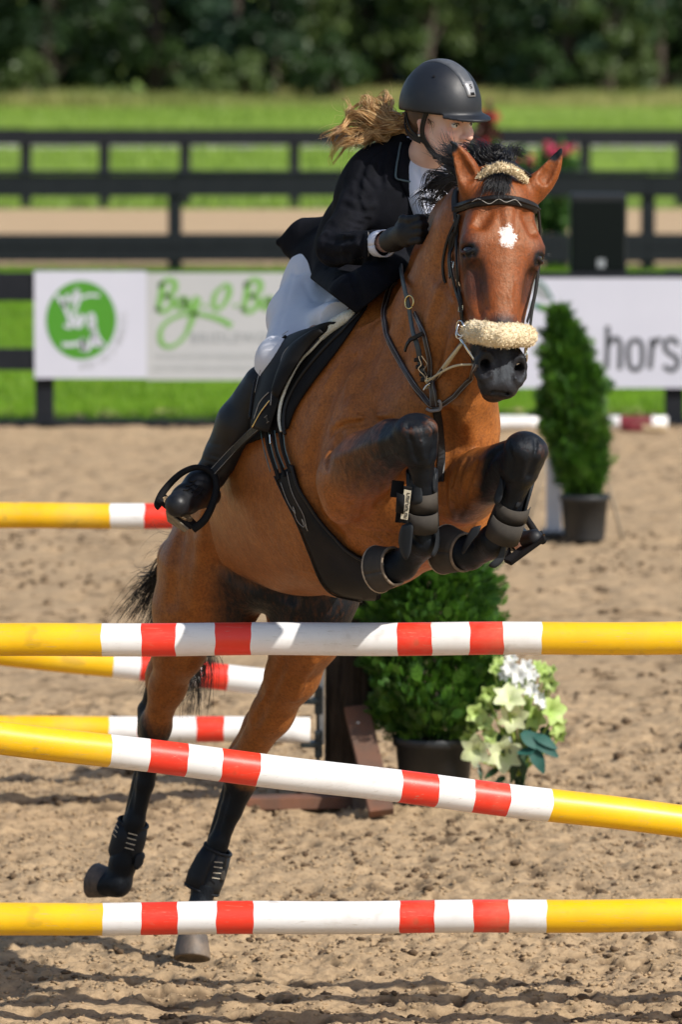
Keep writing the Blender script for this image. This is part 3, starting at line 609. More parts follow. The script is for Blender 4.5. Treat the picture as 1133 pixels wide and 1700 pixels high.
for (px, py, R) in ((812, 1152, 20), (790, 1185, 22), (805, 1200, 18), (783, 1205, 16), (815, 1222, 17), (800, 1170, 18), (828, 1100, 16), (916, 1135, 17), (905, 1125, 14), (893, 1105, 12), (918, 1112, 10), (776, 1225, 14), (840, 1215, 14), (822, 1112, 14), (930, 1218, 16), (902, 1110, 14)):
    bloom('lime_bloom', px, py, R, (rnd.uniform(-.6, .6), -1, rnd.uniform(-.2, .7)), [M_lime, M_lilyc], 5, dy=rnd.uniform(-.03, .06), w=.42, lay=2)
for (px, py, R) in ((848, 1108, 18), (862, 1122, 19), (875, 1108, 17), (884, 1122, 15), (850, 1092, 13), (884, 1146, 17), (896, 1160, 15), (905, 1170, 13), (866, 1135, 15), (878, 1134, 14), (838, 1122, 13)):
    bloom('white_bloom', px, py, R, (rnd.uniform(-.5, .5), -1, rnd.uniform(.1, .9)), [M_white, M_lime], 6, dy=rnd.uniform(-.02, .06), w=.3)
def leaf(px, py, qx, qy, w, mat, dy=0.0):
    A = P(px, py, yf + dy); B = P(qx, qy, yf + dy - .03); m = MB(); petal(m, A, B - A, (rnd.uniform(-.3, .3), -1, .5), (B - A).length, w * mpp(yf), .12); m.obj('leaf', mat, rf, True)
for a in ((882, 1225, 928, 1254, 11), (880, 1235, 905, 1282, 12), (875, 1240, 880, 1250, 20), (868, 1215, 896, 1240, 14), (884, 1218, 926, 1240, 9)): leaf(*a, M_tealleaf, -.05)
for a in ((860, 1230, 852, 1300, 9), (868, 1240, 872, 1290, 10), (830, 1275, 806, 1290, 6), (840, 1290, 824, 1298, 6), (795, 1268, 801, 1296, 4), (850, 1222, 862, 1262, 13), (905, 1165, 914, 1115, 4), (908, 1210, 938, 1176, 4), (898, 1208, 915, 1222, 8), (820, 1215, 835, 1250, 12), (862, 1180, 880, 1215, 14), (845, 1150, 838, 1135, 8)): leaf(*a, M_dkleaf, .03)
m = MB()
for k in range(9):
    x0 = P(862 + rnd.uniform(-8, 8), 1340, yf).x; m.tube([(x0, yf + .04, 0), (P(862 + rnd.uniform(-12, 12), 1285, yf).x, yf + .04, P(862, 1285, yf).z)], [.004, .004], 6)
m.obj('stem', M_dkleaf, rf); 
# ------------------------------------------------------------------ organic forms: smooth unions meshed from a distance grid
import openvdb
DENT = 1.85
class Sdf:
    def __init__(s, lo, hi, h):
        s.h = h; s.lo = np.array(lo, float); s.n = np.ceil((np.array(hi, float) - s.lo) / h).astype(int) + 1
        s.d = np.full(s.n, .2, dtype=np.float32)
        s.ax = [(s.lo[i] + h * np.arange(s.n[i])).astype(np.float32) for i in range(3)]
    def _region(s, lo, hi, pad):
        i0 = np.maximum(0, np.floor((np.array(lo) - pad - s.lo) / s.h).astype(int)); i1 = np.minimum(s.n, np.ceil((np.array(hi) + pad - s.lo) / s.h).astype(int) + 1)
        if (i1 <= i0).any(): return None, None
        sl = tuple(slice(a, b) for a, b in zip(i0, i1))
        return sl, [s.ax[0][sl[0]][:, None, None], s.ax[1][sl[1]][None, :, None], s.ax[2][sl[2]][None, None, :]]
    def _apply(s, sl, f, k, op):
        a = s.d[sl]
        if op == 'add':
            hh = np.maximum(k - np.abs(a - f), 0) / k; s.d[sl] = np.minimum(a, f) - hh * hh * k * .25
        else:
            hh = np.maximum(k - np.abs(a + f), 0) / k; s.d[sl] = np.maximum(a, -f) + hh * hh * k * .25
    def ell(s, c, r, fr=None, k=.03, op='add'):
        c = np.array(c, float); r = np.array(r, float) if hasattr(r, '__len__') else np.array([r] * 3, float)
        R = np.eye(3) if fr is None else np.array([list(v) for v in fr]); ext = np.sqrt(((R * r[:, None]) ** 2).sum(0))
        sl, g = s._region(c - ext, c + ext, k + 2.5 * s.h)
        if sl is None: return
        q = [g[i] - np.float32(c[i]) for i in range(3)]; k0 = 0; k1 = 0
        for i in range(3):
            t = (q[0] * np.float32(R[i, 0]) + q[1] * np.float32(R[i, 1]) + q[2] * np.float32(R[i, 2])) / np.float32(r[i]); k0 = k0 + t * t; t = t / np.float32(r[i]); k1 = k1 + t * t
        k0 = np.sqrt(k0); k1 = np.sqrt(k1) + 1e-6; s._apply(sl, k0 * (k0 - 1) / k1, k, op)
    def cap(s, a, b, ra, rb=None, k=.03, op='add', flat=None):
        """tapered capsule; flat = (axis, factor) thins (or widens) it along a direction"""
        a = np.array(a, float); b = np.array(b, float); rb = ra if rb is None else rb; mr = max(ra, rb) * (max(1, flat[1]) if flat else 1)
        sl, g = s._region(np.minimum(a, b) - mr, np.maximum(a, b) + mr, k + 2.5 * s.h)
        if sl is None: return
        ab = b - a; L2 = max((ab ** 2).sum(), 1e-9); q = [g[i] - np.float32(a[i]) for i in range(3)]
        t = np.clip((q[0] * np.float32(ab[0]) + q[1] * np.float32(ab[1]) + q[2] * np.float32(ab[2])) / np.float32(L2), 0, 1)
        q = [q[i] - t * np.float32(ab[i]) for i in range(3)]; d2 = q[0] ** 2 + q[1] ** 2 + q[2] ** 2
        if flat is not None:
            w = np.array(list(flat[0]), float); w /= np.linalg.norm(w); c = q[0] * np.float32(w[0]) + q[1] * np.float32(w[1]) + q[2] * np.float32(w[2]); d2 = d2 + c * c * np.float32(1 / flat[1] ** 2 - 1)
        s._apply(sl, np.sqrt(np.maximum(d2, 0)) - (ra + (rb - ra) * t), k, op)
    def field(s, a, b, w, amp):
        """dent (amp > 0) or swelling (amp < 0) of soft width w along a segment"""
        a = np.array(a, float); b = np.array(b, float); sl, g = s._region(np.minimum(a, b) - 2.2 * w, np.maximum(a, b) + 2.2 * w, 0)
        if sl is None: return
        ab = b - a; L2 = max((ab ** 2).sum(), 1e-9); q = [g[i] - np.float32(a[i]) for i in range(3)]
        t = np.clip((q[0] * np.float32(ab[0]) + q[1] * np.float32(ab[1]) + q[2] * np.float32(ab[2])) / np.float32(L2), 0, 1)
        d2 = sum((q[i] - t * np.float32(ab[i])) ** 2 for i in range(3)) / np.float32(w * w); wgt = np.clip(1 - d2 / 4.4, 0, 1) ** 2 * np.exp(-d2)
        s.acc[sl] = np.maximum(s.acc[sl], wgt) if amp > 0 else np.maximum(s.acc[sl], wgt)
    def dent(s, pts, w, amp):
        A = np.array([list(p) for p in pts]); sl, g = s._region(A.min(0) - 2.3 * w, A.max(0) + 2.3 * w, s.h)
        if sl is None: return
        keep = (s.d, s.lo, s.n, s.ax); sub = s.d[sl]; s.acc = np.zeros_like(sub)
        s.lo = np.array([g[i].reshape(-1)[0] for i in range(3)], float); s.n = np.array(sub.shape); s.ax = [g[i].reshape(-1) for i in range(3)]
        for a, b in zip(pts[:-1], pts[1:]): s.field(a, b, w, amp)
        acc = s.acc; s.d, s.lo, s.n, s.ax = keep; s.d[sl] += np.float32(amp * DENT) * acc
    def chain(s, pts, rs, k=.03, op='add', flat=None):
        for i in range(len(pts) - 1): s.cap(pts[i], pts[i + 1], rs[i], rs[i + 1], k, op, flat)
    def mesh(s, iso=0.0):
        g = openvdb.FloatGrid(.2); g.copyFromArray(s.d.astype(np.float32)); v, q = g.convertToQuads(isovalue=iso) if False else g.convertToQuads(iso)
        v = np.asarray(v, dtype=np.float64) * s.h + s.lo; q = np.asarray(q)
        a, b, c = v[q[:400, 0]], v[q[:400, 1]], v[q[:400, 2]]; nn = np.cross(b - a, c - a); nn /= np.linalg.norm(nn, axis=1)[:, None] + 1e-12; m = (a + b + c) / 3
        lo_, hi_ = s.lo, s.lo + s.h * (s.n - 1); out = (s.sample(np.clip(m + nn * s.h, lo_, hi_)) - s.sample(np.clip(m - nn * s.h, lo_, hi_))).mean()
        return v, (q if out > 0 else q[:, ::-1])
    def sample(s, p):
        """distance at points"""
        q = (np.asarray(p) - s.lo) / s.h; i = np.clip(np.floor(q).astype(int), 0, s.n - 2); f = q - i; out = 0
        for dx in (0, 1):
            for dy in (0, 1):
                for dz in (0, 1):
                    w = (f[:, 0] if dx else 1 - f[:, 0]) * (f[:, 1] if dy else 1 - f[:, 1]) * (f[:, 2] if dz else 1 - f[:, 2]); out = out + w * s.d[i[:, 0] + dx, i[:, 1] + dy, i[:, 2] + dz]
        return out
def smooth_mesh(v, q, it=3, lam=.5):
    e = np.concatenate([q[:, [0, 1]], q[:, [1, 2]], q[:, [2, 3]], q[:, [3, 0]]]); e = np.concatenate([e, e[:, ::-1]])
    deg = np.bincount(e[:, 0], minlength=len(v))[:, None].astype(float); deg[deg == 0] = 1
    for i in range(it * 2):
        acc = np.stack([np.bincount(e[:, 0], weights=v[e[:, 1], j], minlength=len(v)) for j in range(3)], 1)
        v = v + (acc / deg - v) * (lam if i % 2 == 0 else -lam * 1.04)
    return v
def capdist(V, a, b):
    a = np.array(list(a)); b = np.array(list(b)); ab = b - a; t = np.clip(((V - a) @ ab) / (ab @ ab), 0, 1); return np.linalg.norm(V - a - t[:, None] * ab, axis=1), t
def sstep(x, a, b): t = np.clip((x - a) / (b - a), 0, 1); return t * t * (3 - 2 * t)
def nrm(v): return Vector(v).normalized()

# ------------------------------------------------------------------ the horse
HR = empty('horse', (P(319, 1595, 17.6).x, 17.6, 0), 'bay horse with a white forehead star jumping over the poles, forelegs folded', 'horse')
# trunk frame
Th = nrm(P(700, 700, 16.2) - P(420, 850, 17.35)); Lh = nrm((Th.y * -1, Th.x, 0)); Lh = Lh if Lh.x > 0 else -Lh; Uh = nrm(Lh.cross(Th)); Uh = Uh if Uh.z > 0 else -Uh
FT = (Th, Lh, Uh)
# head frame: l to the picture right, n out of the face, d down the face
pollp = P(849, 283, 15.88); nosep = P(836, 661, 15.66)
hd = nrm(nosep - pollp); hn = Vector((.27, -1, -.0)); hn = nrm(hn - hd * hn.dot(hd)); hl = nrm(hn.cross(hd)); hl = hl if hl.x > 0 else -hl
FH = (hl, hn, hd)
def H(l, n, d): return pollp + hl * l + hn * n + hd * d
S = Sdf((-.86, 15.4, -.02), (.78, 18.15, 2.78), .0055)
# trunk
def T(px, py, y, rt, rl, ru, k=.12): S.ell(P(px, py, y), (rt, rl, ru), FT, k)
T(440, 862, 17.36, .28, .24, .23); T(490, 812, 17.1, .34, .248, .31); T(524, 782, 16.88, .36, .285, .365); T(572, 766, 16.62, .34, .275, .405); T(632, 750, 16.42, .27, .24, .385); T(682, 720, 16.3, .2, .215, .31)
T(612, 575, 16.62, .26, .11, .15)      # withers
T(645, 610, 16.48, .20, .17, .22)      # shoulder top
# breast
S.ell(P(772, 702, 16.14), (.11, .10, .15), FT, .05); S.ell(P(700, 695, 16.12), (.11, .11, .16), FT, .06)
S.ell(P(725, 810, 16.28), (.16, .19, .22), FT, .08)
# neck: deep from throat to crest, thin sideways
nk = [(P(812, 325, 16.00), .085), (P(790, 385, 16.06), .108), (P(770, 455, 16.14), .128), (P(742, 535, 16.22), .150), (P(715, 615, 16.30), .175), (P(705, 680, 16.34), .195)]
S.chain([a for a, b in nk], [b for a, b in nk], .06)
nd = nrm(Vector((-.25, 1.0, .35)))
S.chain([P(798, 318, 16.1), P(760, 368, 16.22), P(734, 432, 16.34), P(706, 500, 16.46), P(655, 565, 16.55)], [.055, .058, .068, .08, .10], .08)   # crest
S.chain([P(800, 470, 15.98), P(785, 560, 16.0), P(768, 650, 16.05)], [.08, .085, .10], .06)                      # windpipe side
S.chain([P(742, 490, 16.04), P(722, 580, 16.07), P(705, 660, 16.08)], [.045, .055, .06], .05)                     # jugular groove muscle
# ---- head
E = lambda l, n, d, a, b, c, k=.03, op='add': S.ell(H(l, n, d), (a, b, c), FH, k, op)
E(0, -.090, .062, .090, .085, .075, .03); E(0, -.080, .14, .100, .070, .10, .04); E(0, -.09, .20, .102, .06, .10, .04)
for s in (-1, 1):
    E(s * .088, -.062, .232, .030, .036, .040, .03); E(s * .074, -.044, .200, .040, .032, .045, .03)
    E(s * .064, -.165, .262, .046, .105, .125, .03)
    S.cap(H(s * .048, -.15, .33), H(s * .022, -.105, .55), .050, .03, .04)
    S.cap(H(s * .088, -.092, .27), H(s * .060, -.082, .42), .014, .010, .03)
S.cap(H(0, -.072, .17), H(0, -.058, .50), .060, .036, .04, flat=(hl, 1.35)); S.cap(H(0, -.10, .22), H(0, -.085, .5), .074, .050, .04)
S.cap(H(0, -.045, .22), H(0, -.030, .47), .042, .024, .04, flat=(hl, 1.3))
E(0, -.072, .545, .052, .058, .070, .03); E(0, -.05, .600, .050, .045, .042, .03); E(0, -.088, .622, .034, .036, .026, .015)
for s in (-1, 1):
    S.cap(H(s * .042, -.032, .530), H(s * .048, -.038, .580), .025, .025, .02); E(s * .028, -.048, .618, .026, .032, .024, .02)
    # nostril: comma-shaped hole with a raised rim
    S.chain([H(s * .036, -.004, .540), H(s * .052, -.012, .536), H(s * .064, -.028, .552), H(s * .064, -.034, .580), H(s * .052, -.024, .602), H(s * .038, -.008, .594)], [.010, .011, .010, .010, .009, .008], .012)
    S.chain([H(s * .046, .004, .552), H(s * .053, -.006, .572), H(s * .049, -.004, .592)], [.0125, .0145, .009], .006, 'sub'); S.cap(H(s * .050, -.015, .565), H(s * .046, -.045, .545), .014, .010, .006, 'sub')
S.chain([H(-.056, -.085, .612), H(-.045, -.06, .626), H(-.02, -.03, .634), H(.02, -.03, .634), H(.045, -.06, .626), H(.056, -.085, .612)], [.0035] * 6, .008, 'sub')
for s in (-1, 1):
    S.dent([H(s * .055, -.02, .120), H(s * .075, -.03, .165)], .022, .010); S.dent([H(s * .080, -.045, .285), H(s * .060, -.040, .40)], .026, .007); S.dent([H(s * .030, -.01, .50), H(s * .026, .0, .53)], .018, .005)
    S.dent([H(s * .020, .0, .56), H(s * .018, .0, .61)], .010, .003); S.dent([H(s * .028, -.01, .10), H(s * .020, -.005, .19)], .014, .003)
EC = {s: H(s * .092, -.050, .232) for s in (-1, 1)}; ER = .0235
for s in (-1, 1):
    o_ = nrm(hl * s * .80 + hn * .58); t_ = nrm(hl * -s * .58 + hn * .80)
    S.ell(EC[s] + o_ * .012, (.020, .0275, .0145), (o_, t_, hd), .006, 'sub')
    def ed(th, ph): return o_ * (math.cos(ph) * math.cos(th)) + t_ * (math.cos(ph) * math.sin(th)) - hd * math.sin(ph)
    up = [EC[s] + ed(math.radians(t), math.radians(8 + 34 * math.cos(math.radians(t * 1.25)))) * (ER + .0035) for t in (-66, -44, -22, 0, 22, 44, 66)]; S.chain(up, [.004, .006, .0075, .008, .0075, .006, .004], .007)
    up2 = [p - hd * .013 + o_ * .001 for p in up[1:-1]]; S.chain(up2, [.003, .0045, .005, .0045, .003], .012)
    dn = [EC[s] + ed(math.radians(t), math.radians(6 - 34 * math.cos(math.radians(t * 1.25)))) * (ER + .002) for t in (-66, -44, -22, 0, 22, 44, 66)]; S.chain(dn, [.004, .0045, .005, .005, .005, .0045, .004], .007)
    S.dent([p + hd * .012 for p in dn[1:-1]], .008, .004)
# ears
def ear(base, tip, wide, front, r0):
    base, tip = Vector(base), Vector(tip); ax = nrm(tip - base); w = Vector(wide); w = nrm(w - ax * w.dot(ax)); f = nrm(Vector(front) - ax * Vector(front).dot(ax)); f = nrm(f - w * f.dot(w)); L = (tip - base).length
    prof = [(0, .80), (.18, 1.0), (.36, 1.02), (.52, .90), (.68, .70), (.82, .45), (.94, .2), (1.0, .07)]
    for i in range(len(prof) - 1):
        t0, w0 = prof[i]; t1, w1 = prof[i + 1]
        b0 = w * (.012 * math.sin(t0 * 3)); b1 = w * (.012 * math.sin(t1 * 3))
        S.cap(base + ax * L * t0 + b0, base + ax * L * t1 + b1, r0 * w0, r0 * w1, .012, flat=(f, .62))
    for i in range(1, len(prof) - 2):
        t0, w0 = prof[i]; t1, w1 = prof[i + 1]
        S.cap(base + ax * L * t0 + f * r0 * .5 * w0, base + ax * L * t1 + f * r0 * .5 * w1, r0 * w0 * .62, r0 * w1 * .6, .010, 'sub', flat=(f, .62))
    return ax
ear(P(789, 330, 15.92), P(749, 235, 15.90), (1, .3, .2), (.95, -.55, .35), .0335)
S.cap(P(796, 335, 15.94), P(784, 312, 15.92), .034, .026, .03)
ear(P(878, 328, 15.95), P(932, 246, 15.95), (1, .2, .3), (.35, -.8, .3), .031)
S.cap(P(868, 335, 15.96), P(886, 310, 15.95), .036, .027, .03)
# ---- forelegs
kR = P(692, 727, 15.76); eR = P(578, 800, 16.12)
S.cap(P(645, 690, 16.28), P(590, 790, 16.16), .145, .10, .06); S.chain([P(584, 797, 16.12), P(612, 768, 16.02), P(652, 738, 15.88), P(682, 730, 15.79)], [.102, .090, .068, .060], .022)
S.ell(P(568, 838, 16.12), (.045, .045, .055), None, .04)
def knee(c, ax, wd, fr):
    ax = nrm(ax); fr = nrm(Vector(fr) - ax * Vector(fr).dot(ax)); wd = ax.cross(fr)
    S.ell(c, (.062, .066, .070), (wd, fr, ax), .02); S.ell(c + fr * .018 - ax * .035, (.060, .050, .036), (wd, fr, ax), .018); S.ell(c + fr * .012 + ax * .042, (.052, .05, .032), (wd, fr, ax), .016)
fk = P(706, 897, 15.86)
knee(P(692, 727, 15.77), fk - kR, None, (0, -1, 0))
S.chain([P(700, 762, 15.78), P(703, 815, 15.82), P(704, 870, 15.85)], [.038, .030, .033], .02); S.chain([P(698, 775, 15.84), P(699, 870, 15.90)], [.024, .026], .02)
S.ell(P(704, 897, 15.87), (.046, .046, .046), None, .02); S.cap(P(700, 905, 15.89), P(668, 938, 15.94), .040, .040, .025); S.cap(P(668, 938, 15.94), P(650, 944, 15.95), .044, .046, .015)
kL = P(868, 757, 15.74)
S.cap(P(752, 750, 16.22), P(772, 810, 16.10), .125, .10, .05); S.chain([P(772, 812, 16.06), P(805, 790, 15.94), P(846, 765, 15.80)], [.095, .078, .058], .022)
knee(P(869, 757, 15.75), P(826, 890, 15.84) - kL, None, (.25, -1, 0))
S.chain([P(864, 795, 15.76), P(848, 840, 15.80), P(832, 882, 15.83)], [.037, .030, .033], .02); S.chain([P(852, 805, 15.82), P(828, 872, 15.88)], [.024, .026], .02)
S.ell(P(820, 896, 15.85), (.044, .044, .044), None, .02); S.cap(P(816, 905, 15.87), P(780, 920, 15.93), .040, .040, .025); S.cap(P(780, 920, 15.93), P(760, 916, 15.95), .045, .052, .015)
# ---- hind legs
# right (picture left)
S.ell(P(364, 935, 17.46), (.18, .135, .24), (Th, Lh, nrm(Uh + Th * .2)), .09)
S.chain([P(340, 950, 17.42), P(318, 1010, 17.44), P(297, 1080, 17.52), P(278, 1140, 17.62), P(261, 1195, 17.70)], [.150, .112, .075, .050, .044], .05)
S.chain([P(305, 930, 17.62), P(287, 1030, 17.66), P(262, 1120, 17.72), P(244, 1178, 17.78)], [.085, .052, .03, .022], .04)
S.ell(P(258, 1207, 17.72), (.052, .060, .062), None, .025); S.cap(P(240, 1178, 17.78), P(243, 1215, 17.76), .022, .03, .02)
S.chain([P(252, 1235, 17.73), P(240, 1300, 17.75), P(222, 1365, 17.77), P(207, 1420, 17.79)], [.040, .028, .032, .036], .02); S.chain([P(243, 1240, 17.78), P(216, 1360, 17.83)], [.022, .022], .015)
S.ell(P(203, 1432, 17.80), (.042, .044, .044), None, .02); S.cap(P(203, 1440, 17.80), P(194, 1465, 17.80), .040, .042, .02); S.cap(P(196, 1466, 17.80), P(178, 1468, 17.82), .044, .040, .015)
# left (picture right)
S.ell(P(505, 950, 17.30), (.17, .12, .22), (Th, Lh, nrm(Uh + Th * .2)), .05)
S.chain([P(524, 990, 17.22), P(512, 1050, 17.26), P(486, 1120, 17.36), P(452, 1185, 17.46), P(412, 1252, 17.56)], [.135, .100, .075, .058, .048], .05)
S.chain([P(480, 1000, 17.45), P(474, 1100, 17.5), P(424, 1200, 17.6), P(386, 1255, 17.66)], [.075, .045, .028, .024], .04)
S.ell(P(400, 1276, 17.57), (.060, .060, .066), None, .025)
S.chain([P(400, 1300, 17.58), P(384, 1345, 17.59), P(362, 1400, 17.6), P(346, 1450, 17.61)], [.050, .032, .030, .038], .02); S.chain([P(384, 1300, 17.63), P(354, 1400, 17.65)], [.024, .022], .015)
S.ell(P(340, 1465, 17.61), (.045, .045, .045), None, .02); S.cap(P(339, 1475, 17.6), P(324, 1530, 17.58), .036, .038, .02)
S.cap(P(324, 1530, 17.58), P(320, 1560, 17.57), .038, .042, .015)
# groin, sheath
S.ell(P(435, 950, 17.25), (.14, .09, .11), FT, .06)
def SB():
    v, q = S.mesh(); return BVHTree.FromPolygons([tuple(a) for a in v], [tuple(int(i) for i in f) for f in q])
CAM = Vector((0, 0, CAMZ))
def ray(bvh, px, py):
    u = (px - 566.5) / F; v = -(py - 850.0) / F; d = nrm((u, CP + v * SP, -SP + v * CP)); 
    h, n, i, t = bvh.ray_cast(CAM, d)
    if n is not None and n.dot(d) > 0: n = -n
    return h, n, i, t
B0 = SB()
def groove(pts, w, amp):
    P_ = [ray(B0, *p)[0] for p in pts]; run = []
    for p in P_ + [None]:
        if p is None or (run and (p - run[-1]).length > .22):
            if len(run) > 1: S.dent(run, w, amp)
            run = [] if p is None else [p]
        else: run.append(p)
groove([(340, 866), (346, 905), (360, 940), (388, 962), (430, 980), (480, 990)], .030, .022)
groove([(757, 480), (742, 540), (722, 600), (705, 650)], .024, .012); groove([(770, 560), (765, 610), (757, 660)], .018, .008); groove([(730, 480), (712, 530), (695, 580)], .02, -.004)
groove([(640, 540), (612, 600), (598, 650), (615, 700)], .028, .010); groove([(580, 600), (552, 650), (532, 710), (516, 770), (524, 850), (560, 890)], .030, .013); groove([(610, 640), (580, 680)], .03, -.004)
groove([(552, 718), (575, 704), (600, 702), (655, 697)], .012, .010); groove([(562, 700), (600, 692), (650, 688)], .012, -.006); groove([(566, 722), (552, 745), (545, 775)], .012, .006)
groove([(758, 395), (743, 440), (739, 474), (754, 510), (775, 545)], .012, .010)
groove([(743, 690), (738, 740), (735, 800), (735, 850)], .025, .016); groove([(690, 690), (704, 720)], .03, .008); groove([(775, 700), (785, 730)], .035, -.008)
groove([(832, 745), (818, 755), (805, 775), (795, 800)], .013, .012); groove([(808, 740), (822, 748)], .01, .005); groove([(792, 770), (778, 800), (770, 840)], .010, .006); groove([(775, 765), (762, 800), (758, 840)], .010, .006); groove([(760, 775), (750, 805)], .010, .005)
groove([(640, 770), (622, 810), (604, 850)], .010, .005); groove([(655, 780), (640, 812), (628, 840)], .008, .004); groove([(612, 765), (596, 800), (582, 835)], .010, .004); groove([(560, 760), (600, 745), (650, 728)], .02, -.006)
groove([(768, 455), (768, 500), (782, 528)], .010, .004); groove([(640, 985), (600, 990), (560, 985)], .020, .004); groove([(300, 890), (290, 950), (285, 1000)], .025, .008); groove([(330, 900), (328, 960), (322, 1010)], .03, -.008)
groove([(470, 1100), (450, 1150), (425, 1200)], .018, .007); groove([(285, 1100), (270, 1160)], .015, .006); groove([(520, 1100), (490, 1160)], .02, -.005)
groove([(380, 770), (420, 860), (520, 920)], .10, -.006)
for g_ in ([(800, 470), (806, 490), (803, 510), (810, 525)], [(852, 470), (848, 495), (852, 515)], [(590, 600), (575, 640), (570, 690), (556, 730)], [(620, 560), (608, 600), (600, 640)], [(600, 775), (630, 762), (660, 752)], [(420, 900), (470, 935), (520, 950)], [(700, 540), (698, 580), (690, 620)], [(470, 1080), (455, 1130), (430, 1170)], [(290, 1080), (280, 1120), (265, 1160)], [(560, 560), (600, 545), (640, 520)], [(540, 640), (560, 610), (590, 585)], [(860, 735), (872, 765), (868, 790)], [(690, 700), (700, 730), (704, 760)], [(640, 730), (655, 748)]):
    groove(g_, .0065, -.0030)
for g_ in ([(676, 700), (684, 735), (694, 765)], [(716, 700), (722, 735), (716, 765)], [(846, 735), (852, 765), (850, 790)], [(890, 730), (888, 760), (878, 790)], [(225, 1290), (218, 1340)], [(378, 1320), (362, 1380)]): groove(g_, .009, .0050)
def wrinkles(cx, cy, dx, dy, n, ln, w, amp, ang):
    for i in range(n):
        x = cx + dx * i + rnd.uniform(-3, 3); y = cy + dy * i + rnd.uniform(-3, 3); L = ln * rnd.uniform(.6, 1.2); groove([(x, y), (x + L * .5 * math.cos(ang) + rnd.uniform(-2, 2), y + L * .5 * math.sin(ang)), (x + L * math.cos(ang + .2), y + L * math.sin(ang + .2))], w, amp)
wrinkles(735, 820, 9, -2, 5, 42, .006, .003, 1.45); wrinkles(600, 880, 16, 2, 5, 34, .007, .003, .3); wrinkles(750, 600, 6, 8, 5, 46, .006, .003, 1.6)
hv, hq = S.mesh(); hv = smooth_mesh(hv, hq, 2)
def hbvh(v, q): return BVHTree.FromPolygons([tuple(a) for a in v], [tuple(int(i) for i in f) for f in q])
HB = hbvh(hv, hq)
# coat colouring
blk = np.zeros(len(hv))
def paint_cap(a, b, r0, r1, fade, amt=1.0):
    global blk
    d, t = capdist(hv, a, b); blk = np.maximum(blk, amt * (1 - sstep(d - (r0 + (r1 - r0) * t), 0, fade)))
for pts, r in (((P(683, 730, 15.79), P(704, 800, 15.8), P(704, 897, 15.87), P(645, 946, 15.96)), .085), ((P(862, 757, 15.76), P(848, 840, 15.8), P(820, 896, 15.85), P(760, 916, 15.95)), .085),
               ((P(250, 1215, 17.74), P(240, 1300, 17.75), P(205, 1432, 17.8), P(176, 1468, 17.82)), .06), ((P(385, 1312, 17.6), P(360, 1400, 17.6), P(338, 1465, 17.6), P(318, 1570, 17.57)), .06)):
    for a, b in zip(pts[:-1], pts[1:]): paint_cap(a, b, r * .8, r * .9, .075)
paint_cap(P(600, 770, 16.0), P(680, 728, 15.8), .02, .07, .14, .7); paint_cap(P(235, 1170, 17.8), P(245, 1225, 17.78), .035, .05, .03); paint_cap(P(244, 1150, 17.76), P(240, 1215, 17.78), .02, .03, .04)
paint_cap(H(0, -.06, .565), H(0, -.06, .66), .085, .09, .05); paint_cap(H(0, -.02, .50), H(0, -.02, .56), .06, .07, .05, .7)
for s in (-1, 1):
    paint_cap(EC[s] + hn * .012, EC[s] - hn * .016, .022, .020, .018, .75)
    paint_cap(H(s * .112, -.045, .232), H(s * .09, -.04, .33), .012, .015, .075, .6)
paint_cap(P(749, 236, 15.90), P(751, 242, 15.90), .006, .008, .022); paint_cap(P(930, 246, 15.95), P(921, 258, 15.95), .008, .006, .02)
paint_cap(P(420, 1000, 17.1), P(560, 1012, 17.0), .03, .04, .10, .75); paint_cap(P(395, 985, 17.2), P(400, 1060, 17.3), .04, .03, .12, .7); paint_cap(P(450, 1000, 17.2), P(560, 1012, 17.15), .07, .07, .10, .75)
red = 1 - sstep((hv - np.array(pollp)) @ np.array(hd), .75, 1.0); dd, _ = capdist(hv, pollp, nosep); red = (1 - sstep(dd, .12, .32))
pale = 1 - sstep(capdist(hv, P(560, 1010, 16.6), P(430, 975, 17.0))[0], .05, .22); pale = np.maximum(pale, 1 - sstep(capdist(hv, P(560, 1010, 16.6), P(720, 960, 16.3))[0], .05, .2))
muz = 1 - sstep(capdist(hv, H(0, -.05, .56), H(0, -.05, .63))[0], .075, .10)
# star, measured in the face
loc = hv - np.array(pollp); ll = loc @ np.array(hl); ln = loc @ np.array(hn); ldn = loc @ np.array(hd)
sc_ = P(847, 390, 15.8); sl_ = (sc_ - pollp).dot(hl); sdn = (sc_ - pollp).dot(hd)
ang = np.arctan2(ldn - sdn, ll - sl_); rr_ = np.hypot((ll - sl_) / .026, (ldn - sdn) / .036) / (1 + .10 * np.cos(5 * ang + .6) + .06 * np.cos(3 * ang)); star = np.where(ln > -.09, 1 - sstep(rr_, .35, 1.40), 0)
m_ = NT('bay_coat')
f1 = m_.noise(7, 5, .62); f2 = m_.noise(135, 6, .8); f3 = m_.noise(70, 4, .7, stretch=(1, 1, .35)); mid_ = m_.noise(26, 4, .6); vein = m_.noise(14, 3, .5)
base = m_.mix(f1, (.49, .175, .038), (.27, .076, .014)); base = m_.mix(m_.math('MULTIPLY', m_.attr('pale'), .5), base, (.42, .155, .05)); base = m_.mix(m_.math('MULTIPLY', m_.attr('red'), .85), base, (.20, .042, .008))
base = m_.mix(m_.ramp(mid_, [(.36, .34), (.58, 0.0)]), base, (.15, .040, .008))
base = m_.mix(m_.ramp(f2, [(.44, 0.0), (.62, .62)]), base, (.07, .022, .008)); base = m_.mix(m_.ramp(f3, [(.45, 0.0), (.8, .3)]), base, (.14, .04, .012))
base = m_.mix(m_.ramp(m_.math('ADD', m_.attr('black'), m_.math('MULTIPLY', m_.math('SUBTRACT', f3, .5), .5)), [(.15, 0.0), (.75, 1.0)]), base, (.0055, .0065, .009))
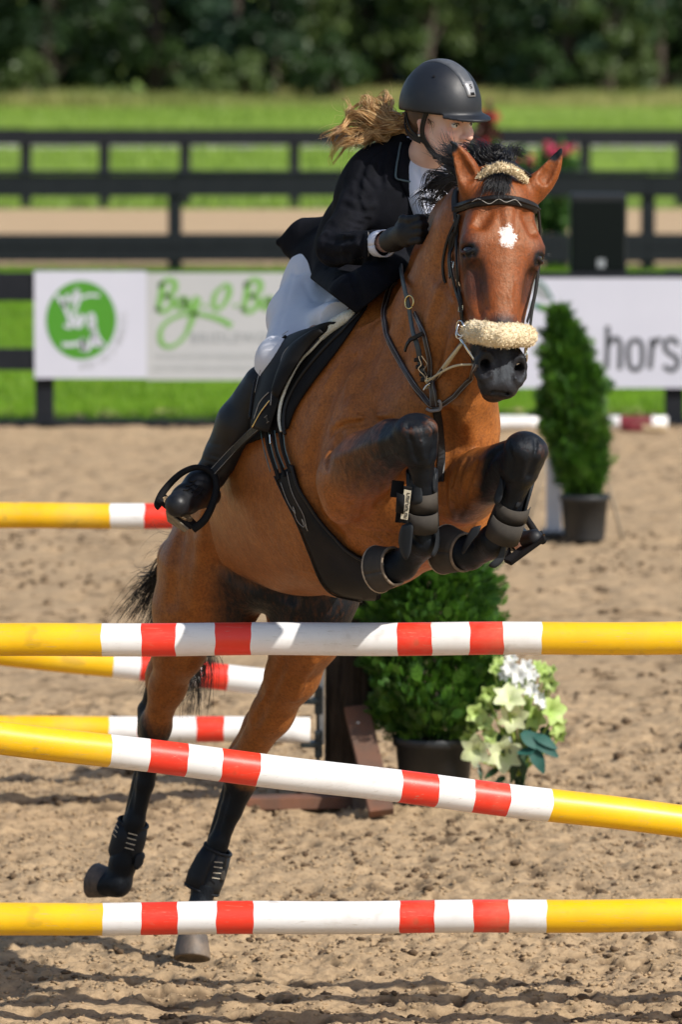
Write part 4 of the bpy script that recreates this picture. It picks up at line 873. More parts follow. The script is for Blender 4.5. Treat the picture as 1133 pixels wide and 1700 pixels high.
base = m_.mix(m_.math('MULTIPLY', m_.attr('muzzle'), m_.ramp(f1, [(.3, .40), (.7, .65)])), base, (.034, .030, .031))
st = m_.math('ADD', m_.attr('star'), m_.math('MULTIPLY', m_.math('MULTIPLY', m_.math('SUBTRACT', m_.noise(170, 4, .8), .5), 3.0), m_.math('MINIMUM', m_.math('MULTIPLY', m_.attr('star'), 4.0), 1.0))); base = m_.mix(m_.ramp(st, [(.34, 0.0), (.62, .92)]), base, (.72, .68, .66))
m_.set(Base_Color=base, Roughness=m_.ramp(f3, [(.3, .34), (.7, .56)]), Normal=m_.bump(f3, .5, .004, m_.bump(f2, .8, .0016, m_.bump(vein, .45, .010)))); m_.l(m_.ramp(m_.attr('black'), [(.3, .50), (.9, .24)]), m_.b.inputs['Specular IOR Level']); m_.l(m_.mix(m_.attr('black'), (1, .8, .6), (.75, .88, 1)), m_.b.inputs['Specular Tint'])
M_coat = m_.m
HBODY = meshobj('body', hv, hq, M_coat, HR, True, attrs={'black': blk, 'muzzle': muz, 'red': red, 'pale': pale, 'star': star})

# eyes, hooves, hair of the horse
M_eye = NT('horse_eye'); M_eye.set(Base_Color=(.012, .006, .004), Roughness=.04); M_eye.b.inputs['Coat Weight'].default_value = 1.0; M_eye = M_eye.m
def sphere(name, c, r, mat, parent, n=20, sq=(1, 1, 1)):
    vs = []; fs = []
    for i in range(n // 2 + 1):
        for k in range(n):
            a = math.pi * i / (n // 2); b = 2 * math.pi * k / n; vs.append((c[0] + r * sq[0] * math.sin(a) * math.cos(b), c[1] + r * sq[1] * math.sin(a) * math.sin(b), c[2] + r * sq[2] * math.cos(a)))
    for i in range(n // 2):
        for k in range(n): fs.append((i * n + k, (i + 1) * n + k, (i + 1) * n + (k + 1) % n, i * n + (k + 1) % n))
    return meshobj(name, vs, fs, mat, parent, True)
for s in (-1, 1): sphere('eye', EC[s], ER, M_eye, HR)
M_hoof = NT('hoof_horn'); q_ = M_hoof.noise(60, 4, .6, stretch=(1, 1, .2)); M_hoof.set(Base_Color=M_hoof.mix(M_hoof.ramp(M_hoof.noise(9, 4), [(.45, 0.0), (.7, .6)]), M_hoof.ramp(q_, [(.3, (.055, .046, .040)), (.7, (.12, .095, .078))]), (.30, .22, .15)), Roughness=.6, Normal=M_hoof.bump(q_, .4, .002)); M_hoof = M_hoof.m
M_sole = simple('sole', (.22, .17, .12), (.10, .08, .06), 40, .9, .6, 80, .004)
def hoof(top, bot, front, r0, r1, name='hoof'):
    """truncated cone from the coronet centre (top) to the sole centre (bot)"""
    top, bot = Vector(top), Vector(bot); ax = nrm(bot - top); f = Vector(front); f = nrm(f - ax * f.dot(ax)); w = ax.cross(f); L = (bot - top).length; m = MB(); n = 28; vs = []; prof = [(-.12, .86), (0, .98), (.06, 1.0), (.3, 1.02), (.6, 1.03), (.95, 1.04), (1.0, 1.0), (1.0, .82), (.90, .7), (.88, .0)]
    for t, k in prof:
        r = (r0 + (r1 - r0) * min(1, max(0, t))) * k
        for i in range(n):
            q = 2 * math.pi * i / n; c = math.cos(q); cut = .78 if c < 0 else 1.0
            vs.append(top + ax * L * t + f * (c * r * cut * 1.08 + r * .10 * t) + w * (math.sin(q) * r * .95))
    m.add(vs, [(i * n + k, i * n + (k + 1) % n, (i + 1) * n + (k + 1) % n, (i + 1) * n + k) for i in range(len(prof) - 1) for k in range(n)])
    for j in range(len(m.f)): m.m[j] = 1 if j >= 6 * n else 0
    return m.obj(name, [M_hoof, M_sole], HR, True)
hoof(P(320, 1554, 17.58), P(318.5, 1593, 17.55), (0, -1, .2), .050, .060)
hoof(P(182, 1464, 17.83), P(154, 1455, 17.86), (.1, .1, -1), .048, .058)
hoof(P(650, 944, 15.94), P(628, 946, 15.98), (.1, -.3, -1), .046, .052)
hoof(P(758, 914, 15.95), P(738, 910, 15.98), (.1, -.3, -1), .048, .054)
# ------------------------------------------------------------------ tack: straps laid on the body surface
M_lea = NT('black_leather'); q_ = M_lea.noise(180, 4, .6); M_lea.set(Base_Color=M_lea.ramp(M_lea.noise(12, 4), [(.3, (.006, .005, .005)), (.75, (.016, .014, .013))]), Roughness=M_lea.ramp(q_, [(.3, .36), (.7, .55)]), Normal=M_lea.bump(q_, .3, .0008)); M_lea.b.inputs['Specular IOR Level'].default_value = .3; M_lea = M_lea.m
M_leab = simple('dark_brown_leather', (.045, .025, .018), (.02, .012, .010), 12, .35, .3, 200, .0008)
M_mat = simple('matte_black_fabric', (.005, .005, .006), (.009, .009, .010), 30, .8, .3, 400, .0008, spec=.2)
M_neo = simple('dusty_black_neoprene', (.022, .021, .020), (.07, .06, .050), 7, .8, .4, 60, .001, spec=.2)
M_neod = simple('black_neoprene', (.005, .007, .010), (.012, .015, .019), 9, .6, .3, 60, .001, spec=.3)
M_girth = NT('girth_leather'); q_ = M_girth.noise(160, 3, .6); M_girth.set(Base_Color=M_girth.mix(M_girth.ramp(M_girth.noise(6, 4), [(.5, 0.0), (.8, .35)]), (.005, .006, .008), (.045, .033, .024)), Roughness=.6, Normal=M_girth.bump(q_, .4, .001)); M_girth.b.inputs['Specular IOR Level'].default_value = .22; M_girth = M_girth.m
M_steel = simple('polished_steel', (.75, .74, .72), (.65, .64, .60), 40, .18, .05, metal=1.0)
M_brass = simple('brass', (.75, .58, .28), (.65, .5, .22), 40, .25, .05, metal=1.0)
M_rope = simple('cream_cord', (.66, .58, .40), (.52, .44, .28), 200, .7, .6, 400, .002)
M_thread = simple('pale_stitching', (.38, .36, .33), (.3, .28, .26), 100, .7, 0)
M_tag = simple('cream_label', (.72, .66, .52), (.65, .58, .44), 60, .6, .1)

def catmull(pts, per=8):
    out = []; n = len(pts); A = [np.array(p, float) for p in pts]
    for i in range(n - 1):
        p0, p1, p2, p3 = A[max(i - 1, 0)], A[i], A[i + 1], A[min(i + 2, n - 1)]
        for k in range(per):
            t = k / per; out.append(.5 * (2 * p1 + (-p0 + p2) * t + (2 * p0 - 5 * p1 + 4 * p2 - p3) * t * t + (-p0 + 3 * p1 - 3 * p2 + p3) * t ** 3))
    out.append(A[-1]); return out
def on_body(px, py, bvh=None, lift=0.0):
    h, n, _, _ = ray(bvh or HB, px, py)
    return (None, None) if h is None else (h + n * lift, n)
def ribbon(name, path, normals, w, th, mat, parent, round_=False, mats=None):
    """a strap of width w and thickness th along a world path"""
    m = MB(); vs = []; n = len(path)
    prof = [(-.5, 0), (-.5, .55), (-.38, 1.0), (.38, 1.0), (.5, .55), (.5, 0)] if not round_ else [(-.5, 0), (-.42, .6), (-.2, .95), (0, 1.05), (.2, .95), (.42, .6), (.5, 0)]
    k = len(prof)
    for i in range(n):
        t = nrm(path[min(i + 1, n - 1)] - path[max(i - 1, 0)]); nn = nrm(normals[i] - t * normals[i].dot(t)); b = t.cross(nn); ww = w[i] if hasattr(w, '__len__') else w
        vs += [path[i] + b * (ww * a) + nn * (th * c) for a, c in prof]
    fs = [(i * k + j, i * k + j + 1, (i + 1) * k + j + 1, (i + 1) * k + j) for i in range(n - 1) for j in range(k - 1)] + [(i * k + k - 1, i * k, (i + 1) * k, (i + 1) * k + k - 1) for i in range(n - 1)]
    fs += [tuple(range(k)), tuple((n - 1) * k + j for j in range(k - 1, -1, -1))]; m.add(vs, fs); return m.obj(name, mat, parent, False)
def fuse(*a): return a
def strap(name, pts, wpx, th, mat, parent, lift=.001, per=6, bvh=None, round_=False, smooth_n=2, stitch=None):
    pp = catmull(pts, per); path = []; nor = []
    for p in pp:
        h, n = on_body(p[0], p[1], bvh, lift)
        if h is not None: path.append(h); nor.append(n)
    # drop jumps behind the body
    for _ in range(smooth_n):
        path = [path[0]] + [(path[i - 1] + path[i] * 2 + path[i + 1]) / 4 for i in range(1, len(path) - 1)] + [path[-1]]; nor = [nor[0]] + [nrm(nor[i - 1] + nor[i] + nor[i + 1]) for i in range(1, len(nor) - 1)] + [nor[-1]]
    wd = wpx * mpp(path[0].y); o = ribbon(name, path, nor, wd, th, mat, parent, round_)
    if stitch:
        for sgn in (-1, 1):
            m = MB(); q = []
            for i in range(len(path)):
                t = nrm(path[min(i + 1, len(path) - 1)] - path[max(i - 1, 0)]); nn = nrm(nor[i] - t * nor[i].dot(t)); q.append(path[i] + nn * (th * 1.02) + t.cross(nn) * wd * .32 * sgn)
            m.tube(q, .0007, 4); m.obj('stitching', M_thread, o)
    return o
def free_strap(name, pts, wpx, th, mat, parent, nor=(0, -1, 0), per=6, round_=False, twist=None):
    """pts are (px, py, depth)"""
    pp = catmull(pts, per); path = [P(*p) for p in pp]; return ribbon(name, path, [Vector(nor)] * len(path), wpx * mpp(path[0].y), th, mat, parent, round_)
def tube_obj(name, pts, r, mat, parent, n=8, per=6, closed=False):
    m = MB(); pp = [Vector(p) for p in catmull(pts, per)]; m.tube(pp, r if not hasattr(r, '__len__') else list(np.interp(np.linspace(0, 1, len(pp)), np.linspace(0, 1, len(r)), r)), n); return m.obj(name, mat, parent, True)
def ring(name, c, ax, R, r, mat, parent, a0=0, a1=360, sq=1.0, up=None):
    ax = nrm(ax); u = ax.orthogonal().normalized() if up is None else nrm(Vector(up) - ax * Vector(up).dot(ax)); v = ax.cross(u); m = MB(); k = 28
    pts = [Vector(c) + u * R * math.cos(math.radians(a0 + (a1 - a0) * i / k)) + v * R * sq * math.sin(math.radians(a0 + (a1 - a0) * i / k)) for i in range(k + 1)]; m.tube(pts, r, 8); return m.obj(name, mat, parent, True)
def buckle(px, py, s, parent, bvh=None, mat=None):
    h, n = on_body(px, py, bvh, .006)
    if h is None: return
    m = MB(); u = nrm(Vector((0, 0, 1)) - n * n.z); v = n.cross(u); s *= mpp(h.y)
    q = [h + u * s * a + v * s * b * .8 for a, b in ((-.5, -.5), (.5, -.5), (.5, .5), (-.5, .5), (-.5, -.5))]; m.tube(q, .0013, 6); m.tube([h - v * s * .4, h + v * s * .4], .001, 5); return m.obj('buckle', mat or M_steel, parent)

# ---- bridle
BR = empty('bridle', pollp, 'black leather bridle with a fluffy sheepskin noseband on the horse head', 'bridle')
strap('browband', [(757, 349), (768, 343), (795, 336), (825, 332), (855, 334), (880, 341), (895, 352)], 17, .010, M_lea, BR, .002, round_=True)
strap('browband_piping', [(762, 345), (795, 335), (825, 331), (855, 333), (890, 346)], 5, .014, M_lea, BR, .003, round_=True)
tube_obj('browband_stitching', [on_body(x, y, None, .0165)[0] for x, y in ((790, 338), (800, 333), (815, 337), (828, 331), (840, 337), (852, 333), (862, 340))], .0009, M_thread, BR, 5)
strap('cheekpiece', [(758, 352), (761, 385), (762, 420), (763, 450), (765, 480), (768, 510), (772, 540)], 8, .005, M_lea, BR, .004)
strap('cheekpiece', [(768, 356), (756, 395), (753, 430), (757, 462), (768, 505), (776, 538)], 6, .004, M_lea, BR, .008)
strap('keeper_strap', [(757, 385), (750, 400), (751, 430), (754, 462)], 6, .004, M_lea, BR, .009)
strap('throat_lash', [(758, 368), (746, 395), (738, 430), (738, 458), (741, 470)], 5, .004, M_lea, BR, .002)
for (x, y) in ((760, 362), (755, 440), (764, 468), (768, 512)): buckle(x, y, 11, BR)
eR = P(892, 450, 15.83)
free_strap('cheekpiece', [(894, 350, 15.90), (897, 400, 15.92), (894, 445, 15.88), (890, 480, 15.84), (884, 510, 15.80), (880, 540, 15.76)], 6, .005, M_lea, BR, (1, -.5, 0))
free_strap('cheekpiece', [(893, 440, 15.92), (887, 490, 15.87), (875, 535, 15.80)], 5, .004, M_lea, BR, (1, -.6, 0))
strap('crownpiece', [(758, 350), (757, 330), (760, 315)], 14, .006, M_lea, BR, .002)
# crown pad across the poll: dark strap edged with sheepskin
cp = [P(796, 294, 15.90), P(812, 283, 15.89), P(832, 277, 15.88), P(850, 281, 15.88), P(864, 290, 15.89), P(874, 300, 15.92)]
M_fleece = NT('sheepskin'); q_ = M_fleece.noise(90, 5, .7); M_fleece.set(Base_Color=M_fleece.ramp(q_, [(.25, (.5, .38, .2)), (.5, (.76, .62, .40)), (.8, (.86, .77, .58))]), Roughness=.95, Normal=M_fleece.bump(q_, .9, .006)); M_fleece.b.inputs['Sheen Weight'].default_value = .3; M_fleece = M_fleece.m
def fleece(name, path, rad, parent, seed, tuft=900, tl=.010, flat=None):
    lo = np.min([list(p) for p in path], 0) - max(rad) * 1.6; hi = np.max([list(p) for p in path], 0) + max(rad) * 1.6
    s2 = Sdf(lo, hi, .0035); s2.chain(path, rad, .006)
    v, q = s2.mesh(); rg = np.random.default_rng(seed); r_ = lambda sc, k: vnoise(v[:, 0] + v[:, 1] * .7, v[:, 2] - v[:, 1] * .9, sc, k, 2) - .5
    me = BVHTree.FromPolygons([tuple(a) for a in v], [tuple(int(i) for i in f) for f in q]); c = v.mean(0)
    # normals by gradient of the grid
    g = np.zeros_like(v)
    for ax_ in range(3):
        e = np.zeros(3); e[ax_] = .003; g[:, ax_] = s2.sample(np.clip(v + e, lo, hi)) - s2.sample(np.clip(v - e, lo, hi))
    g /= np.linalg.norm(g, axis=1)[:, None] + 1e-9; v2 = v + g * (r_(.010, 5) * .006 + r_(.0045, 9) * .004)[:, None]
    o = meshobj(name, v2, q, M_fleece, parent, True)
    idx = rg.integers(0, len(v), tuft); b = v2[idx]; d = g[idx] + rg.normal(size=(tuft, 3)) * .6; d /= np.linalg.norm(d, axis=1)[:, None]; w = np.cross(d, rg.normal(size=(tuft, 3))); w /= np.linalg.norm(w, axis=1)[:, None]; L = rg.uniform(.4, 1.1, tuft)[:, None] * tl
    curl = rg.normal(size=(tuft, 3)) * .35
    V = np.stack([b - w * .0011, b + w * .0011, b + d * L * .55 + w * .001 + curl * L * .3, b + d * L * .9 + curl * L, b + d * L * .55 - w * .001 + curl * L * .3], 1).reshape(-1, 3)
    tag(meshobj('wool_tufts', V, (np.arange(tuft)[:, None] * 5 + np.array([[0, 1, 2, 3, 4]])), M_fleece, o), kind='stuff'); return o
fleece('poll_fleece', cp, [.006, .0095, .0105, .0105, .010, .007], BR, 3, 1800, .007)
ribbon('poll_strap', [p + Vector((.006, .018, .012)) for p in cp], [Vector((0, -.4, 1))] * len(cp), .026, .006, M_lea, BR)
nb = [P(780, 552, 15.80), P(790, 551, 15.70), P(812, 555, 15.645), P(835, 557, 15.635), P(858, 556, 15.665), P(874, 558, 15.73), P(878, 558, 15.80)]
fleece('noseband_fleece', nb, [.026, .0305, .032, .032, .0315, .029, .023], BR, 5, 4200, .006)
free_strap('noseband', [(778, 552, 15.80), (782, 556, 15.88), (800, 565, 15.93), (840, 570, 15.95), (868, 562, 15.90), (880, 556, 15.82)], 14, .006, M_lea, BR, (0, 1, 0))
# bit rings and the gag loop
for (c, a, R_b) in ((P(765, 545, 15.76), (.9, .4, 0), .021), (P(874, 588, 15.74), (1, .1, 0), .02)): ring('bit_ring', c, a, R_b, .0028, M_steel, BR, sq=1.15, up=(0, 0, 1))
m = MB(); m.tube([P(766, 562, 15.76), P(790, 600, 15.77), P(860, 604, 15.74), P(876, 592, 15.74)], .006, 8); m.obj('mouthpiece', M_steel, BR, True)
tube_obj('bit_loop', [P(762, 538, 15.75), P(758, 556, 15.74), P(763, 562, 15.74), P(772, 552, 15.735), P(770, 536, 15.745)], .0026, M_steel, BR, 8)

# ---- reins and martingale
RE = empty('reins', P(700, 600, 15.95), 'black leather rein with cream cord ends running from the rider hands to the bit', 'reins')
rp = [(673, 436), (680, 475), (689, 520), (696, 560), (702, 600), (706, 630)]
strap('rein', rp, 9, .005, simple('worn_grey_leather', (.06, .075, .078), (.03, .035, .038), 30, .5, .3, 120, .001), RE, .016)
for (x, y, s_) in ((699, 594, 11), (702, 606, 12), (704, 618, 11), (706, 628, 10)):
    h, n = on_body(x, y, None, .020)
    m = MB(); m.box(h, (.022, .012, .012), (nrm(Vector((1, 0, .15))), Vector((0, 1, 0)), Vector((0, 0, 1)))); bevel(m.obj('rein_wrap', M_lea, RE), .003)
for (dx) in (4, -1): strap('lacing', [(702 + dx, 588), (706 + dx, 600), (702 + dx, 610), (708 + dx, 622), (712 + dx, 632)], 1.6, .004, M_steel, RE, .024)
h, n = on_body(696, 563, None, .022); 
def cross(a, b, w, th, mat, parent, lf, name='keeper'):
    A, n1 = on_body(*a, None, lf); B, n2 = on_body(*b, None, lf); return ribbon(name, [A, (A + B) / 2 + n1 * .004, B], [n1, n1, n2], w, th, mat, parent)
cross((708, 554), (693, 568), .012, .006, M_lea, RE, .024); cross((695, 564), (686, 583), .011, .005, M_lea, RE, .022)
hm = on_body(712, 634, None, .02)[0]; hook = P(707, 645, hm.y); bitp = P(767, 571, 15.755)
tube_obj('cord', [hook, P(722, 630, (hm.y + hook.y) / 2), P(745, 600, 15.84), bitp], [.0035, .006, .0065, .004], M_rope, RE, 8)
tube_obj('cord', [hm, P(735, 617, 15.85), P(758, 607, 15.79), P(785, 605, 15.765)], [.003, .0035, .003], M_rope, RE, 8)
tube_obj('cord', [P(722, 632, 15.92), P(748, 592, 15.86), P(768, 567, 15.775)], .0035, M_leab, RE, 8)
ring('snap_ring', P(715, 634, hm.y - .004), (0, 1, .2), .0115, .0022, M_brass, RE)
tube_obj('hook', [P(704, 648, hook.y), P(709, 640, hook.y - .004), P(715, 636, hook.y - .004)], .003, M_steel, RE, 7)
BP = empty('breastplate', P(722, 672, 15.95), 'dark leather breastplate with brass ring and rubber stop on the horse chest', 'breastplate')
strap('neck_strap', [(660, 468), (648, 482), (641, 505), (640, 530), (646, 560), (660, 590), (678, 620), (695, 650), (712, 668), (722, 673)], 11, .007, M_leab, BP, .002, round_=True, stitch=True)
strap('neck_strap', [(722, 673), (738, 670), (755, 657), (772, 640), (786, 622), (792, 605)], 9, .007, M_leab, BP, .002, round_=True, stitch=True)
strap('martingale_strap', [(693, 520), (704, 545), (712, 580), (716, 620), (722, 650), (724, 672)], 9, .005, M_leab, BP, .008, stitch=True)
strap('centre_strap', [(723, 636), (724, 652), (724, 672)], 16, .006, M_leab, BP, .008, stitch=True)
strap('girth_strap', [(725, 676), (730, 715), (733, 760), (732, 800)], 14, .005, M_lea, BP, .002)
h, n = on_body(688, 502, None, .020); ring('martingale_ring', h + Vector((.002, -.006, 0)), n, .0185, .0026, M_brass, BP)
h, n = on_body(723, 676, None, .012); m = MB(); pth = [on_body(x, y, None, .010)[0] for x, y in ((710, 677), (716, 680), (725, 679), (733, 675), (735, 667), (732, 664))]; m.tube([Vector(p) for p in catmull(pth, 5)], .0048, 10); m.obj('rubber_stop', simple('grey_rubber', (.28, .25, .24), (.2, .18, .17), 40, .5, .1), BP, True)

# ---- saddle
SA = empty('jumping_saddle', P(560, 560, 16.8), 'black jumping saddle with a white fleece half pad and belly guard girth', 'saddle')
def patch(name, left, right, mat, parent, lift, nu=28, nv=9, th=.006, bulge=0.0, bvh=None, per=8, liftmap=None):
    L = catmull(left, per); R = catmull(right, per)
    def at(C, t): x = t * (len(C) - 1); i = min(int(x), len(C) - 2); return C[i] + (C[i + 1] - C[i]) * (x - i)
    rows = []
    for i in range(nu):
        a = at(L, i / (nu - 1)); b = at(R, i / (nu - 1)); row = []
        for j in range(nv):
            t = j / (nv - 1); p = a + (b - a) * t; h, n = on_body(p[0], p[1], bvh, 0); row.append((p, h, n))
        rows.append(row)
    # misses: continue at the depth of the neighbour
    V = [[None] * nv for _ in range(nu)]; N = [[None] * nv for _ in range(nu)]
    for i in range(nu):
        for j in range(nv):
            p, h, n = rows[i][j]
            if h is None:
                best = None
                for jj in sorted(range(nv), key=lambda q: abs(q - j)):
                    if rows[i][jj][1] is not None: best = rows[i][jj]; break
                if best is None:
                    for ii in sorted(range(nu), key=lambda q: abs(q - i)):
                        if rows[ii][j][1] is not None: best = rows[ii][j]; break
                k = abs(best[0][0] - p[0]) * mpp(17); h = P(p[0], p[1], best[1].y + .02 + k * .9); n = nrm(best[2] + Vector((-.6, .2, .3)))
            V[i][j] = h; N[i][j] = n
    for _ in range(3):
        V2 = [[(V[i][j] * 2 + V[max(i - 1, 0)][j] + V[min(i + 1, nu - 1)][j] + V[i][max(j - 1, 0)] + V[i][min(j + 1, nv - 1)]) / 6 if 0 < i < nu - 1 and 0 < j < nv - 1 else V[i][j] for j in range(nv)] for i in range(nu)]; V = V2
    vs = []
    for s_ in (0, 1):
        for i in range(nu):
            for j in range(nv):
                e = math.sin(math.pi * j / (nv - 1)); l = lift + bulge * e + (th if s_ else 0) * (1 if 0 < j < nv - 1 and 0 < i < nu - 1 else .55); vs.append(V[i][j] + N[i][j] * l)
    fs = []; o_ = nu * nv
    for i in range(nu - 1):
        for j in range(nv - 1):
            a = i * nv + j; fs.append((a, a + 1, a + nv + 1, a + nv)); fs.append((o_ + a, o_ + a + nv, o_ + a + nv + 1, o_ + a + 1))
    for i in range(nu - 1): fs.append((i * nv, (i + 1) * nv, o_ + (i + 1) * nv, o_ + i * nv)); fs.append((i * nv + nv - 1, o_ + i * nv + nv - 1, o_ + (i + 1) * nv + nv - 1, (i + 1) * nv + nv - 1))
    for j in range(nv - 1): fs.append((j, o_ + j, o_ + j + 1, j + 1)); b = (nu - 1) * nv + j; fs.append((b, b + 1, o_ + b + 1, o_ + b))
    ob = meshobj(name, vs, fs, mat, parent, True); ob['_'] = 0; del ob['_']; return ob, V, N
patch('saddle_pad', [(560, 540), (530, 570), (495, 620), (468, 670), (440, 700), (395, 745)], [(612, 512), (588, 548), (560, 588), (520, 640), (494, 680), (482, 712)], M_mat, SA, .006, 24, 10, .010)
M_flap = simple('dark_flap_leather', (.006, .0055, .0055), (.011, .010, .010), 14, .6, .3, 160, .0008, spec=.18)
patch('saddle_flap', [(548, 553), (512, 561), (478, 580), (453, 618), (439, 665), (433, 712)], [(572, 545), (540, 572), (512, 605), (487, 645), (473, 685), (462, 720)], M_flap, SA, .030, 26, 9, .008, .012)
patch('knee_block', [(548, 560), (518, 576), (500, 590), (484, 625), (476, 660)], [(556, 563), (535, 583), (518, 606), (497, 640), (482, 668)], M_flap, SA, .040, 16, 5, .012, .012)
def surf_tube(name, pts, r, mat, parent, lift, per=8, n=7):
    w = [on_body(p[0], p[1], None, lift)[0] for p in catmull(pts, per)]; w = [p for p in w if p is not None]
    for _ in range(2): w = [w[0]] + [(w[i - 1] + w[i] * 2 + w[i + 1]) / 4 for i in range(1, len(w) - 1)] + [w[-1]]
    m = MB(); m.tube(w, r if not hasattr(r, '__len__') else list(np.interp(np.linspace(0, 1, len(w)), np.linspace(0, 1, len(r)), r)), n); return m.obj(name, mat, parent, True)
M_wool = NT('white_fleece'); q_ = M_wool.noise(160, 5, .7); M_wool.set(Base_Color=M_wool.ramp(q_, [(.3, (.55, .54, .44)), (.7, (.82, .82, .74))]), Roughness=.95, Normal=M_wool.bump(q_, .9, .005)); M_wool = M_wool.m
surf_tube('fleece_edge', [(597, 522), (585, 532), (565, 545), (550, 558), (542, 570)], [.006, .018, .020, .016, .006], M_wool, SA, .022)
surf_tube('fleece_piping', [(548, 565), (530, 585), (510, 605), (490, 640), (478, 672), (475, 700), (478, 718)], [.004, .0045, .004, .005, .005, .003], M_wool, SA, .024)
surf_tube('pad_piping', [(604, 522), (570, 558), (535, 595), (500, 640), (482, 680), (480, 712), (482, 722)], .0055, M_lea, SA, .018)
surf_tube('flap_piping', [(494, 574), (478, 588), (466, 600), (452, 622), (443, 660), (438, 700)], .0042, M_lea, SA, .046)
surf_tube('flap_stitching', [(500, 567), (475, 588), (457, 624), (448, 660)], .0009, M_thread, SA, .050)
surf_tube('flap_stitching', [(548, 563), (515, 582), (496, 600), (488, 625), (478, 655), (475, 680)], .0013, M_thread, SA, .054)
surf_tube('strap_keeper', [(470, 660), (456, 675), (447, 700)], .0014, M_thread, SA, .050); surf_tube('strap_keeper', [(472, 672), (458, 690), (444, 714)], .002, M_brass, SA, .050)
patch('girth', [(462, 790), (477, 823), (498, 865), (520, 920), (537, 962), (560, 984), (600, 992), (622, 993), (634, 991)], [(490, 772), (503, 814), (532, 861), (562, 895), (592, 918), (612, 926), (628, 930), (640, 935)], M_girth, SA, .004, 34, 9, .010)
surf_tube('girth_edge', [(490, 772), (503, 814), (532, 861), (562, 895), (592, 918), (612, 927)], .0055, M_lea, SA, .014); surf_tube('girth_edge', [(462, 790), (477, 823), (498, 865), (520, 920), (537, 962), (560, 984), (600, 992)], .0028, M_lea, SA, .013)
surf_tube('girth_stitching', [(474, 800), (485, 830), (498, 850), (494, 838), (500, 860), (512, 872), (508, 858), (518, 878)], .0009, M_thread, SA, .0165); surf_tube('girth_stitching', [(484, 782), (492, 815), (508, 848), (516, 872)], .0009, M_thread, SA, .0165)
strap('billet', [(448, 715), (454, 745), (464, 775), (470, 795)], 10, .006, M_mat, SA, .012); strap('billet', [(460, 716), (466, 745), (476, 775), (480, 790)], 6, .006, M_mat, SA, .014); strap('billet', [(472, 716), (477, 745), (486, 772), (490, 782)], 9, .006, M_mat, SA, .012)
for pts in (((443, 716), (449, 748), (459, 782)), ((456, 718), (462, 750), (471, 778)), ((466, 716), (471, 748), (482, 776)), ((480, 716), (483, 745), (491, 770))): surf_tube('elastic_edge', pts, .0016, simple('teal_grey_elastic', (.10, .17, .18), (.07, .12, .13), 40, .5, 0), SA, .020)
surf_tube('girth_buckle', [(460, 722), (461, 738)], .0025, M_steel, SA, .024)
# seat, under the rider
s3 = Sdf((-.35, 16.5, 1.75), (.25, 17.6, 2.35), .010)
sb = Vector(HB.find_nearest(P(565, 560, 17.0))[0]); wi = Vector(HB.find_nearest(P(610, 520, 16.75))[0]); cn = Vector(HB.find_nearest(P(500, 640, 17.25))[0])
s3.chain([wi + Vector((0, .02, .05)), sb + Vector((0, .05, .03)), cn + Vector((.02, .05, .06))], [.05, .07, .08], .06, flat=(Lh, 1.9)); v_, q_ = s3.mesh(); meshobj('seat', v_, q_, M_flap, SA, True)
# stirrup leathers and irons
def beside(px, py, off, dflt):
    """a point seen at px, py lying just outside the horse"""
    h = ray(HB, px, py)[0]
    return P(px, py, (h.y if h is not None else dflt) - off)
def stirrup(top_pts, wpx, loop, tread, label_l):
    st = empty('stirrup', P(*tread[0]), label_l, 'stirrup', 'stirrups of the saddle')
    free_strap('stirrup_leather', top_pts, wpx, .004, M_lea, st, (-.5, -1, .3)) ; pp = catmull(top_pts, 6)
    for dv in (-.36, .36):
        m = MB(); W = [P(*p) for p in pp]; q = []
        for i in range(len(W)):
            t = nrm(W[min(i + 1, len(W) - 1)] - W[max(i - 1, 0)]); b = nrm(t.cross(Vector((-.5, -1, .3)))); q.append(W[i] + b * wpx * mpp(W[i].y) * dv + Vector((-.5, -1, .3)).normalized() * .0045)
        m.tube(q, .0007, 4); m.obj('stitching', M_thread, st)
    L = [P(*p) for p in catmull(loop, 7)]; m = MB(); m.tube(L, [.0085 + .0035 * abs(math.cos(math.pi * i / (len(L) - 1))) for i in range(len(L))], 10); m.obj('arch', M_mat, st, True)
    return st
_h = ray(HB, 372, 770)[0]; ys0 = (_h.y if _h is not None else 16.95) - .05 - 16.95
def sy(L): return [(a, b, c + ys0) for a, b, c in L]
ST1 = stirrup([(446, 695, beside(446, 695, .085, 16.8).y), (420, 716, beside(420, 716, .10, 16.85).y), (385, 750, 16.85 + ys0), (350, 788, 16.88 + ys0)], 15, sy([(320, 879, 16.83), (340, 862, 16.83), (356, 828, 16.85), (359, 800, 16.87), (348, 782, 16.88), (325, 776, 16.88), (298, 788, 16.87), (272, 815, 16.86), (262, 836, 16.85), (266, 842, 16.85)]), sy([(290, 860, 16.85)]), 'black stirrup on the left of the picture holding the muddy boot sole')
def plate(name, pts4, y, th, mat, parent):
    a = [P(px, py, yy) for px, py, yy in pts4]; n = nrm((a[1] - a[0]).cross(a[3] - a[0])); m = MB(); m.add(a + [p + n * th for p in a], [(0, 1, 2, 3), (7, 6, 5, 4), (0, 4, 5, 1), (1, 5, 6, 2), (2, 6, 7, 3), (3, 7, 4, 0)]); return bevel(m.obj(name, mat, parent), .003)
plate('tread_frame', sy([(258, 832, 16.83), (316, 880, 16.82), (322, 872, 16.91), (268, 824, 16.92)]), 0, .014, M_mat, ST1)
plate('tread_plate', sy([(274, 848, 16.825), (312, 880, 16.815), (306, 884, 16.89), (277, 866, 16.90)]), 0, .006, simple('muddy_steel_tread', (.32, .28, .2), (.12, .10, .08), 60, .6, .5, 90, .003, metal=.3), ST1)
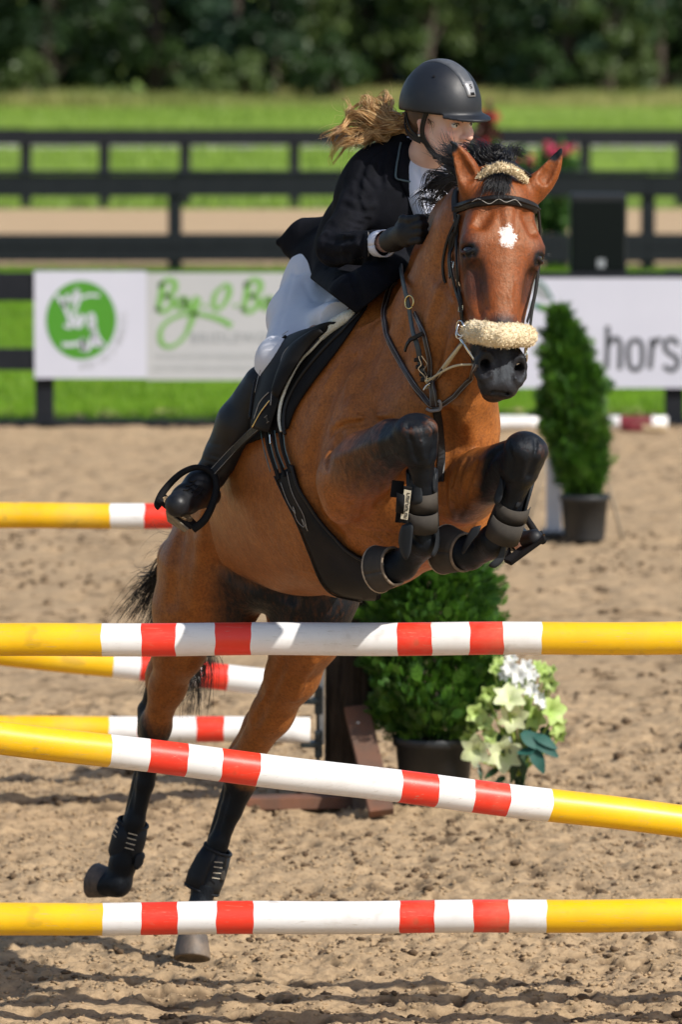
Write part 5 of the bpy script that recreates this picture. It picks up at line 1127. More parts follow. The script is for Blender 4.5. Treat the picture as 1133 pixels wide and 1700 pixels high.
ST2 = stirrup([(800, 760, 16.75), (825, 800, 16.78), (850, 836, 16.8)], 9, [(845, 930, 16.78), (842, 905, 16.8), (848, 872, 16.82), (856, 846, 16.83), (866, 848, 16.83), (880, 868, 16.81), (893, 888, 16.79), (903, 898, 16.76)], [(870, 920, 16.76)], 'black stirrup on the right of the picture seen beyond the folded foreleg')
plate('tread_frame', [(838, 934, 16.74), (850, 940, 16.72), (907, 898, 16.70), (902, 886, 16.80)], 0, .016, M_mat, ST2)

# ---- leg boots
def shell(name, pts, rads, mat, parent, th=.004, seg=(0, 360), front=(0, -1, 0), n=24, flare=None, cyc=False):
    """a wrapped sheet round a limb path; seg = angular range seen from the front"""
    pts = [Vector(p) for p in pts]; vs = []; k = len(pts); nn = n + 1
    for s_ in (0, 1):
        for i, p in enumerate(pts):
            t = nrm(pts[min(i + 1, k - 1)] - pts[max(i - 1, 0)]); f = Vector(front); f = nrm(f - t * f.dot(t)); w = t.cross(f)
            for j in range(nn):
                a = math.radians(seg[0] + (seg[1] - seg[0]) * j / n); r = rads[i] + (th if s_ else 0); vs.append(p + f * math.cos(a) * r + w * math.sin(a) * r)
    o_ = k * nn; fs = []
    for i in range(k - 1):
        for j in range(n): a = i * nn + j; fs += [(a, a + nn, a + nn + 1, a + 1), (o_ + a, o_ + a + 1, o_ + a + nn + 1, o_ + a + nn)]
    for j in range(n): fs += [(j, j + 1, o_ + j + 1, o_ + j)]; b = (k - 1) * nn + j; fs += [(b, o_ + b, o_ + b + 1, b + 1)]
    for i in range(k - 1): fs += [(i * nn, o_ + i * nn, o_ + (i + 1) * nn, (i + 1) * nn)]; b = i * nn + n; fs += [(b, b + nn, o_ + b + nn, o_ + b)]
    return meshobj(name, vs, fs, mat, parent, True)
def lobe(name, pts, mat, parent, y0, th=.006, lift=.004, center=None, cr=None):
    """curved guard plate: outline in photo pixels wrapped round a vertical limb of radius cr centred at column center"""
    n = len(pts); C = catmull(pts + [pts[0]], 4)[:-1]; c = np.mean([p for p in C], 0); vs = []; rings = 5
    def wp(p, l):
        dx = (p[0] - center(p[1])) * mpp(y0); r = cr + l; q = min(.98, abs(dx) / r); return P(p[0], p[1], y0 - r * math.sqrt(1 - q * q))
    k = len(C)
    for s_ in (0, 1):
        for ri in range(rings):
            f = 1 - ri / rings * .999
            for p in C: vs.append(wp(c + (p - c) * f, lift + (th * (1 if ri else .4) if s_ else 0)))
    fs = []; o_ = rings * k
    for ri in range(rings - 1):
        for j in range(k): a = ri * k + j; b = ri * k + (j + 1) % k; fs += [(a, b, b + k, a + k), (o_ + a, o_ + a + k, o_ + b + k, o_ + b)]
    for j in range(k): fs.append((j, o_ + j, o_ + (j + 1) % k, (j + 1) % k))
    fs += [tuple((rings - 1) * k + j for j in range(k)), tuple(o_ + (rings - 1) * k + j for j in range(k - 1, -1, -1))]; return meshobj(name, vs, fs, mat, parent, True)
LB = empty('tendon_boot', P(702, 825, 15.83), 'black open front tendon boot with a cream label on the foreleg nearer the middle', 'leg boot', 'protective leg boots of the horse')
cx1 = lambda y: 702 + (y - 780) * .015
shell('boot_shell', [P(701, 782, 15.812), P(702, 830, 15.838), P(703, 872, 15.862)], [.040, .0385, .041], M_neod, LB, .005, (55, 305))
lobe('guard', [(679, 778), (690, 782), (700, 800), (702, 815), (700, 835), (678, 832)], M_neod, LB, 15.83, center=cx1, cr=.0405)
lobe('guard', [(719, 778), (724, 776), (727, 790), (725, 815), (719, 815)], M_neod, LB, 15.83, center=cx1, cr=.041)
for (y_a, y_b, n_) in ((812, 843, 'strap'), (846, 877, 'strap')):
    shell(n_, [P(cx1(y_a), y_a, 15.825), P(cx1(y_b), y_b, 15.845)], [.0435, .0445], M_neo, LB, .003, (-62, 125), n=20)
shell('strap_tab', [P(671, 818, 15.80), P(669, 850, 15.81)], [.016, .016], M_mat, LB, .004, (-10, 110), n=8)
m = MB(); m.box(P(660, 812, 15.845), (.036, .006, .048), (nrm(Vector((1, .2, -.12))), Vector((0, 1, 0)), nrm(Vector((.12, 0, 1))))); bevel(m.obj('strap_end', M_mat, LB), .002)
m = MB(); m.box(P(663, 853, 15.845), (.018, .006, .05), (nrm(Vector((1, .2, -.12))), Vector((0, 1, 0)), nrm(Vector((.12, 0, 1))))); bevel(m.obj('strap_end', M_mat, LB), .002)
Zl = nrm(P(674, 816, 15.78) - P(668, 864, 15.80)); Xl = nrm(Vector((1, -.25, .12))); Xl = nrm(Xl - Zl * Xl.dot(Zl)); Yl = Zl.cross(Xl)
m = MB(); m.box(P(674, 838, 15.792), (.024, .006, .108), (Xl, Yl, Zl)); bevel(m.obj('label_backing', M_mat, LB), .002)
m = MB(); m.box(P(674.5, 838, 15.787), (.020, .002, .086), (Xl, Yl, Zl)); m.obj('label', M_tag, LB)
m = MB(); c0 = P(676.5, 838, 15.7845)
for i in range(9):
    z = .034 - i * .0085; m.box(c0 + Zl * z, (.0085, .0008, .0016), (Xl, Yl, Zl)); m.box(c0 + Zl * (z - .003) + Xl * (.0034 if i % 2 else -.0034), (.0016, .0008, .006), (Xl, Yl, Zl)); 
    if i % 3: m.box(c0 + Zl * (z - .005), (.0085, .0008, .0014), (Xl, Yl, Zl))
m.obj('label_lettering', M_mat, LB)
lobe('fetlock_guard', [(668, 872), (686, 868), (685, 895), (682, 918), (675, 930), (667, 920), (662, 900), (664, 882)], M_neod, LB, 15.87, center=lambda y: 700, cr=.066)
lobe('fetlock_guard', [(727, 868), (730, 885), (729, 910), (722, 924), (716, 922), (722, 905)], M_neod, LB, 15.87, center=lambda y: 704, cr=.054)
LB2 = empty('tendon_boot', P(842, 835, 15.80), 'dusty black tendon boot on the foreleg at the right, beside the stirrup', 'leg boot', 'protective leg boots of the horse')
shell('boot_shell', [P(862, 795, 15.78), P(850, 840, 15.81), P(836, 878, 15.84)], [.041, .040, .043], M_neod, LB2, .005, (50, 300))
for (a, b) in (((855, 833), (847, 858)), ((846, 860), (834, 893))): shell('strap', [P(a[0], a[1], 15.80), P(b[0], b[1], 15.825)], [.0455, .0470], M_neo, LB2, .003, (-85, 85), n=20)
lobe('guard', [(832, 790), (836, 800), (835, 825), (826, 838), (820, 828), (828, 805)], M_neod, LB2, 15.80, center=lambda y: 858 - (y - 790) * .3, cr=.052)
lobe('guard', [(872, 812), (876, 820), (862, 842), (856, 840)], M_neod, LB2, 15.80, center=lambda y: 858 - (y - 790) * .3, cr=.040)
lobe('fetlock_guard', [(800, 872), (796, 885), (784, 900), (770, 920), (768, 912), (776, 890), (785, 876)], M_neod, LB2, 15.86, center=lambda y: 805, cr=.075)
lobe('fetlock_guard', [(838, 893), (841, 915), (836, 932), (822, 943), (812, 938), (826, 925), (834, 905)], M_neod, LB2, 15.87, center=lambda y: 815, cr=.055)
def bell(top, bot, front, r0, r1, label_l):
    b_ = empty('bell_boot', bot, label_l, 'bell boot', 'bell boots on the forelegs'); top, bot = Vector(top), Vector(bot)
    pts = [top, top + (bot - top) * .33, top + (bot - top) * .66, bot]; shell('cuff', pts, [r0, r0 * .75 + r1 * .25, r0 * .4 + r1 * .6, r1], M_neo, b_, .005, (0, 360), front, 32)
    ax = nrm(bot - top); ring('rim', top, ax, r0 + .003, .0042, simple('worn_tan_edge', (.22, .16, .11), (.10, .08, .06), 50, .8, .3), b_); ring('rim', bot, ax, r1 + .003, .0032, simple('worn_pale_edge', (.42, .34, .25), (.2, .16, .12), 50, .8, .3), b_)
    return b_
bell(P(655, 940, 15.93), P(628, 945, 15.97), (0, -1, 0), .050, .063, 'dusty bell boot with pale rim over the hoof in front of the girth')
bell(P(772, 917, 15.93), P(740, 912, 15.99), (0, -1, 0), .050, .066, 'dusty bell boot over the hoof tucked beside the tendon boot')
def hind_boot(pts, rads, lowl, stripes, label_l, fr, seg):
    b_ = empty('fetlock_boot', pts[-1], label_l, 'leg boot', 'protective leg boots of the horse')
    shell('boot_shell', pts, rads, M_neod, b_, .005, seg, fr, 26); t = nrm(pts[1] - pts[0]); ring('collar', pts[0], t, rads[0] + .003, .0055, M_neod, b_); ring('lower_edge', pts[-1] - t * .004, nrm(pts[-1] - pts[-2]), rads[-1] + .002, .0055, M_neod, b_)
    for (a, b, yy) in stripes:
        m = MB(); A = P(*a, yy); B = P(*b, yy); m.box((A + B) / 2, ((B - A).length, .003, .0024), (nrm(B - A), Vector((0, 1, 0)), nrm((B - A).cross(Vector((0, 1, 0)))))); m.obj('elastic_stripe', simple('cream_elastic', (.62, .55, .42), (.5, .44, .33), 80, .7, 0), b_)
    return b_
hind_boot([P(221, 1366, 17.79), P(214, 1390, 17.80), P(208, 1412, 17.81), P(212, 1428, 17.82)], [.044, .050, .050, .048], None,
    [((213, 1383), (228, 1387), 17.738), ((211, 1391), (226, 1395), 17.738), ((209, 1399), (224, 1403), 17.738), ((207, 1407), (222, 1411), 17.738), ((191, 1368), (200, 1379), 17.765), ((189, 1376), (198, 1386), 17.765), ((187, 1384), (196, 1394), 17.765)], 'black fetlock boot with cream stripes on the lifted hind leg', (0, -1, 0), (0, 360))
lobe('flap', [(225, 1420), (236, 1416), (238, 1432), (228, 1444), (222, 1438)], M_neod, bpy.data.objects['fetlock_boot'], 17.82, center=lambda y: 212, cr=.055)
hb = hind_boot([P(362, 1410, 17.61), P(352, 1432, 17.615), P(342, 1456, 17.62), P(334, 1478, 17.62)], [.041, .050, .055, .052], None,
    [((356, 1431), (370, 1432), 17.555), ((355, 1439), (369, 1441), 17.555), ((354, 1449), (367, 1450), 17.555), ((352, 1457), (365, 1459), 17.555)], 'black fetlock boot with cream stripes on the standing hind leg', (0, -1, 0), (0, 360))
M_elw = M_neod
m = MB(); m.box(P(373, 1430, 17.60), (.014, .05, .03)); bevel(m.obj('strap_end', M_neo, hb), .003); m = MB(); m.box(P(370, 1452, 17.60), (.014, .05, .03)); bevel(m.obj('strap_end', M_neo, hb), .003)
# ------------------------------------------------------------------ the rider
RD = empty('person', P(560, 500, 17.0), 'rider in black coat, white breeches and black helmet leaning forward on the bay horse', 'rider')
M_cloth = NT('black_coat_wool'); q_ = M_cloth.noise(600, 3, .7); q2_ = M_cloth.noise(18, 4, .6); M_cloth.set(Base_Color=M_cloth.ramp(q2_, [(.3, (.0045, .005, .007)), (.7, (.0085, .009, .013))]), Roughness=.85, Normal=M_cloth.bump(q_, .4, .0008, M_cloth.bump(q2_, .35, .006))); M_cloth.b.inputs['Specular IOR Level'].default_value = .10; M_cloth = M_cloth.m
M_breech = simple('white_breeches', (.72, .725, .77), (.67, .675, .73), 14, .8, .35, 500, .0008)
M_shirt = simple('white_shirt', (.74, .76, .86), (.68, .70, .80), 14, .75, .3, 300, .001)
M_bootl = NT('black_boot_leather'); q_ = M_bootl.noise(30, 4, .6); M_bootl.set(Base_Color=M_bootl.ramp(q_, [(.3, (.006, .007, .009)), (.7, (.012, .013, .016))]), Roughness=M_bootl.ramp(q_, [(.3, .38), (.7, .6)]), Normal=M_bootl.bump(M_bootl.noise(250, 3), .25, .0008)); M_bootl.b.inputs['Specular IOR Level'].default_value = .35; M_bootl = M_bootl.m
M_glove = simple('black_glove', (.004, .004, .005), (.009, .009, .010), 60, .6, .6, 220, .0015, spec=.45)
sk = NT('skin'); n1 = sk.noise(25, 4, .6); c_ = sk.ramp(n1, [(.3, (.84, .56, .44)), (.7, (.77, .48, .37))]); c_ = sk.mix(sk.math('MULTIPLY', sk.attr('blush'), .6), c_, (.70, .24, .18)); c_ = sk.mix(sk.attr('lip'), c_, (.60, .24, .20)); c_ = sk.mix(sk.attr('brow'), c_, (.035, .018, .010)); sk.set(Base_Color=c_, Roughness=.5, Normal=sk.bump(sk.noise(500, 3), .15, .0006)); sk.b.inputs['Subsurface Weight'].default_value = .15; sk.b.inputs['Subsurface Radius'].default_value = (.012, .005, .003); sk.b.inputs['Subsurface Scale'].default_value = .6; M_skin = sk.m
# head frame
Hc = P(734, 190, 16.62); hf = nrm((.71, -.70, -.11)); hu = nrm(Vector((.0, -.05, 1)) - hf * Vector((.0, -.05, 1)).dot(hf)); hs = nrm(hf.cross(hu)); FRH = (hf, hs, hu)
def K(f, s, u): return Hc + hf * f + hs * s + hu * u
def skull(S2, g=0.0, k=.02):
    S2.ell(K(-.006, 0, .012), (.096 + g, .077 + g, .098 + g), FRH, k); S2.ell(K(.035, 0, -.04), (.060 + g, .060 + g, .075 + g), FRH, k)
lo = np.array([Hc.x - .24, 16.38, Hc.z - .34]); S2 = Sdf(lo, (Hc.x + .18, 16.95, Hc.z + .16), .0028)
skull(S2)
S2.ell(K(.052, 0, -.088), (.040, .040, .030), FRH, .03); S2.ell(K(.078, 0, -.108), (.020, .022, .017), FRH, .02)
for s in (-1, 1):
    S2.cap(K(-.005, s * .058, -.055), K(.045, s * .036, -.098), .017, .017, .03); S2.ell(K(.062, s * .038, -.048), (.026, .022, .022), FRH, .02)
    S2.dent([K(.095, s * .030, -.020), K(.088, s * .040, -.022)], .016, .011); S2.cap(K(.098, s * .014, .0), K(.086, s * .046, .002), .010, .007, .015)
S2.cap(K(.094, 0, -.008), K(.112, 0, -.050), .0085, .0105, .014); S2.ell(K(.113, 0, -.052), (.012, .012, .010), FRH, .008)
for s in (-1, 1): S2.ell(K(.102, s * .013, -.056), (.011, .0075, .008), FRH, .007); S2.ell(K(.106, s * .007, -.063), (.004, .0035, .003), FRH, .003, 'sub')
S2.ell(K(.094, 0, -.078), (.012, .024, .006), FRH, .006); S2.ell(K(.092, 0, -.088), (.012, .021, .006), FRH, .006); S2.cap(K(.104, -.020, -.083), K(.104, .020, -.083), .0014, .0014, .003, 'sub')
# eyes
EY = {s: K(.0805, s * .031, -.019) for s in (-1, 1)}
for s in (-1, 1):
    S2.ell(EY[s], .0125, None, .006); S2.ell(EY[s] + hf * .009 + hs * s * .003, (.008, .0135, .0056), FRH, .003, 'sub')
# ear
for s in (-1, 1):
    S2.cap(K(-.012, s * .076, -.020), K(-.004, s * .074, -.055), .013, .008, .006, flat=(hs, .5)); S2.ell(K(-.006, s * .084, -.030), (.008, .006, .013), FRH, .004, 'sub')
# neck
nb_ = P(690, 262, 16.74); S2.chain([K(-.03, 0, -.06), K(-.045, -.0, -.115), nb_], [.052, .046, .047], .03); S2.cap(K(.03, 0, -.085), nb_ + Vector((.03, -.025, 0)), .028, .030, .04)
hv2, hq2 = S2.mesh(); hv2 = smooth_mesh(hv2, hq2, 1)
# body below the collar
kn1 = beside(463, 598, .035, 16.8); kn2 = P(454, 636, kn1.y + .02); th1 = P(498, 528, min(16.94, beside(508, 540, .02, 16.94).y)); an1 = P(350, 788, beside(372, 770, .05, 16.95).y)
S5 = Sdf((-.36, 16.05, 1.05), (.62, 17.35, 2.75), .0075)
chestc = P(655, 325, 16.76); bel = P(605, 405, 16.90); pel = P(562, 468, 17.02)
S5.cap(nb_, P(680, 300, 16.76), .055, .06, .04)
S5.chain([P(670, 300, 16.76), bel, pel], [.105, .10, .115], .06)
S5.chain([P(625, 285, 16.73), P(575, 400, 16.62), P(562, 412, 16.56), P(640, 403, 16.36)], [.045, .036, .033, .026], .02); S5.cap(P(640, 403, 16.36), P(655, 398, 16.28), .026, .020, .01)
S5.chain([P(705, 285, 16.80), P(745, 370, 16.66), P(758, 400, 16.50)], [.045, .036, .026], .02)
S5.chain([P(545, 470, 17.04), th1, kn1 + Vector((0, .03, 0)), kn2 + Vector((0, .02, 0)), an1], [.07, .055, .036, .034, .030], .02); S5.chain([P(610, 480, 17.12), P(745, 640, 17.05), P(835, 850, 16.96)], [.085, .055, .034], .03)
S5.cap(an1, P(305, 832, an1.y - .11), .032, .028); S5.cap(P(838, 870, 16.93), P(868, 902, 16.78), .032, .028)
bv, bq = S5.mesh()
V_ = np.concatenate([hv2, bv]); Q_ = np.concatenate([hq2, bq + len(hv2)])
hl_ = (V_ - np.array(Hc)); cf, cs, cu = hl_ @ np.array(hf), hl_ @ np.array(hs), hl_ @ np.array(hu)
lip = ((np.abs(cs) < .022) & (cf > .09)) * np.clip(1 - np.abs((cu + .083) / .0095) ** 3, 0, 1)
brow = np.where((cf > .07), np.clip(1.3 - np.abs((cu - (-.001 + .006 * np.sin((np.abs(cs) - .012) * 60))) / .0034) ** 2, 0, 1) * sstep(np.abs(cs), .011, .015) * (1 - sstep(np.abs(cs), .040, .050)), 0) * .85
blush = np.exp(-(((cf - .07) / .03) ** 2 + ((np.abs(cs) - .045) / .02) ** 2 + ((cu + .052) / .022) ** 2)) + .8 * np.exp(-(((cf - .112) / .015) ** 2 + ((cu + .052) / .014) ** 2 + (cs / .02) ** 2)) + .5 * (np.abs(cs) > .068) * (cf < .02) * (cu < 0)
# eyelash line
lash = np.zeros(len(V_))
for s in (-1, 1):
    e = V_ - np.array(EY[s]); d_ = np.linalg.norm(e, axis=1); a_ = e @ np.array(hu); b_ = e @ np.array(hs); f_ = e @ np.array(hf); lash = np.maximum(lash, (f_ > .002) * np.clip(1 - np.abs(np.hypot(b_ / 1.0 * .45, a_) - .0066) / .0022, 0, 1) * (np.abs(b_) < .0145) * (a_ > -.001))
RBODY = meshobj('body', V_, Q_, M_skin, RD, True, attrs={'lip': np.clip(lip, 0, 1), 'brow': np.clip(np.maximum(brow, lash * .9), 0, 1), 'blush': np.clip(blush, 0, 1)})
M_haird = simple('dark_brown_hair', (.06, .028, .014), (.10, .05, .022), 50, .5, .4, 200, .001, stretch=(1, 1, .2)); M_lashm = simple('lash_black', (.01, .008, .007), (.015, .01, .01), 50, .6, 0)
M_eyew = simple('eye_white', (.75, .73, .72), (.70, .68, .68), 40, .15, 0); M_iris = simple('dark_iris', (.03, .018, .010), (.05, .03, .018), 200, .1, 0)
for s in (-1, 1):
    e = sphere('eyeball', EY[s], .0118, M_eyew, RD); c = EY[s] + nrm(hf * .9 + hs * (-.05) - hu * .05) * .0072; sphere('iris', c, .0056, M_iris, e)
HDB = hbvh(hv2, hq2)
def on_head(f, s, u, lift): 
    p = K(f, s, u); l, n, _, _ = HDB.find_nearest(p); n = n if n.dot(l - Hc) > 0 else -n; return l + n * lift
for s in (-1, 1):
    m = MB(); m.tube([on_head(.099, s * .013, -.006, .0004), on_head(.100, s * .022, -.001, .0008), on_head(.096, s * .032, .001, .0008), on_head(.088, s * .045, -.003, .0003)], [.0016, .0026, .0024, .0010], 6, flat=.6); m.obj('eyebrow', M_haird, RD, True)
    m = MB(); m.tube([EY[s] + hf * x + hs * (s * y) + hu * z for x, y, z in ((.0125, -.0105, .0005), (.0148, -.004, .0062), (.0142, .004, .0066), (.0105, .0115, .0028), (.0085, .0150, .0032))], [.0008, .0013, .0015, .0014, .0005], 5); m.obj('eyelash', M_lashm, RD, True)
sphere('earring', K(-.006, .083, -.058), .004, simple('pearl', (.8, .76, .68), (.75, .7, .62), 50, .2, 0), RD)
# ---- coat
DENT = 1.9
S6 = Sdf((-.42, 16.2, 1.9), (.46, 17.5, 2.78), .005)
S6.ell(P(650, 325, 16.76), (.155, .125, .15), (nrm((.9, .43, 0)), nrm((-.43, .9, 0)), (0, 0, 1)), .05)
S6.cap(P(628, 282, 16.75), P(700, 272, 16.80), .062, .060, .06); S6.cap(nb_ + Vector((-.02, .02, .02)), P(670, 290, 16.78), .066, .09, .05); S6.cap(nb_ + Vector((-.004, .006, .050)), nb_ + Vector((-.010, .006, -.02)), .060, .066, .02)
S6.chain([P(632, 345, 16.80), P(605, 400, 16.90), P(585, 450, 16.98)], [.135, .125, .125], .07)
S6.ell(P(560, 440, 17.05), (.125, .11, .11), None, .06)
S6.chain([P(600, 470, 16.95), P(620, 480, 16.88), P(645, 470, 16.78)], [.075, .06, .05], .06); S6.cap(P(592, 470, 16.96), P(598, 500, 16.90), .06, .035, .05)
S6.ell(P(606, 462, 16.86), (.145, .13, .10), (nrm((.9, -.3, -.25)), nrm((.3, .95, 0)), nrm((.25, 0, 1))), .06); S6.ell(P(632, 455, 16.78), (.09, .10, .085), None, .05); S6.chain([beside(x, y, .045, 16.85) for x, y in ((556, 478), (590, 500), (620, 488), (645, 462), (664, 430))], [.075, .07, .07, .06, .05], .05); S6.cap(P(630, 420, 16.78), P(655, 440, 16.72), .07, .05, .05)
S6.chain([P(552, 400, 17.08), P(508, 394, 17.12), P(464, 402, 17.16)], [.085, .048, .012], .05, flat=(nrm((.3, 1, .2)), .7)); S6.chain([P(560, 455, 17.03), P(520, 436, 17.06), P(482, 415, 17.14)], [.075, .042, .018], .04)
S6.chain([P(620, 288, 16.72), P(594, 345, 16.66), P(566, 392, 16.60), P(556, 412, 16.56)], [.066, .056, .052, .053], .02)
S6.chain([P(556, 412, 16.55), P(592, 411, 16.45), P(626, 405, 16.38)], [.052, .046, .042], .018)
S6.chain([P(708, 285, 16.80), P(735, 345, 16.70), P(752, 395, 16.55)], [.062, .052, .045], .03)
coat_v, coat_q = S6.mesh(); CB0 = hbvh(coat_v, coat_q)
def cgroove(pts, w, amp):
    P_ = [ray(CB0, *p)[0] for p in pts]; P_ = [p for p in P_ if p is not None]
    if len(P_) > 1 and max((P_[i] - P_[i + 1]).length for i in range(len(P_) - 1)) < .2: S6.dent(P_, w, amp)
for g_ in ([(612, 262), (598, 290), (592, 320), (600, 345)], [(625, 300), (622, 340), (612, 372), (598, 385)], [(548, 372), (566, 385), (584, 384)], [(538, 392), (560, 400), (585, 396)], [(530, 420), (552, 428), (578, 424)],
           [(572, 340), (590, 352), (605, 352)], [(580, 322), (598, 334), (612, 332)], [(600, 395), (602, 412), (598, 428)], [(618, 388), (620, 405), (617, 422)], [(655, 330), (640, 380), (625, 420)], [(668, 345), (660, 400), (650, 440)], [(560, 460), (590, 480), (610, 500)], [(545, 440), (575, 450), (600, 445)], [(640, 250), (630, 270), (634, 300)], [(520, 380), (540, 395), (556, 402)], [(575, 432), (590, 465), (598, 500)]):
    cgroove(g_, rnd.uniform(.009, .015), rnd.uniform(.004, .0075))
    cgroove([(x + 9, y + 9) for x, y in g_], .012, -.003)
for (cx, cy, a) in ((556, 400, .3), (560, 385, .5), (548, 425, -.1), (590, 360, .3), (602, 300, .9)):
    for k in range(3): x = cx + rnd.uniform(-10, 10); y = cy + k * 9; cgroove([(x - 14 * math.cos(a), y - 14 * math.sin(a)), (x, y + 2), (x + 14 * math.cos(a), y + 14 * math.sin(a))], .007, .0035)
# hem: the skirt of the coat is cut off cleanly
_g = np.meshgrid(*[a.astype(np.float32) for a in S6.ax], indexing='ij')
def hem_cut(pa, pb, depthdir):
    a = P(*pa); b = P(*pb); n_ = nrm((b - a).cross(Vector(depthdir))); n_ = n_ if n_.z < 0 else -n_
    q = sum((_g[i] - np.float32(a[i])) * np.float32(n_[i]) for i in range(3)); return q
q1 = hem_cut((476, 432, 17.1), (592, 521, 16.9), P(540, 480, 17.0) - P(540, 480, 16.0)); q2 = hem_cut((592, 521, 16.9), (676, 452, 16.8), P(630, 490, 17.0) - P(630, 490, 16.0)); S6.d = np.maximum(S6.d, np.maximum(q1, q2)).astype(np.float32)
# sleeve opening
S6.ell(P(640, 404, 16.345), (.030, .040, .036), (nrm(P(640, 404, 16.345) - P(600, 410, 16.43)), (0, 1, 0), (0, 0, 1)), .006, 'sub')
S6.ell(P(711, 262, 16.64), (.038, .085, .065), None, .01, 'sub'); S6.ell(nb_ + Vector((.014, -.010, .085)), (.056, .056, .055), None, .006, 'sub')
coat_v, coat_q = S6.mesh(); coat_v = smooth_mesh(coat_v, coat_q, 1); CB = hbvh(coat_v, coat_q)
COAT = meshobj('coat', coat_v, coat_q, M_cloth, RD, True)
# shirt front, collar and cuff
S7 = Sdf((.05, 16.45, 2.15), (.46, 16.95, 2.66), .004)
S7.cap(nb_ + Vector((.012, -.012, -.01)), P(706, 315, 16.70), .060, .075, .03); S7.cap(P(704, 290, 16.70), P(722, 350, 16.66), .060, .06, .03)
S7.cap(nb_ + Vector((.012, -.010, .030)), nb_ + Vector((.008, -.008, -.02)), .054, .060, .006)
v_, q_ = S7.mesh()
S7.ell(nb_ + Vector((.02, -.02, .075)), (.055, .055, .045), None, .004, 'sub'); 
for g_ in ([(700, 300), (708, 330), (712, 352)], [(692, 285), (700, 300)], [(715, 290), (712, 320)]): S7.dent([ray(hbvh(v_, q_), *p)[0] or P(p[0], p[1], 16.62) for p in g_], .006, .003)
v_, q_ = S7.mesh(); v_ = smooth_mesh(v_, q_, 1); SHB = hbvh(v_, q_); SHIRT = meshobj('shirt', v_, q_, M_shirt, RD, True)
m = MB(); pth = [on_body(x, y, SHB, .0015)[0] for x, y in ((697, 278), (703, 295), (708, 315), (711, 340), (712, 355))]; pth = [p for p in pth if p is not None]; m.tube(pth, .0012, 5); m.obj('placket', M_shirt, SHIRT)
for (x, y) in ((709, 299), (700, 318)):
    h, n = on_body(x, y, SHB, .002)
    if h is not None: m = MB(); m.tube([h, h + n * .002], .0045, 10); m.obj('button', M_pgrey, SHIRT)
shell('shirt_cuff', [P(628, 405, 16.372), P(640, 404, 16.34)], [.036, .037], M_shirt, RD, .003, (0, 360))
# lapels: patches laid on the coat
def cpatch(name, left, right, lift, th=.004, nv=5, nu=12, mat=M_cloth): return patch(name, left, right, mat, RD, lift, nu, nv, th, .002, CB, 6)
cpatch('lapel', [(664, 300), (672, 318), (686, 338), (698, 356)], [(683, 302), (692, 318), (698, 336), (702, 356)], .003)
cpatch('collar', [(668, 236), (661, 262), (657, 280), (658, 297)], [(686, 240), (685, 262), (684, 285), (680, 303)], .005)
def ctube(name, pts, r, mat, lift, parent=RD, n=6):
    w = [on_body(p[0], p[1], CB, lift)[0] for p in catmull(pts, 6)]; w = [p for p in w if p is not None]
    if len(w) < 2: return
    m = MB(); m.tube(w, r, n); return m.obj(name, mat, parent, True)
M_pipe = simple('slate_blue_piping', (.06, .10, .12), (.045, .075, .09), 60, .6, .1)
ctube('collar_piping', [(668, 238), (661, 262), (657, 282), (657, 297), (668, 301), (680, 303)], .0032, M_pipe, .010)
ctube('sleeve_seam', [(612, 385), (613, 405), (612, 425)], .0008, M_thread, .001); ctube('seam', [(640, 245), (622, 258), (610, 275)], .0012, M_cloth, .001)
for x in (589, 594, 599, 604):
    h, n = on_body(x, 430 - (x - 589) * .25, CB, .001)
    if h is not None: m = MB(); m.tube([h, h + n * .003], .0035, 8); m.obj('sleeve_button', M_lea, RD)
# ---- breeches and boots
DENT = 0.8
S8 = Sdf((-.34, 16.4, 1.4), (.5, 17.4, 2.35), .0055)
S8.ell(P(556, 470, 17.04), (.135, .12, .125), None, .05)
S8.chain([P(545, 468, 17.06), th1, kn1, kn2], [.108, .084, .053, .050], .07); S8.cap(P(515, 462, 17.1), P(492, 500, 17.05), .065, .05, .05); S8.cap(beside(512, 540, .055, 16.9), beside(566, 522, .05, 16.85), .042, .034, .05); S8.cap(P(556, 500, 16.95), P(486, 590, kn1.y + .02), .078, .048, .04); S8.chain([P(580, 500, 16.95), P(560, 545, min(16.9, beside(560, 545, .03, 16.9).y))], [.06, .045], .05)
S8.cap(P(580, 480, 17.08), P(570, 540, 16.98), .06, .04, .05)
S8.chain([P(610, 480, 17.12), P(700, 580, 17.10), P(750, 640, 17.05)], [.10, .08, .062], .03); S8.cap(kn2, kn2.lerp(an1, .15), .056, .052, .02)
v_, q_ = S8.mesh(); b0 = hbvh(v_, q_)
for g_ in ([(488, 445), (480, 480), (466, 530), (455, 565)], [(486, 452), (496, 456), (506, 450)], [(540, 500), (560, 520), (580, 528)], [(530, 470), (548, 500), (560, 530)], [(505, 470), (520, 500)]):
    S8.dent([p for p in (ray(b0, *p)[0] for p in g_) if p is not None], .009, .0035)
v_, q_ = S8.mesh(); v_ = smooth_mesh(v_, q_, 1); meshobj('breeches', v_, q_, M_breech, RD, True)
def boot(knee_, ank, heel, ball, toe, calf_back, name='riding_boot', lo=None, hi=None, cut=True):
    S9 = Sdf(lo, hi, .0045); mid = knee_.lerp(ank, .42)
    S9.chain([knee_, mid, knee_.lerp(ank, .8), ank], [.062, .070, .050, .044], .02); S9.cap(mid + calf_back, knee_.lerp(ank, .65) + calf_back * .6, .045, .035, .04)
    S9.chain([ank, ank.lerp(ball, .5) + Vector((0, 0, .004)), ball], [.043, .041, .041], .02); S9.cap(heel, ball, .034, .040, .02); S9.cap(ball, toe, .042, .036, .012)
    return S9
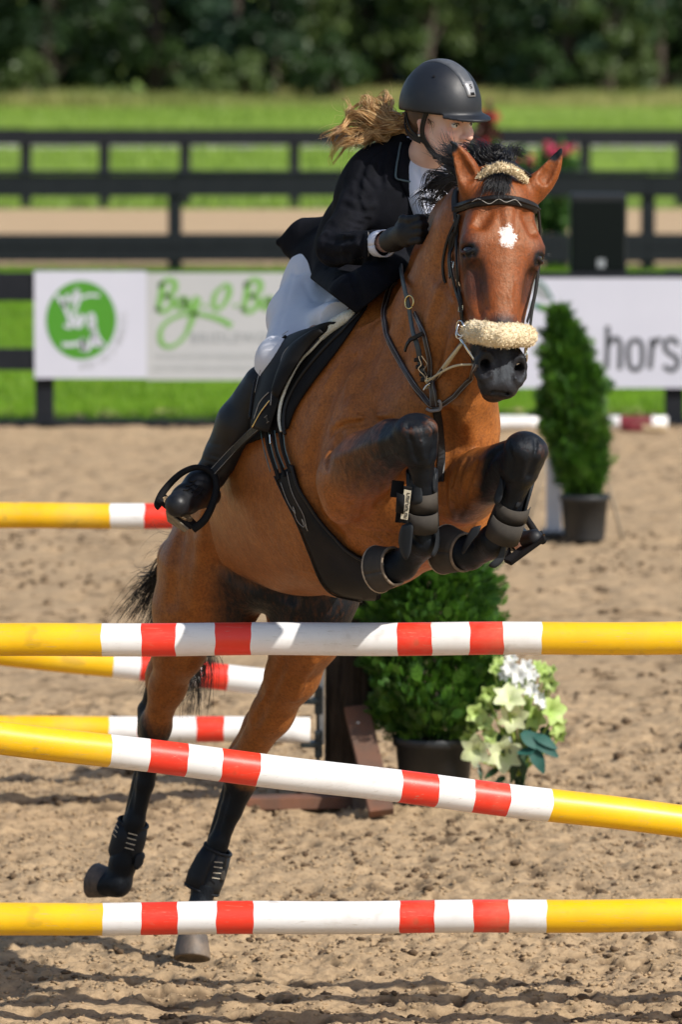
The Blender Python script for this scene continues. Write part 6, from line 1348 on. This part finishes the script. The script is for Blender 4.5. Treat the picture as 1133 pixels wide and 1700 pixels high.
S9 = boot(P(438, 640, kn2.y), an1, P(348, 822, an1.y + .04), P(309, 829, an1.y - .09), P(294, 838, an1.y - .145), Vector((-.012, .02, -.012)), lo=(-.62, 16.45, 1.1), hi=(-.08, 17.2, 2.0))
ak = nrm(P(449, 640, kn2.y) - an1); S9.ell(P(452, 628, kn2.y) + ak * .035, (.09, .09, .030), (ak.orthogonal().normalized(), ak.cross(ak.orthogonal()).normalized(), ak), .003, 'sub')
v_, q_ = S9.mesh(); b0 = hbvh(v_, q_)
for g_ in ([(335, 752), (350, 756), (368, 760)], [(337, 762), (352, 766), (366, 772)], [(334, 772), (348, 776)], [(318, 800), (330, 806), (345, 812)], [(312, 806), (324, 814), (338, 822)], [(330, 795), (342, 798)], [(305, 812), (318, 820)], [(345, 735), (365, 738)]):
    S9.dent([p for p in (ray(b0, *p)[0] for p in g_) if p is not None], .005, .0035)
v_, q_ = S9.mesh(); v_ = smooth_mesh(v_, q_, 1); BT1 = meshobj('riding_boot', v_, q_, M_bootl, RD, True); b0 = hbvh(v_, q_)
M_mud = NT('muddy_sole'); q_ = M_mud.noise(120, 5, .7); M_mud.set(Base_Color=M_mud.ramp(q_, [(.35, (.03, .022, .015)), (.55, (.22, .15, .08)), (.75, (.5, .38, .24))]), Roughness=.95, Normal=M_mud.bump(q_, .9, .004)); M_mud = M_mud.m
def sole(name, pts, th, mat, parent, nrm_dir):
    C = catmull(pts + [pts[0]], 5)[:-1]; k = len(C); W = [P(*p) for p in C]; d = nrm(nrm_dir) * th; m = MB(); m.add(W + [p + d for p in W], [tuple(range(k)), tuple(range(2 * k - 1, k - 1, -1))] + [(i, k + i, k + (i + 1) % k, (i + 1) % k) for i in range(k)]); return m.obj(name, mat, parent)
sole('boot_sole', [(a_, b_, an1.y - .155 + c_) for a_, b_, c_ in ((270, 826, .01), (278, 824, .02), (295, 832, .04), (310, 848, .045), (318, 860, .04), (308, 862, .02), (290, 850, 0), (275, 838, 0))], .012, M_mud, BT1, (.15, .6, -.5))
for a, b in (((326, 797), (314, 800)), ((322, 803), (308, 808)), ((330, 806), (318, 818)), ((318, 810), (304, 815)), ((336, 812), (322, 826))):
    pp = [on_body(*q, b0, .003)[0] for q in (a, ((a[0] + b[0]) / 2, (a[1] + b[1]) / 2 + 2), b)]
    if all(p is not None for p in pp): m = MB(); m.tube(pp, .0022, 6); m.obj('lace', M_leab if a[0] % 2 else M_lea, BT1)
S10 = Sdf((.18, 16.6, 1.15), (.66, 17.15, 2.05), .006); S10.chain([P(750, 640, 17.05), P(800, 760, 17.0), P(843, 868, 16.93)], [.06, .055, .04], .02)
S10.chain([P(843, 870, 16.93), P(856, 893, 16.86), P(868, 900, 16.80)], [.040, .036, .034], .02); S10.cap(P(868, 900, 16.80), P(888, 893, 16.735), .0335, .026, .012)
v_, q_ = S10.mesh(); v_ = smooth_mesh(v_, q_, 1); BT2 = meshobj('riding_boot', v_, q_, M_bootl, RD, True)
sole('boot_sole', [(842, 922, 16.80), (860, 914, 16.78), (885, 900, 16.745), (904, 886, 16.72), (902, 894, 16.73), (880, 910, 16.76), (852, 926, 16.80)], .02, M_mud, BT2, (0, 1, -.3))
# ---- gloved hands: palm, four fingers closed round the rein, thumb
def hand(name, wrist, palm, fwd, across, up, parent, lo, hi, mirror=1):
    fwd = nrm(fwd); across = nrm(Vector(across) - fwd * Vector(across).dot(fwd)); up_ = nrm(fwd.cross(across)); up = up_ if up_.dot(Vector(up)) > 0 else -up_; Sg = Sdf(lo, hi, .0032)
    Sg.chain([wrist - fwd * .015, wrist + fwd * .01, palm], [.033, .033, .030], .012); Sg.ell(palm, (.044, .042, .022), (fwd, across, up), .012)
    for i, (L, r) in enumerate(((.042, .0118), (.046, .0122), (.043, .0118), (.036, .0105))):
        a = palm + fwd * (.034 - .004 * abs(i - 1)) + across * (.030 - .0205 * i); b = a + fwd * L * .55 - up * .010; c = b - up * .020 - fwd * .004; d = c - fwd * .020 + up * .004; Sg.chain([a, b, c, d], [r * 1.08, r, r * .95, r * .85], .004)
    t0 = palm + across * .024 - fwd * .018; t1 = t0 + across * .014 + fwd * .026 + up * .008; t2 = t1 + fwd * .028 - across * .008; Sg.chain([t0, t1, t2], [.014, .0115, .0098], .008)
    v, q = Sg.mesh(); v = smooth_mesh(v, q, 1); o = meshobj(name, v, q, M_glove, parent, True); shell('glove_cuff', [wrist - fwd * .018, wrist - fwd * .002], [.030, .0315], M_glove, o, .003, (0, 360)); return o
wr = P(653, 398, 16.26); pl = P(674, 386, 16.17)
hand('glove', wr, pl, pl - wr + Vector((.02, .01, .0)), (.1, -.1, .9), (-.3, -.9, .2), RD, pl - Vector((.13, .13, .13)), pl + Vector((.13, .16, .13)))
wr2 = P(758, 402, 16.50); pl2 = P(764, 388, 16.44)
hand('glove', wr2, pl2, (.1, -1, .2), (-.3, .1, .9), (.9, -.1, .2), RD, pl2 - Vector((.13, .13, .13)), pl2 + Vector((.13, .16, .13)))
# ---- helmet
S11 = Sdf((Hc.x - .20, 16.38, Hc.z - .10), (Hc.x + .24, 16.86, Hc.z + .20), .0035)
hup = nrm(hu + hf * .06); hfp = nrm(hf - hup * hf.dot(hup)); FRM = (hfp, hs, hup)
S11.ell(K(-.008, 0, .022), (.131, .110, .137), FRM, .01)
cutc = K(0, 0, .002) ; 
Sv = Sdf(S11.lo, S11.lo + S11.h * (S11.n - 1), S11.h)
# cut the dome with a rim plane that drops at the back
ii = np.meshgrid(*S11.ax, indexing='ij'); rel = [ii[i] - np.float32(Hc[i]) for i in range(3)]
F_ = sum(rel[i] * np.float32(hf[i]) for i in range(3)); S_ = sum(rel[i] * np.float32(hs[i]) for i in range(3)); U_ = sum(rel[i] * np.float32(hu[i]) for i in range(3))
rim = .010 - .006 * sstep(-F_, .0, .13) + .004 * np.abs(S_) / .1
S11.d = np.maximum(S11.d, rim - U_).astype(np.float32)
S11.ell(K(-.006, 0, .004), (.112, .090, .120), FRM, .004, 'sub')
S11.d = np.where((U_ < .02) & (F_ > .12), S11.d, S11.d)
# peak
vis = np.sqrt(((F_ - .060) / .110) ** 2 + (S_ / .088) ** 2); pk = np.maximum((vis - 1) * .09, np.abs(U_ - (.012 - .010 * np.clip((F_ - .1) / .07, 0, 1) - .9 * (S_ ** 2))) - .0042); pk = np.maximum(pk, .085 - F_)
hh = np.maximum(.012 - np.abs(S11.d - pk), 0) / .012; S11.d = (np.minimum(S11.d, pk) - hh * hh * .003).astype(np.float32)
v_, q_ = S11.mesh(); v_ = smooth_mesh(v_, q_, 1)
M_helm = NT('matte_helmet_shell'); q_h = M_helm.noise(700, 2, .6); q3 = M_helm.noise(14, 4, .7); M_helm.set(Base_Color=M_helm.mix(M_helm.ramp(q3, [(.55, 0.0), (.75, .25)]), (.009, .011, .016), (.04, .038, .036)), Roughness=M_helm.ramp(q3, [(.3, .42), (.7, .6)]), Normal=M_helm.bump(q_h, .25, .0006)); M_helm = M_helm.m
HELM = meshobj('helmet', v_, q_, M_helm, RD, True); HHB = hbvh(v_, q_)
M_strip = simple('satin_grey_strip', (.09, .095, .105), (.06, .065, .075), 60, .45, .3, 300, .001); M_silver = simple('brushed_silver', (.30, .30, .31), (.24, .24, .25), 60, .45, .1, metal=.3)
def dome(f, s, lift=.0): 
    o = K(-.008, 0, .022); d = hup * math.cos(s) * math.cos(f) + hfp * math.sin(f) * math.cos(s) + hs * math.sin(s); r = 1 / math.sqrt((d.dot(hfp) / .131) ** 2 + (d.dot(hs) / .110) ** 2 + (d.dot(hup) / .137) ** 2); return o + d * (r + lift)
def dome_patch(name, f0, f1, w0, w1, lift, mat, parent, nf=14, ns=6):
    vs = []
    for l in (lift, -.002):
        for i in range(nf):
            t = i / (nf - 1); f = f0 + (f1 - f0) * t; w = w0 + (w1 - w0) * t
            for j in range(ns): s = -w + 2 * w * j / (ns - 1); vs.append(dome(f, s, l if 0 < j < ns - 1 else (l * .4 if l > 0 else l)))
    fs = []; o_ = nf * ns
    for i in range(nf - 1):
        for j in range(ns - 1): a = i * ns + j; fs.append((a, a + ns, a + ns + 1, a + 1))
    for i in range(nf - 1): fs += [(i * ns, o_ + i * ns, o_ + (i + 1) * ns, (i + 1) * ns), (i * ns + ns - 1, (i + 1) * ns + ns - 1, o_ + (i + 1) * ns + ns - 1, o_ + i * ns + ns - 1)]
    fs += [tuple(j for j in range(ns)) + tuple(o_ + j for j in range(ns - 1, -1, -1)), tuple((nf - 1) * ns + j for j in range(ns - 1, -1, -1)) + tuple(o_ + (nf - 1) * ns + j for j in range(ns))]
    return meshobj(name, vs, fs, mat, parent, True)
dome_patch('centre_strip', math.radians(-60), math.radians(52), .25, .17, .0032, M_strip, HELM, 24)
bd = dome_patch('badge', math.radians(47), math.radians(67), .165, .12, .0055, M_silver, HELM, 6)
dome_patch('badge_slot', math.radians(62), math.radians(65.5), .09, .09, .0062, M_mat, HELM, 3)
m = MB(); c0 = dome(math.radians(54.5), 0, .0065); n0 = nrm(c0 - K(-.008, 0, .022)); t0 = nrm(hup - n0 * hup.dot(n0)); w0 = t0.cross(n0)
m.tube([c0 + t0 * .005 + w0 * .003, c0 + t0 * .006 - w0 * .001, c0 + t0 * .002 - w0 * .003, c0 + w0 * .001, c0 - t0 * .003 + w0 * .003, c0 - t0 * .006, c0 - t0 * .005 - w0 * .003], .0011, 5); m.obj('badge_emblem', M_mat, bd)
m = MB(); c0 = dome(math.radians(18), .62, .0015); m.tube([c0, c0 + nrm(c0 - K(0, 0, .02)) * .002], .0035, 10); m.obj('rivet', M_lea, HELM)
# rim trim and harness
rimp = []
for i in range(41):
    a = math.radians(-180 + 360 * i / 40); f = math.cos(a) * .127 - .008; s_ = math.sin(a) * .1045; u = .012 - .006 * float(sstep(np.array(-f), .0, .13)) + .004 * abs(s_) / .1
    if f < .085: rimp.append((f, s_, u))
m = MB(); pos = [K(*p) for p in rimp if p[1] > -.2]; 
# order: from right front round the back to the left front
order = sorted(rimp, key=lambda p: math.atan2(p[1], -(p[0] + .008))); m.tube([K(*p) for p in order], .0042, 8); m.obj('rim_trim', M_lea, HELM, True)
def harness(pts, w, name='harness_strap'):
    path = [K(*p) for p in pts]; path = [Vector(p) for p in catmull([tuple(p) for p in path], 6)]; nors = [nrm(p - K(-.02, 0, p_u)) for p, p_u in ((p, (p - Hc).dot(hu)) for p in path)]; return ribbon(name, path, nors, w, .0035, M_lea, HELM)
harness([(.020, .086, .012), (.010, .0865, -.020), (.006, .084, -.050), (.018, .076, -.080), (.040, .058, -.112), (.062, .030, -.130), (.070, .0, -.134)], .015)
harness([(-.075, .070, -.002), (-.058, .078, -.030), (-.034, .082, -.052), (-.006, .082, -.066), (.012, .079, -.076)], .011)
harness([(-.10, .045, .0), (-.092, .055, -.030), (-.07, .068, -.055), (-.035, .078, -.068), (.0, .081, -.075)], .014)
harness([(.020, -.086, .012), (.008, -.086, -.04), (.018, -.076, -.080), (.040, -.058, -.112), (.062, -.030, -.130), (.070, 0, -.134)], .015)
m = MB(); m.box(K(.044, .058, -.118), (.022, .012, .010), (hf, hs, hu)); bevel(m.obj('strap_clip', M_lea, HELM), .003)
S12 = Sdf((Hc.x - .16, 16.45, Hc.z - .14), (Hc.x + .16, 16.82, Hc.z + .12), .0045); S12.ell(K(-.030, 0, .0), (.084, .083, .09), FRH, .02); hair_v, hair_q = S12.mesh()
M_hair = NT('light_brown_hair'); hi_ = M_hair.n('ShaderNodeHairInfo'); q_ = M_hair.noise(40, 3, .6); M_hair.set(Base_Color=M_hair.ramp(q_, [(.25, (.17, .075, .028)), (.5, (.44, .24, .09)), (.75, (.70, .46, .21))]), Roughness=.42); M_hair.b.inputs['Anisotropic'].default_value = .4; M_hair = M_hair.m
M_haird = simple('dark_brown_hair', (.06, .028, .014), (.10, .05, .022), 50, .5, .4, 200, .001, stretch=(1, 1, .2))
meshobj('hair', hair_v, hair_q, M_haird, RD, True)
# ------------------------------------------------------------------ loose hair: ponytail, mane, forelock, tail
def strands(name, guides, per, spread, rad, mat, parent, seed, wave=.006, freq=9, seg=18, taper=.25, kids=None):
    """guides: lists of world points; each guide gets `per` strands that spread out towards the tip"""
    rg = np.random.default_rng(seed); Vv = []; Ff = []; b = 0
    for g in guides:
        C = np.array([list(p) for p in catmull([tuple(p) for p in g], 8)])
        for k in range(per):
            off0 = rg.normal(size=3) * spread[0]; off1 = rg.normal(size=3) * spread[1]; ph = rg.uniform(0, 6, 3); fr = freq * rg.uniform(.7, 1.3); am = wave * rg.uniform(.4, 1.4); L = rg.uniform(.72, 1.0)
            t = np.linspace(0, L, seg); idx = t * (len(C) - 1); i = np.minimum(idx.astype(int), len(C) - 2); f = (idx - i)[:, None]; p = C[i] * (1 - f) + C[i + 1] * f
            p = p + off0 * (1 - t)[:, None] + off1 * (t ** 1.3)[:, None] + np.stack([np.sin(fr * t + ph[0]), np.sin(fr * t + ph[1]), np.sin(fr * t * .9 + ph[2])], 1) * (am * t ** .8)[:, None]
            r = rad * rg.uniform(.6, 1.3) * (1 - (1 - taper) * (t / L) ** 2); d = np.gradient(p, axis=0); d /= np.linalg.norm(d, axis=1)[:, None] + 1e-9; a = np.cross(d, [.3, .9, .2]); a /= np.linalg.norm(a, axis=1)[:, None] + 1e-9; c = np.cross(d, a)
            ring_ = np.stack([p + (a * math.cos(q) + c * math.sin(q)) * r[:, None] for q in (0, 2.094, 4.189)], 1); Vv.append(ring_.reshape(-1, 3))
            j = np.arange(seg - 1)[:, None] * 3; kk = np.arange(3)[None, :]; k2 = (kk + 1) % 3; Ff.append((np.stack([j + kk, j + k2, j + 3 + k2, j + 3 + kk], -1).reshape(-1, 4)) + b); b += seg * 3
    o = meshobj(name, np.concatenate(Vv), np.concatenate(Ff), mat, parent, True); return o
root = K(-.105, .02, -.035); rs2 = lambda: root + Vector((rnd.uniform(-.012, .012), rnd.uniform(-.012, .012), rnd.uniform(-.02, .02)))
ends = [((640, 205), (600, 195), (566, 205), (543, 238)), ((640, 208), (600, 208), (570, 220), (549, 250)), ((645, 212), (610, 215), (575, 235), (558, 276)), ((645, 200), (618, 185), (590, 178), (570, 172)), ((640, 200), (615, 190), (600, 182), (583, 186)),
        ((650, 195), (640, 180), (628, 166), (618, 168)), ((655, 195), (648, 180), (640, 165), (634, 158)), ((645, 205), (610, 200), (580, 190), (572, 176)), ((650, 213), (620, 220), (592, 230), (570, 248)), ((650, 215), (625, 225), (605, 232), (590, 246)),
        ((640, 208), (605, 200), (575, 208), (556, 228)), ((650, 215), (630, 222), (612, 232), (596, 238)), ((645, 205), (615, 205), (585, 215), (552, 262)), ((655, 205), (645, 195), (620, 178), (604, 180)), ((648, 210), (622, 212), (598, 224), (576, 262)), ((650, 200), (630, 190), (612, 172), (600, 170)), ((652, 216), (640, 224), (620, 228), (600, 236)), ((648, 206), (612, 196), (590, 200), (560, 215))]
gs = []
for e in ends:
    yy = rnd.uniform(16.68, 16.82); gs.append([rs2()] + [P(px + rnd.uniform(-3, 3), py + rnd.uniform(-3, 3), 16.70 + (yy - 16.70) * (k + 1) / 4) for k, (px, py) in enumerate(e)])
M_hair2 = simple('backlit_gold_hair', (.82, .60, .33), (.62, .40, .18), 60, .4, 0)  # gold glow of backlit hair painted in as a brighter strand colour
def curly(g, amp, fr, ph):
    C = [Vector(p) for p in catmull([tuple(p) for p in g], 5)]; n = len(C); out = []
    for i, p in enumerate(C):
        t = i / (n - 1); d = nrm(C[min(i + 1, n - 1)] - C[max(i - 1, 0)]); b = nrm(d.cross(Vector((0, 1, 0)))); out.append(p + b * (amp * t * math.sin(fr * t + ph)) + Vector((0, 1, 0)) * (amp * t * math.cos(fr * t + ph)))
    return out
gs2 = [curly(g, rnd.uniform(.012, .024), rnd.uniform(10, 16), rnd.uniform(0, 6)) for g in gs for _ in range(2)]
strands('ponytail', gs2, 20, (.009, .0035), .0013, M_hair, RD, 11, .003, 6, 30, .35)
strands('ponytail_highlight', gs2, 7, (.010, .005), .0013, M_hair2, RD, 12, .004, 6, 30, .35)
strands('ponytail_flyaway', gs, 3, (.010, .022), .0006, M_hair2, RD, 15, .015, 11, 24)
strands('loose_hair', [[K(.02, .082, -.01), K(.035, .078, -.02), K(.03, .078, -.035)], [K(-.09, .05, -.03), K(-.10, .06, -.05), K(-.12, .05, -.06)]], 10, (.003, .008), .0007, M_haird, RD, 14, .003)
M_bh = NT('black_horse_hair'); q_ = M_bh.noise(30, 3, .6); M_bh.set(Base_Color=M_bh.ramp(q_, [(.3, (.006, .005, .006)), (.7, (.020, .018, .018))]), Roughness=.35); M_bh.b.inputs['Specular IOR Level'].default_value = .6; M_bh = M_bh.m
crest = [(P(842, 284, 15.98)), P(822, 284, 16.02), P(800, 296, 16.08), P(780, 312, 16.13), P(760, 334, 16.2), P(742, 362, 16.26), P(722, 400, 16.34), P(706, 440, 16.42)]
tips = [((852, 262), (862, 252), (872, 258)), ((835, 262), (842, 248), (852, 244)), ((800, 265), (770, 255), (745, 240)), ((775, 285), (745, 262), (728, 228)), ((755, 305), (725, 300), (700, 330)), ((738, 335), (715, 335), (700, 352)), ((718, 372), (704, 372), (696, 384)), ((704, 420), (698, 432), (692, 440))]
gm = []
rgm = random.Random(4)
for i in range(len(crest) - 1):
    for k in range(5):
        t = rgm.random(); a = crest[i].lerp(crest[i + 1], t); g = [a]
        for j in range(3):
            u = tips[i][j]; v = tips[i + 1][j]; sprd = (6, 12, 20)[j] * (1 if i > 0 else .6); g.append(P(u[0] + (v[0] - u[0]) * t + rgm.uniform(-sprd, sprd), u[1] + (v[1] - u[1]) * t + rgm.uniform(-sprd, sprd) * .8, a.y + .02 * j + rgm.uniform(-.03, .03)))
        gm.append(g)
for (e) in (((805, 258), (792, 242), (770, 236)), ((812, 258), (800, 240), (784, 236)), ((798, 262), (778, 244), (756, 240)), ((780, 268), (752, 258), (732, 240)), ((775, 272), (745, 268), (722, 262)), ((800, 262), (790, 250), (760, 246)), ((810, 262), (800, 250), (785, 252)), ((825, 265), (815, 252), (838, 250)), ((790, 270), (770, 275), (742, 290)), ((770, 290), (740, 300), (712, 318)), ((760, 300), (735, 315), (706, 342)), ((765, 285), (742, 275), (725, 250)), ((820, 270), (790, 262), (762, 262)), ((815, 272), (780, 268), (750, 272)), ((800, 280), (768, 282), (738, 300))):
    gm.append([P(e[0][0] + 18, e[0][1] + 22, 16.05)] + [P(px, py, 16.02 + .02 * k) for k, (px, py) in enumerate(e)])
strands('mane', gm, 30, (.012, .009), .0014, M_bh, HR, 21, .004, 5, 16)
strands('mane_wisp', [gm[i] for i in range(12, len(gm), 3)], 3, (.01, .022), .0007, M_bh, HR, 22, .014, 8, 18)
for e in (((770, 262), (745, 245), (722, 222)), ((765, 262), (742, 238), (735, 212)), ((772, 266), (740, 252), (716, 232)), ((778, 262), (752, 240), (745, 222)), ((768, 272), (738, 262), (712, 244))):
    gm.append([P(790, 292, 16.06)] + [P(px, py, 16.04 + .02 * k) for k, (px, py) in enumerate(e)])
strands('mane_wisp', gm[-5:], 9, (.004, .008), .0009, M_bh, HR, 24, .006, 6, 18)
gf = [[P(x0, 283, 15.93), P(x1, 298, 15.862), P(x2, y2, 15.842)] for x0, x1, x2, y2 in ((826, 820, 806, 318), (832, 830, 822, 326), (838, 838, 836, 330), (842, 846, 846, 322), (822, 812, 798, 306), (830, 826, 830, 322), (836, 836, 842, 326), (840, 843, 840, 316), (820, 808, 795, 322), (834, 833, 830, 330))]
def press(g, B, lift): 
    out = [g[0]]
    for p in g[1:]:
        h, n = Vector(p), None; loc, nn, _, _ = B.find_nearest(p); dd = (Vector(p) - loc); out.append(loc + (dd.normalized() if dd.dot(Vector((0, -1, 0))) > 0 else Vector((0, -1, 0))) * lift)
    return out
strands('forelock', [press(g, HB, .008) for g in gf], 42, (.006, .008), .0010, M_bh, HR, 23, .004, 5, 12)
tr = P(368, 860, 17.72)
tg = [[tr, P(300, 900, 17.9), P(262, 955, 17.98), P(236, 985, 18.0), P(205, 1032, 18.02)], [tr, P(300, 910, 17.9), P(268, 965, 17.96), P(248, 1000, 18.0), P(228, 1036, 18.02)], [tr, P(305, 920, 17.9), P(272, 990, 17.96), P(262, 1030, 17.98), P(252, 1068, 18.0)], [tr, P(300, 905, 17.9), P(270, 950, 17.95), P(240, 965, 18.0), P(232, 962, 18.0)],
      [tr, P(310, 960, 17.9), P(305, 1050, 17.95), P(318, 1110, 18.0), P(316, 1188, 18.02)], [tr, P(315, 960, 17.9), P(320, 1050, 17.95), P(335, 1110, 18.0), P(328, 1180, 18.02)], [tr, P(315, 960, 17.9), P(325, 1040, 17.95), P(342, 1090, 18.0), P(336, 1170, 18.02)], [tr, P(310, 960, 17.9), P(290, 1050, 17.95), P(262, 1105, 18.0), P(246, 1165, 18.02)], [tr, P(310, 960, 17.9), P(300, 1060, 17.95), P(308, 1110, 18.0), P(308, 1170, 18.02)]]
strands('tail', tg, 90, (.02, .026), .0016, M_bh, HR, 31, .012, 7, 22)
strands('tail_wisp', [[tr, P(310, 890, 17.9), P(270, 885, 17.95), P(232, 905, 18.0)], [tr, P(300, 880, 17.9), P(262, 860, 17.95), P(238, 856, 18.0)], [tr, P(310, 900, 17.9), P(262, 915, 17.95), P(225, 945, 18.0)], [tr, P(300, 900, 17.9), P(265, 1050, 17.95), P(242, 1110, 18.0), P(236, 1150, 18.0)]], 6, (.02, .03), .0006, M_bh, HR, 32, .02, 7, 20)
gw = []
for s in (1,):
    for k in range(5): a = EC[s] + nrm(hl * .8 + hn * .5) * (ER + .004) - hd * .008; gw.append([a, a + hl * .012 + hn * .004 - hd * .002 * k, a + hl * .026 - hd * (.004 * k - .004)])
strands('eyelash', gw, 1, (.001, .002), .0005, M_bh, HR, 41, .0, 3, 6)
